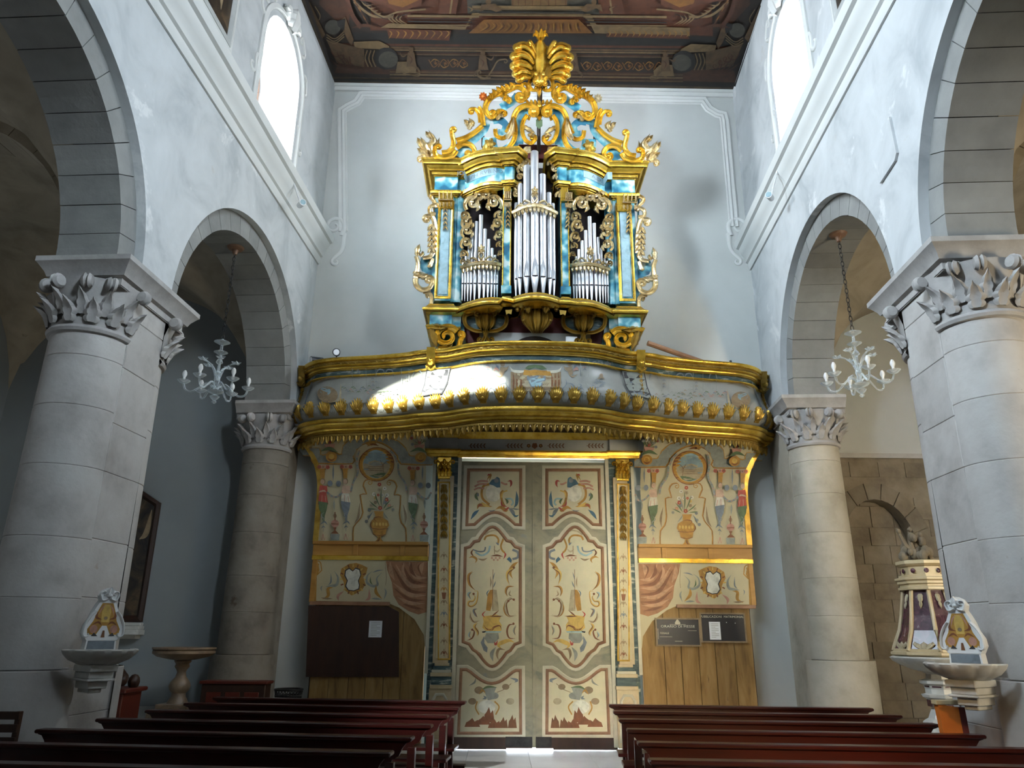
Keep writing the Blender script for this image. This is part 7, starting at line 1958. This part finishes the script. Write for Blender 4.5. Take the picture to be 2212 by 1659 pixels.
# wicker basket
c = at(617, 1500, 11.3); 
r = root('wicker_basket', (c.x, 11.45, 0), 'dark openwork wicker basket between the chest and the left panelling', 'basket')
q = MB(); zt2, zb2 = at(617, 1491, 11.3).z, at(617, 1504, 11.3).z; R2 = 0.19
q.tube([Vector((c.x+R2*cos(2*pi*i/24), 11.45+R2*sin(2*pi*i/24), zt2)) for i in range(25)], 0.016, 6, cap=False); q.tube([Vector((c.x+R2*0.95*cos(2*pi*i/24), 11.45+R2*0.95*sin(2*pi*i/24), zb2)) for i in range(25)], 0.013, 6, cap=False); q.build('rim', ['ironwork'], r)
q = MB()
for i in range(24):
    t = 2*pi*i/24; q.tube([Vector((c.x+R2*cos(t), 11.45+R2*sin(t), zt2)), Vector((c.x+R2*0.95*cos(t+0.12), 11.45+R2*0.95*sin(t+0.12), zb2)), Vector((c.x+R2*0.8*cos(t+0.12), 11.45+R2*0.8*sin(t+0.12), 0.42))], 0.009, 5)
q.lathe([(R2*0.9, zb2-0.02), (R2*0.78, 0.42), (0, 0.42)], (c.x, 11.45, 0), 20); q.build('weave', ['ironwork'], r)
q = MB(); q.cbox(c.x-0.17, c.x+0.17, 11.28, 11.62, 0.37, 0.42, 0.01)
for dx in (-0.14, 0.14):
    for dy in (-0.14, 0.14): q.box(c.x+dx-0.02, c.x+dx+0.02, 11.45+dy-0.02, 11.45+dy+0.02, 0, 0.37)
o = q.build('low_stool', ['wood'], None, smooth=0); tag(o, 'small dark stool carrying the wicker basket in the left aisle', 'stool')
# red cabinet with a dark carved figure group on it, behind the left pier
a, b = at(205, 1489, 9.6), at(272, 1489, 9.6)
r = root('red_cabinet', ((a.x+b.x)/2, 9.85, 0), 'dark red wooden cabinet behind the left pier, foot of the altar wall', 'cabinet')
q = MB(); q.cbox(a.x-0.1, b.x-0.05, 9.65, 10.15, 0.0, a.z-0.05, 0.01); q.build('body', ['redwood'], r, smooth=0)
q = MB(); q.cbox(a.x-0.14, b.x, 9.6, 10.2, a.z-0.05, a.z, 0.012); q.build('top', ['redwood'], r, smooth=0)
q = MB(); q.cbox(a.x+0.0, b.x-0.12, 9.635, 9.65, 0.15, a.z-0.15, 0.005); dpn = q.build('door', ['redwood'], r, smooth=0)
q = MB(); q.ball((b.x-0.17, 9.625, 0.5), 0.018); q.build('knob', ['gold'], dpn)
q = MB(); zc2 = a.z
rs_ = random.Random(11)
for i in range(16):
    x = a.x+0.0+rs_.random()*(b.x-a.x-0.1); hgt = 0.06+0.16*max(0, 1-abs((x-(a.x+b.x)/2+0.06)/0.2)); q.ball((x, 9.8+rs_.random()*0.2, zc2+hgt*0.6), 0.05+0.03*rs_.random(), 8, sq=(1, 1, 1.2))
o = q.build('dark_carving', ['wood'], None); tag(o, 'dark lumpy carved wood group standing on the red cabinet', 'carving')
# slatted chair at the left edge
a = atz(0, 1600, 0.45)
r = root('slatted_chair', (-4.05, 6.4, 0), 'dark slatted chair at the left edge in front of the grey pier', 'chair')
cx0, cx1, yb_ = at(-40, 1560, 6.6).x, at(44, 1560, 6.6).x, 6.6
zt3 = at(20, 1536, 6.6).z
for x in (cx0+0.02, cx1-0.02):
    q = MB(); q.cbox(x-0.02, x+0.02, yb_-0.02, yb_+0.02, 0.0, zt3, 0.004); q.build('rear_post', ['wood'], r, smooth=0)
    q = MB(); q.cbox(x-0.02, x+0.02, yb_-0.42, yb_-0.38, 0.0, 0.44, 0.004); q.build('leg', ['wood'], r, smooth=0)
for k in range(4):
    z = zt3-0.03-k*0.095
    q = MB(); q.cbox(cx0, cx1, yb_-0.035, yb_-0.015, z-0.03, z+0.03, 0.004); q.build('slat', ['wood'], r, smooth=0)
q = MB(); q.cbox(cx0-0.01, cx1+0.01, yb_-0.44, yb_, 0.43, 0.46, 0.006); q.build('seat', ['wood'], r, smooth=0)

# ================================================================== right aisle: font with its tall lid, orange lectern
YT = 9.3
fx = at(2003, 1300, YT).x
def oct_ring(rows, n=8, rot=pi/8): return rows
r = root('baptismal_font', (fx, YT, 0), 'tall octagonal marble font with dark breccia lid and carved top in the right aisle', 'font')
K = lambda w_, y: (w_*0.00655*YT/10.3*1.05, at(2003, y, YT).z)
def oct(rows, mt, name, parent=r, n=8, mis=None):
    q = MB(); q.lathe([K(w_, y) for w_, y in rows], (fx, YT, 0), n, pi/8, 2*pi+pi/8, mis=mis); return q.build(name, mt if isinstance(mt, list) else [mt], parent, smooth=0 if n == 8 else 40)
lid = oct([(70, 1404), (67, 1396), (54, 1362), (47, 1330), (42, 1300), (38, 1275)], 'purple', 'lid')
oct([(72, 1418), (78, 1414), (78, 1409), (73, 1407), (73, 1402), (60, 1400)], 'ochremarble', 'lid_base', lid)
oct([(30, 1278), (48, 1275), (48, 1270), (44, 1268), (44, 1264), (48, 1262), (48, 1257), (52, 1254), (52, 1250), (44, 1248), (44, 1244), (38, 1244), (38, 1226), (42, 1224), (46, 1220), (46, 1214), (40, 1212), (0, 1211)], 'ochremarble', 'lid_crown', lid)
q = MB()
for k in range(8):
    t = pi/8+2*pi*k/8
    q.tube([Vector((fx+K(w_, y)[0]*cos(t), YT+K(w_, y)[0]*sin(t), K(w_, y)[1])) for w_, y in ((72, 1406), (69, 1396), (56, 1362), (49, 1330), (44, 1300), (40, 1276))], 0.024, 6)
q.build('lid_ribs', ['ochremarble'], lid)
for k in range(8):
    q = MB()
    t = 2*pi*k/8+0.0
    ap = cos(pi/8)
    def f(a, b, h): 
        w_, z = a, b
        yv = b; rw = 70-32*(1404-yv)/128
        rr = K(rw, yv)[0]*ap+h
        return Vector((fx+rr*cos(t)-sin(t)*a, YT+rr*sin(t)+cos(t)*a, K(rw, yv)[1]))
    for s2 in (-1, 0, 1): q.leaf([(s2*0.02, 1402), (s2*0.07, 1394), (s2*0.10, 1386)], 0.05, f, 0.02, 2)
    q.leaf([(0, 1284), (0, 1294), (0, 1306)], 0.035, f, 0.02, 2); q.leaf([(0, 1300), (0.0, 1308), (0, 1316)], 0.02, f, 0.02, 1)
    q.build('inlaid_leaf', ['ivory' if 'ivory' in M else 'p_ivory'], lid)
q = MB()
for k in range(10):
    t = 2*pi*k/10
    q.knob(0, 0, 0.03, lambda a, b, h: Vector((fx+(K(38, 1235)[0]+h)*cos(t)-sin(t)*a, YT+(K(38, 1235)[0]+h)*sin(t)+cos(t)*a, K(38, 1235)[1]+b)), 0.015, 8)
q.build('purple_studs', ['purple'], lid)
q = MB()                                     # figure group carved on the crown
rs_ = random.Random(2)
zc3 = K(0, 1212)[1]
for i in range(26):
    t = 2*pi*rs_.random(); rr = 0.17*sqrt(rs_.random()); hgt = 0.42*(1-rr/0.2)*rs_.random()
    q.ball((fx-0.05+rr*cos(t), YT+rr*sin(t), zc3+hgt+0.02), 0.03+0.022*rs_.random(), 8, sq=(1, 1, 1.35))
for dx, dz, tx in ((-0.13, 0.40, -0.06), (-0.05, 0.42, 0.03), (0.06, 0.36, 0.05)):
    q.tube([Vector((fx-0.05+dx*0.5, YT, zc3+0.1)), Vector((fx-0.05+dx, YT, zc3+dz*0.6)), Vector((fx-0.05+dx+tx, YT, zc3+dz))], [0.04, 0.026, 0.014], 7); q.ball((fx-0.05+dx+tx*0.7, YT-0.01, zc3+dz-0.04), 0.03, 8)
q.build('carved_group', ['brownstone'], lid)
q = MB()                                     # fluted bowl
rows = [(20, 1452), (40, 1448), (62, 1438), (76, 1428), (80, 1421), (76, 1418), (70, 1418)]
n = 64; m_ = len(rows)
vs = []
for i in range(n):
    t = 2*pi*i/n; fl_k = 1+0.025*cos(t*22)
    for k, (w_, y) in enumerate(rows):
        R_, z = K(w_, y); R_ *= fl_k if k < 5 else 1
        vs.append(Vector((fx+R_*cos(t), YT+R_*sin(t), z)))
q.add(vs, [(i*m_+k, ((i+1) % n)*m_+k, ((i+1) % n)*m_+k+1, i*m_+k+1) for i in range(n) for k in range(m_-1)])
q.build('fluted_bowl', ['marble'], r)
oct([(42, 1600), (40, 1560), (36, 1556), (30, 1552), (22, 1530), (26, 1512), (34, 1506), (36, 1500), (28, 1498), (28, 1488), (30, 1480), (36, 1476), (36, 1470), (24, 1466), (22, 1456), (30, 1450)], 'marble', 'foot')
q = MB()
for k in range(8):
    t = 2*pi*k/8
    for (w_, y0, y1) in ((26, 1484, 1472), (25, 1526, 1512)):
        R_ = K(w_, y0)[0]*0.98; zz0, zz1 = K(w_, y0)[1], K(w_, y1)[1]
        q.add([Vector((fx+(R_+0.012)*cos(t)-sin(t)*a, YT+(R_+0.012)*sin(t)+cos(t)*a, z)) for a, z in ((-0.05, zz0), (0.05, zz0), (0.05, zz1), (-0.05, zz1))], [(0, 1, 2, 3)])
q.build('breccia_inlay', ['purple'], r, smooth=0)
q = MB(); q.cbox(fx-0.45, fx+0.45, YT-0.45, YT+0.45, 0, max(0.05, K(0, 1598)[1]), 0.01); q.build('plinth', ['marble'], r, smooth=0)
# lectern
a, b = at(2037, 1520, 7.14), at(2088, 1524, 7.14)
zz = a.z
r = root('lectern', ((a.x+b.x)/2, 7.17, 0), 'orange wooden lectern standing against the foot of the right pier', 'lectern')
q = MB(); q.plate([(a.x, 0.0), (b.x-0.06, 0.0), (b.x-0.08, zz-0.03), (a.x-0.05, zz)], [], lambda x, z, h: Vector((x, 7.135+h, z)), 0, 0.025); q.build('front_board', ['orange'], r, smooth=0)
q = MB(); q.plate([(b.x-0.06, 0.0), (b.x, 0.0), (b.x-0.02, zz-0.03), (b.x-0.08, zz-0.03)], [], lambda x, z, h: Vector((x, 7.14+h, z)), 0, 0.06); q.build('side_board', ['darkred'], r, smooth=0)
q = MB(); q.plate([(a.x, 0.0), (a.x+0.03, 0.0), (a.x-0.02, zz), (a.x-0.05, zz)], [], lambda x, z, h: Vector((x, 7.16+h, z)), 0, 0.04); q.build('side_board', ['orange'], r, smooth=0)
q = MB(); q.cbox(a.x-0.07, b.x-0.06, 7.125, 7.21, zz-0.01, zz+0.03, 0.006); q.build('top', ['ochremarble'], r, smooth=0)
# ================================================================== painted ceiling: trompe l'oeil mouldings, medallions, scrolls
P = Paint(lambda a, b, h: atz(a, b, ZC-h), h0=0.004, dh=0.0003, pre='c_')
ca = cv(660, 0, 4.424)
cb = cv(1160, 0, 4.424)
def strip(pts, w_, k): P.stroke(pts, w_, k, smooth=0)
def poly(pts, k): P.poly(pts, k)
# the field towards the nave reaches on behind the frame: lay the ground first
poly([(560, -260), (1745, -260), (1588, 189), (721, 166)], 'umber')
poly([(735, 128), (1585, 152), (1592, 178), (722, 158)], 'brown')
# inner field
poly([(810, -230), (1530, -230), (1540, 78), (1250, 66), (1030, 64), (800, 66)], 'rust')
poly([(1000, -230), (1340, -230), (1330, 32), (1010, 30)], 'slate')
# dark shadow bed of the frame
poly([(752, 70), (1590, 82), (1588, 112), (756, 100)], 'darkp')
poly([(752, 72), (775, -230), (700, -230), (690, 10)], 'brown'); poly([(1556, 78), (1540, -230), (1610, -230), (1620, 10)], 'brown')
# lower band with its mouldings
for (y0, y1, w_, k) in ((96, 103, 5, 'rust'), (103, 110, 4, 'tan'), (108, 115, 3, 'ivory'), (114, 121, 1.6, 'brown'), (117, 124, 2.4, 'tan'), (155, 162, 3, 'tan'), (158.5, 166, 1.2, 'umber'), (161, 168.5, 3.4, 'ivory'), (165, 173, 1.4, 'umber'), (168, 176, 3, 'tan'), (173, 183, 5, 'darkp')):
    strip([(842 if k not in ('darkp', 'rust') else 722, y0), (1155, (y0+y1)/2), (1475 if k not in ('darkp', 'rust') else 1588, y1)], w_, k)
poly([(842, 121), (1108, 124), (1108, 154), (842, 150)], 'umber'); poly([(1230, 126), (1475, 131), (1475, 158), (1230, 155)], 'umber')
# scroll panels
def scrollband(x0, x1, y, n):
    for i in range(n):
        x = x0+(x1-x0)*(i+0.5)/n; sd = 1 if i % 2 else -1
        P.stroke(volute(cr([(x-12, y+8*sd), (x-2, y-8*sd), (x+8, y-2*sd)], 4), 5.5, 1.2, sd), (2.2, 1.2), 'ochre', smooth=0)
        P.stroke([(x-10, y), (x, y+9*sd), (x+12, y+4*sd)], -2.4, 'yellow'); P.stroke([(x-4, y-6), (x+3, y+2), (x+9, y-7)], -2.2, 'rust'); P.ell(x+3, y, 3, 'ochre', n=8)
scrollband(928, 1010, 137, 4); scrollband(1255, 1435, 143, 8)
# corner medallions with steps, shadowed pits, clipped slabs
for X, sx, yo in ((ca, 1, 0), (lambda *p: cb(*[(2212-x-40, y+30) for x, y in p]), -1, 5)):
    P.poly(X((460, 400), (700, 390), (800, 440), (790, 500), (700, 470), (470, 460)), 'ivory'); P.poly(X((380, 160), (460, 380), (440, 440), (400, 380), (320, 200)), 'tan'); P.poly(X((200, 380), (440, 440), (560, 470), (560, 640), (300, 600)), 'tan')
    P.ell(*X((770, 560))[0], 26, 'darkp', 24, 18); P.ell(*X((790, 570))[0], 21, 'slate', 18, 16)
    for k in range(3): P.stroke(X((580+35*k+10, 480), (570+35*k, 560), (600+35*k, 640)), 2.6, 'ivory'); P.stroke(X((598+35*k+10, 480), (588+35*k, 560), (618+35*k, 640)), 1.6, 'umber')
    P.poly(X((880, 590), (1000, 590), (1060, 650), (1050, 700), (860, 700)), 'ivory'); P.stroke(X((930, 690), (1080, 700), (1070, 730), (930, 700)), 1.6, 'ivory')
    P.ell(*X((260, 260))[0], 17, 'slate', 16, 16); 
    for k in range(3): P.stroke(X((200, 330+25*k), (280, 370+22*k), (370, 300+25*k)), 2.4, 'ivory')
    P.poly(X((300, 200), (380, 180), (370, 290), (310, 250)), 'darkp'); P.stroke(X((70, 80), (60, 120), (110, 200), (140, 150), (90, 60)), 2, 'ivory'); P.poly(X((10, 40), (40, 20), (190, 330), (150, 380), (90, 240)), 'tan')
    for k in range(4): P.stroke(volute(cr(X((240+60*k, 480+20*k), (280+50*k, 540+20*k), (330+40*k, 530+30*k)), 4), 6, 1.0, 1), (2.2, 1.0), 'rust', smooth=0); P.stroke(X((220+60*k, 560), (300+40*k, 620), (380+30*k, 660)), -3, 'brown')
# putti as brown figures on the band
for x, y, s2 in ((888, 118, 1), (1043, 125, -1), (1240, 128, 1), (1437, 128, -1)):
    P.ell(x, y-10, 5.5, 'tan', 6, 10); P.poly([(x-7, y-5), (x+7, y-5), (x+9, y+12), (x+12, y+26), (x-10, y+26), (x-9, y+10)], 'tan'); P.stroke([(x-s2*6, y-2), (x-s2*18, y+4), (x-s2*24, y-4)], -4, 'tan'); P.stroke([(x+s2*3, y+24), (x+s2*14, y+30), (x+s2*20, y+42)], -5, 'tan'); P.stroke([(x-5, y+2), (x+2, y+10), (x-3, y+22)], -3, 'brown')
P.stroke(volute(cr([(1032, 165), (1050, 168), (1064, 150), (1075, 132), (1090, 128)], 5), 5, 0.9, 1), (3.4, 2.4), 'ivory', smooth=0); P.stroke(volute(cr([(1060, 168), (1040, 170), (1032, 160)], 5), 5, 0.9, 1), 2.6, 'ivory', smooth=0)
# ochre console frieze above the shadow
poly([(822, 60), (1005, 64), (1020, 38), (1032, 34), (1260, 36), (1272, 46), (1285, 72), (1490, 78), (1490, 60), (1290, 56), (1275, 30), (1020, 28), (1005, 58), (840, 50)], 'ivory')
poly([(835, 62), (975, 66), (970, 88), (840, 82)], 'rust'); poly([(1310, 72), (1485, 76), (1490, 84), (1310, 80)], 'rust'); poly([(1046, 42), (1250, 42), (1280, 72), (1012, 72)], 'ochre')
for i in range(9): P.stroke([(840+15.5*i, 66), (846+15.5*i, 72), (840+15*i, 84)], -3.2, 'yellow')
for i in range(13): x = 1040+16.5*i; P.stroke([(x+6, 48), (x+9-(i-6)*0.4, 58), (x-8+(i)*1.6, 70)], -3.4, 'yellow'); P.stroke([(x+12, 48), (x+14-(i-6)*0.4, 58), (x-2+(i)*1.6, 70)], -3.0, 'brown')
for i in range(14): P.stroke([(1312+13*i, 66), (1318+13*i, 72), (1314+13*i, 80)], -3.2, 'yellow')
# upper mouldings, painted architecture, scrolls of the central frame
for (x0, x1, y, w_, k) in ((880, 1035, 35, 5, 'ivory'), (880, 1025, 41, 1.6, 'umber'), (880, 1020, 47, 3, 'darkp'), (880, 1015, 54, 3, 'ivory'), (1260, 1440, 36, 5, 'ivory'), (1262, 1440, 42, 1.6, 'umber'), (1265, 1440, 48, 3, 'darkp'), (1268, 1440, 55, 3, 'ivory'), (1020, 1265, 17, 9, 'ivory'), (1020, 1265, 20, 1.2, 'umber'), (1034, 1262, 27, 4, 'darkp'), (1034, 1262, 33, 2.4, 'ivory')):
    strip([(x0, y-0.5), (x1, y+1)], w_, k)
poly([(946, 30), (960, -60), (1000, -60), (985, 30)], 'rust'); strip([(972, 30), (985, -60)], 4, 'ivory'); poly([(1295, 30), (1285, -60), (1330, -60), (1350, 30)], 'rust'); strip([(1322, 30), (1310, -60)], 4, 'ivory')
poly([(1105, 12), (1105, -60), (1225, -60), (1225, 12)], 'tan')
for x in (1108, 1120, 1135, 1150, 1168, 1185, 1200, 1222): strip([(x, 12), (x, -60)], 1.6, 'brown')
for sx in (1, -1):
    e = lambda *p: [(1165+sx*(x-1165)+(8 if sx < 0 else 0), y) for x, y in p]
    P.poly(e((772, 0), (800, -60), (920, -60), (910, 10), (860, 28), (830, 10)), 'rust'); P.poly(e((830, -20), (900, -30), (905, 0), (870, 16), (840, 8)), 'ochre')
    P.stroke(e((765, 4), (790, 26), (812, 36), (850, 36)), 5, 'ivory'); P.stroke(e((805, 24), (830, 36), (860, 26), (920, 20)), 3.6, 'ivory'); P.stroke(e((808, 30), (840, 42), (880, 30)), 1.6, 'darkp')
    for k in range(4): P.stroke(e((842+9*k, 30+k), (840+8*k, 40+k), (856+9*k, 54)), -3.2, 'ivory'); P.stroke(e((780+8*k, 2+6*k), (790+8*k, 12+6*k), (806+6*k, 10+6*k)), -3.2, 'ivory')
    P.stroke(e((745, -20), (760, 30), (780, 60)), 9, 'rust'); P.stroke(e((760, 60), (790, 55), (820, 62)), -7, 'brown')
    for k in range(9): P.stroke(e((742+6*k, -30+9*k), (752+5*k, -24+9*k), (752+6*k, -14+9*k)), -3, 'ochre' if k % 2 else 'brown')
    P.stroke(e((1010, 14), (1020, 20), (1014, 26)), -4, 'ivory')
    P.ell(*e((1055, 4))[0], 6, 'tan'); P.poly(e((1040, 10), (1070, 8), (1085, 22), (1072, 26), (1050, 18), (1036, 26)), 'tan')
# border against the side walls
strip([(655, -20), (722, 165)], 6, 'umber'); strip([(1662, -20), (1590, 188)], 9, 'redwood' if False else 'darkp')
P.build('painted_ornament', ceil)
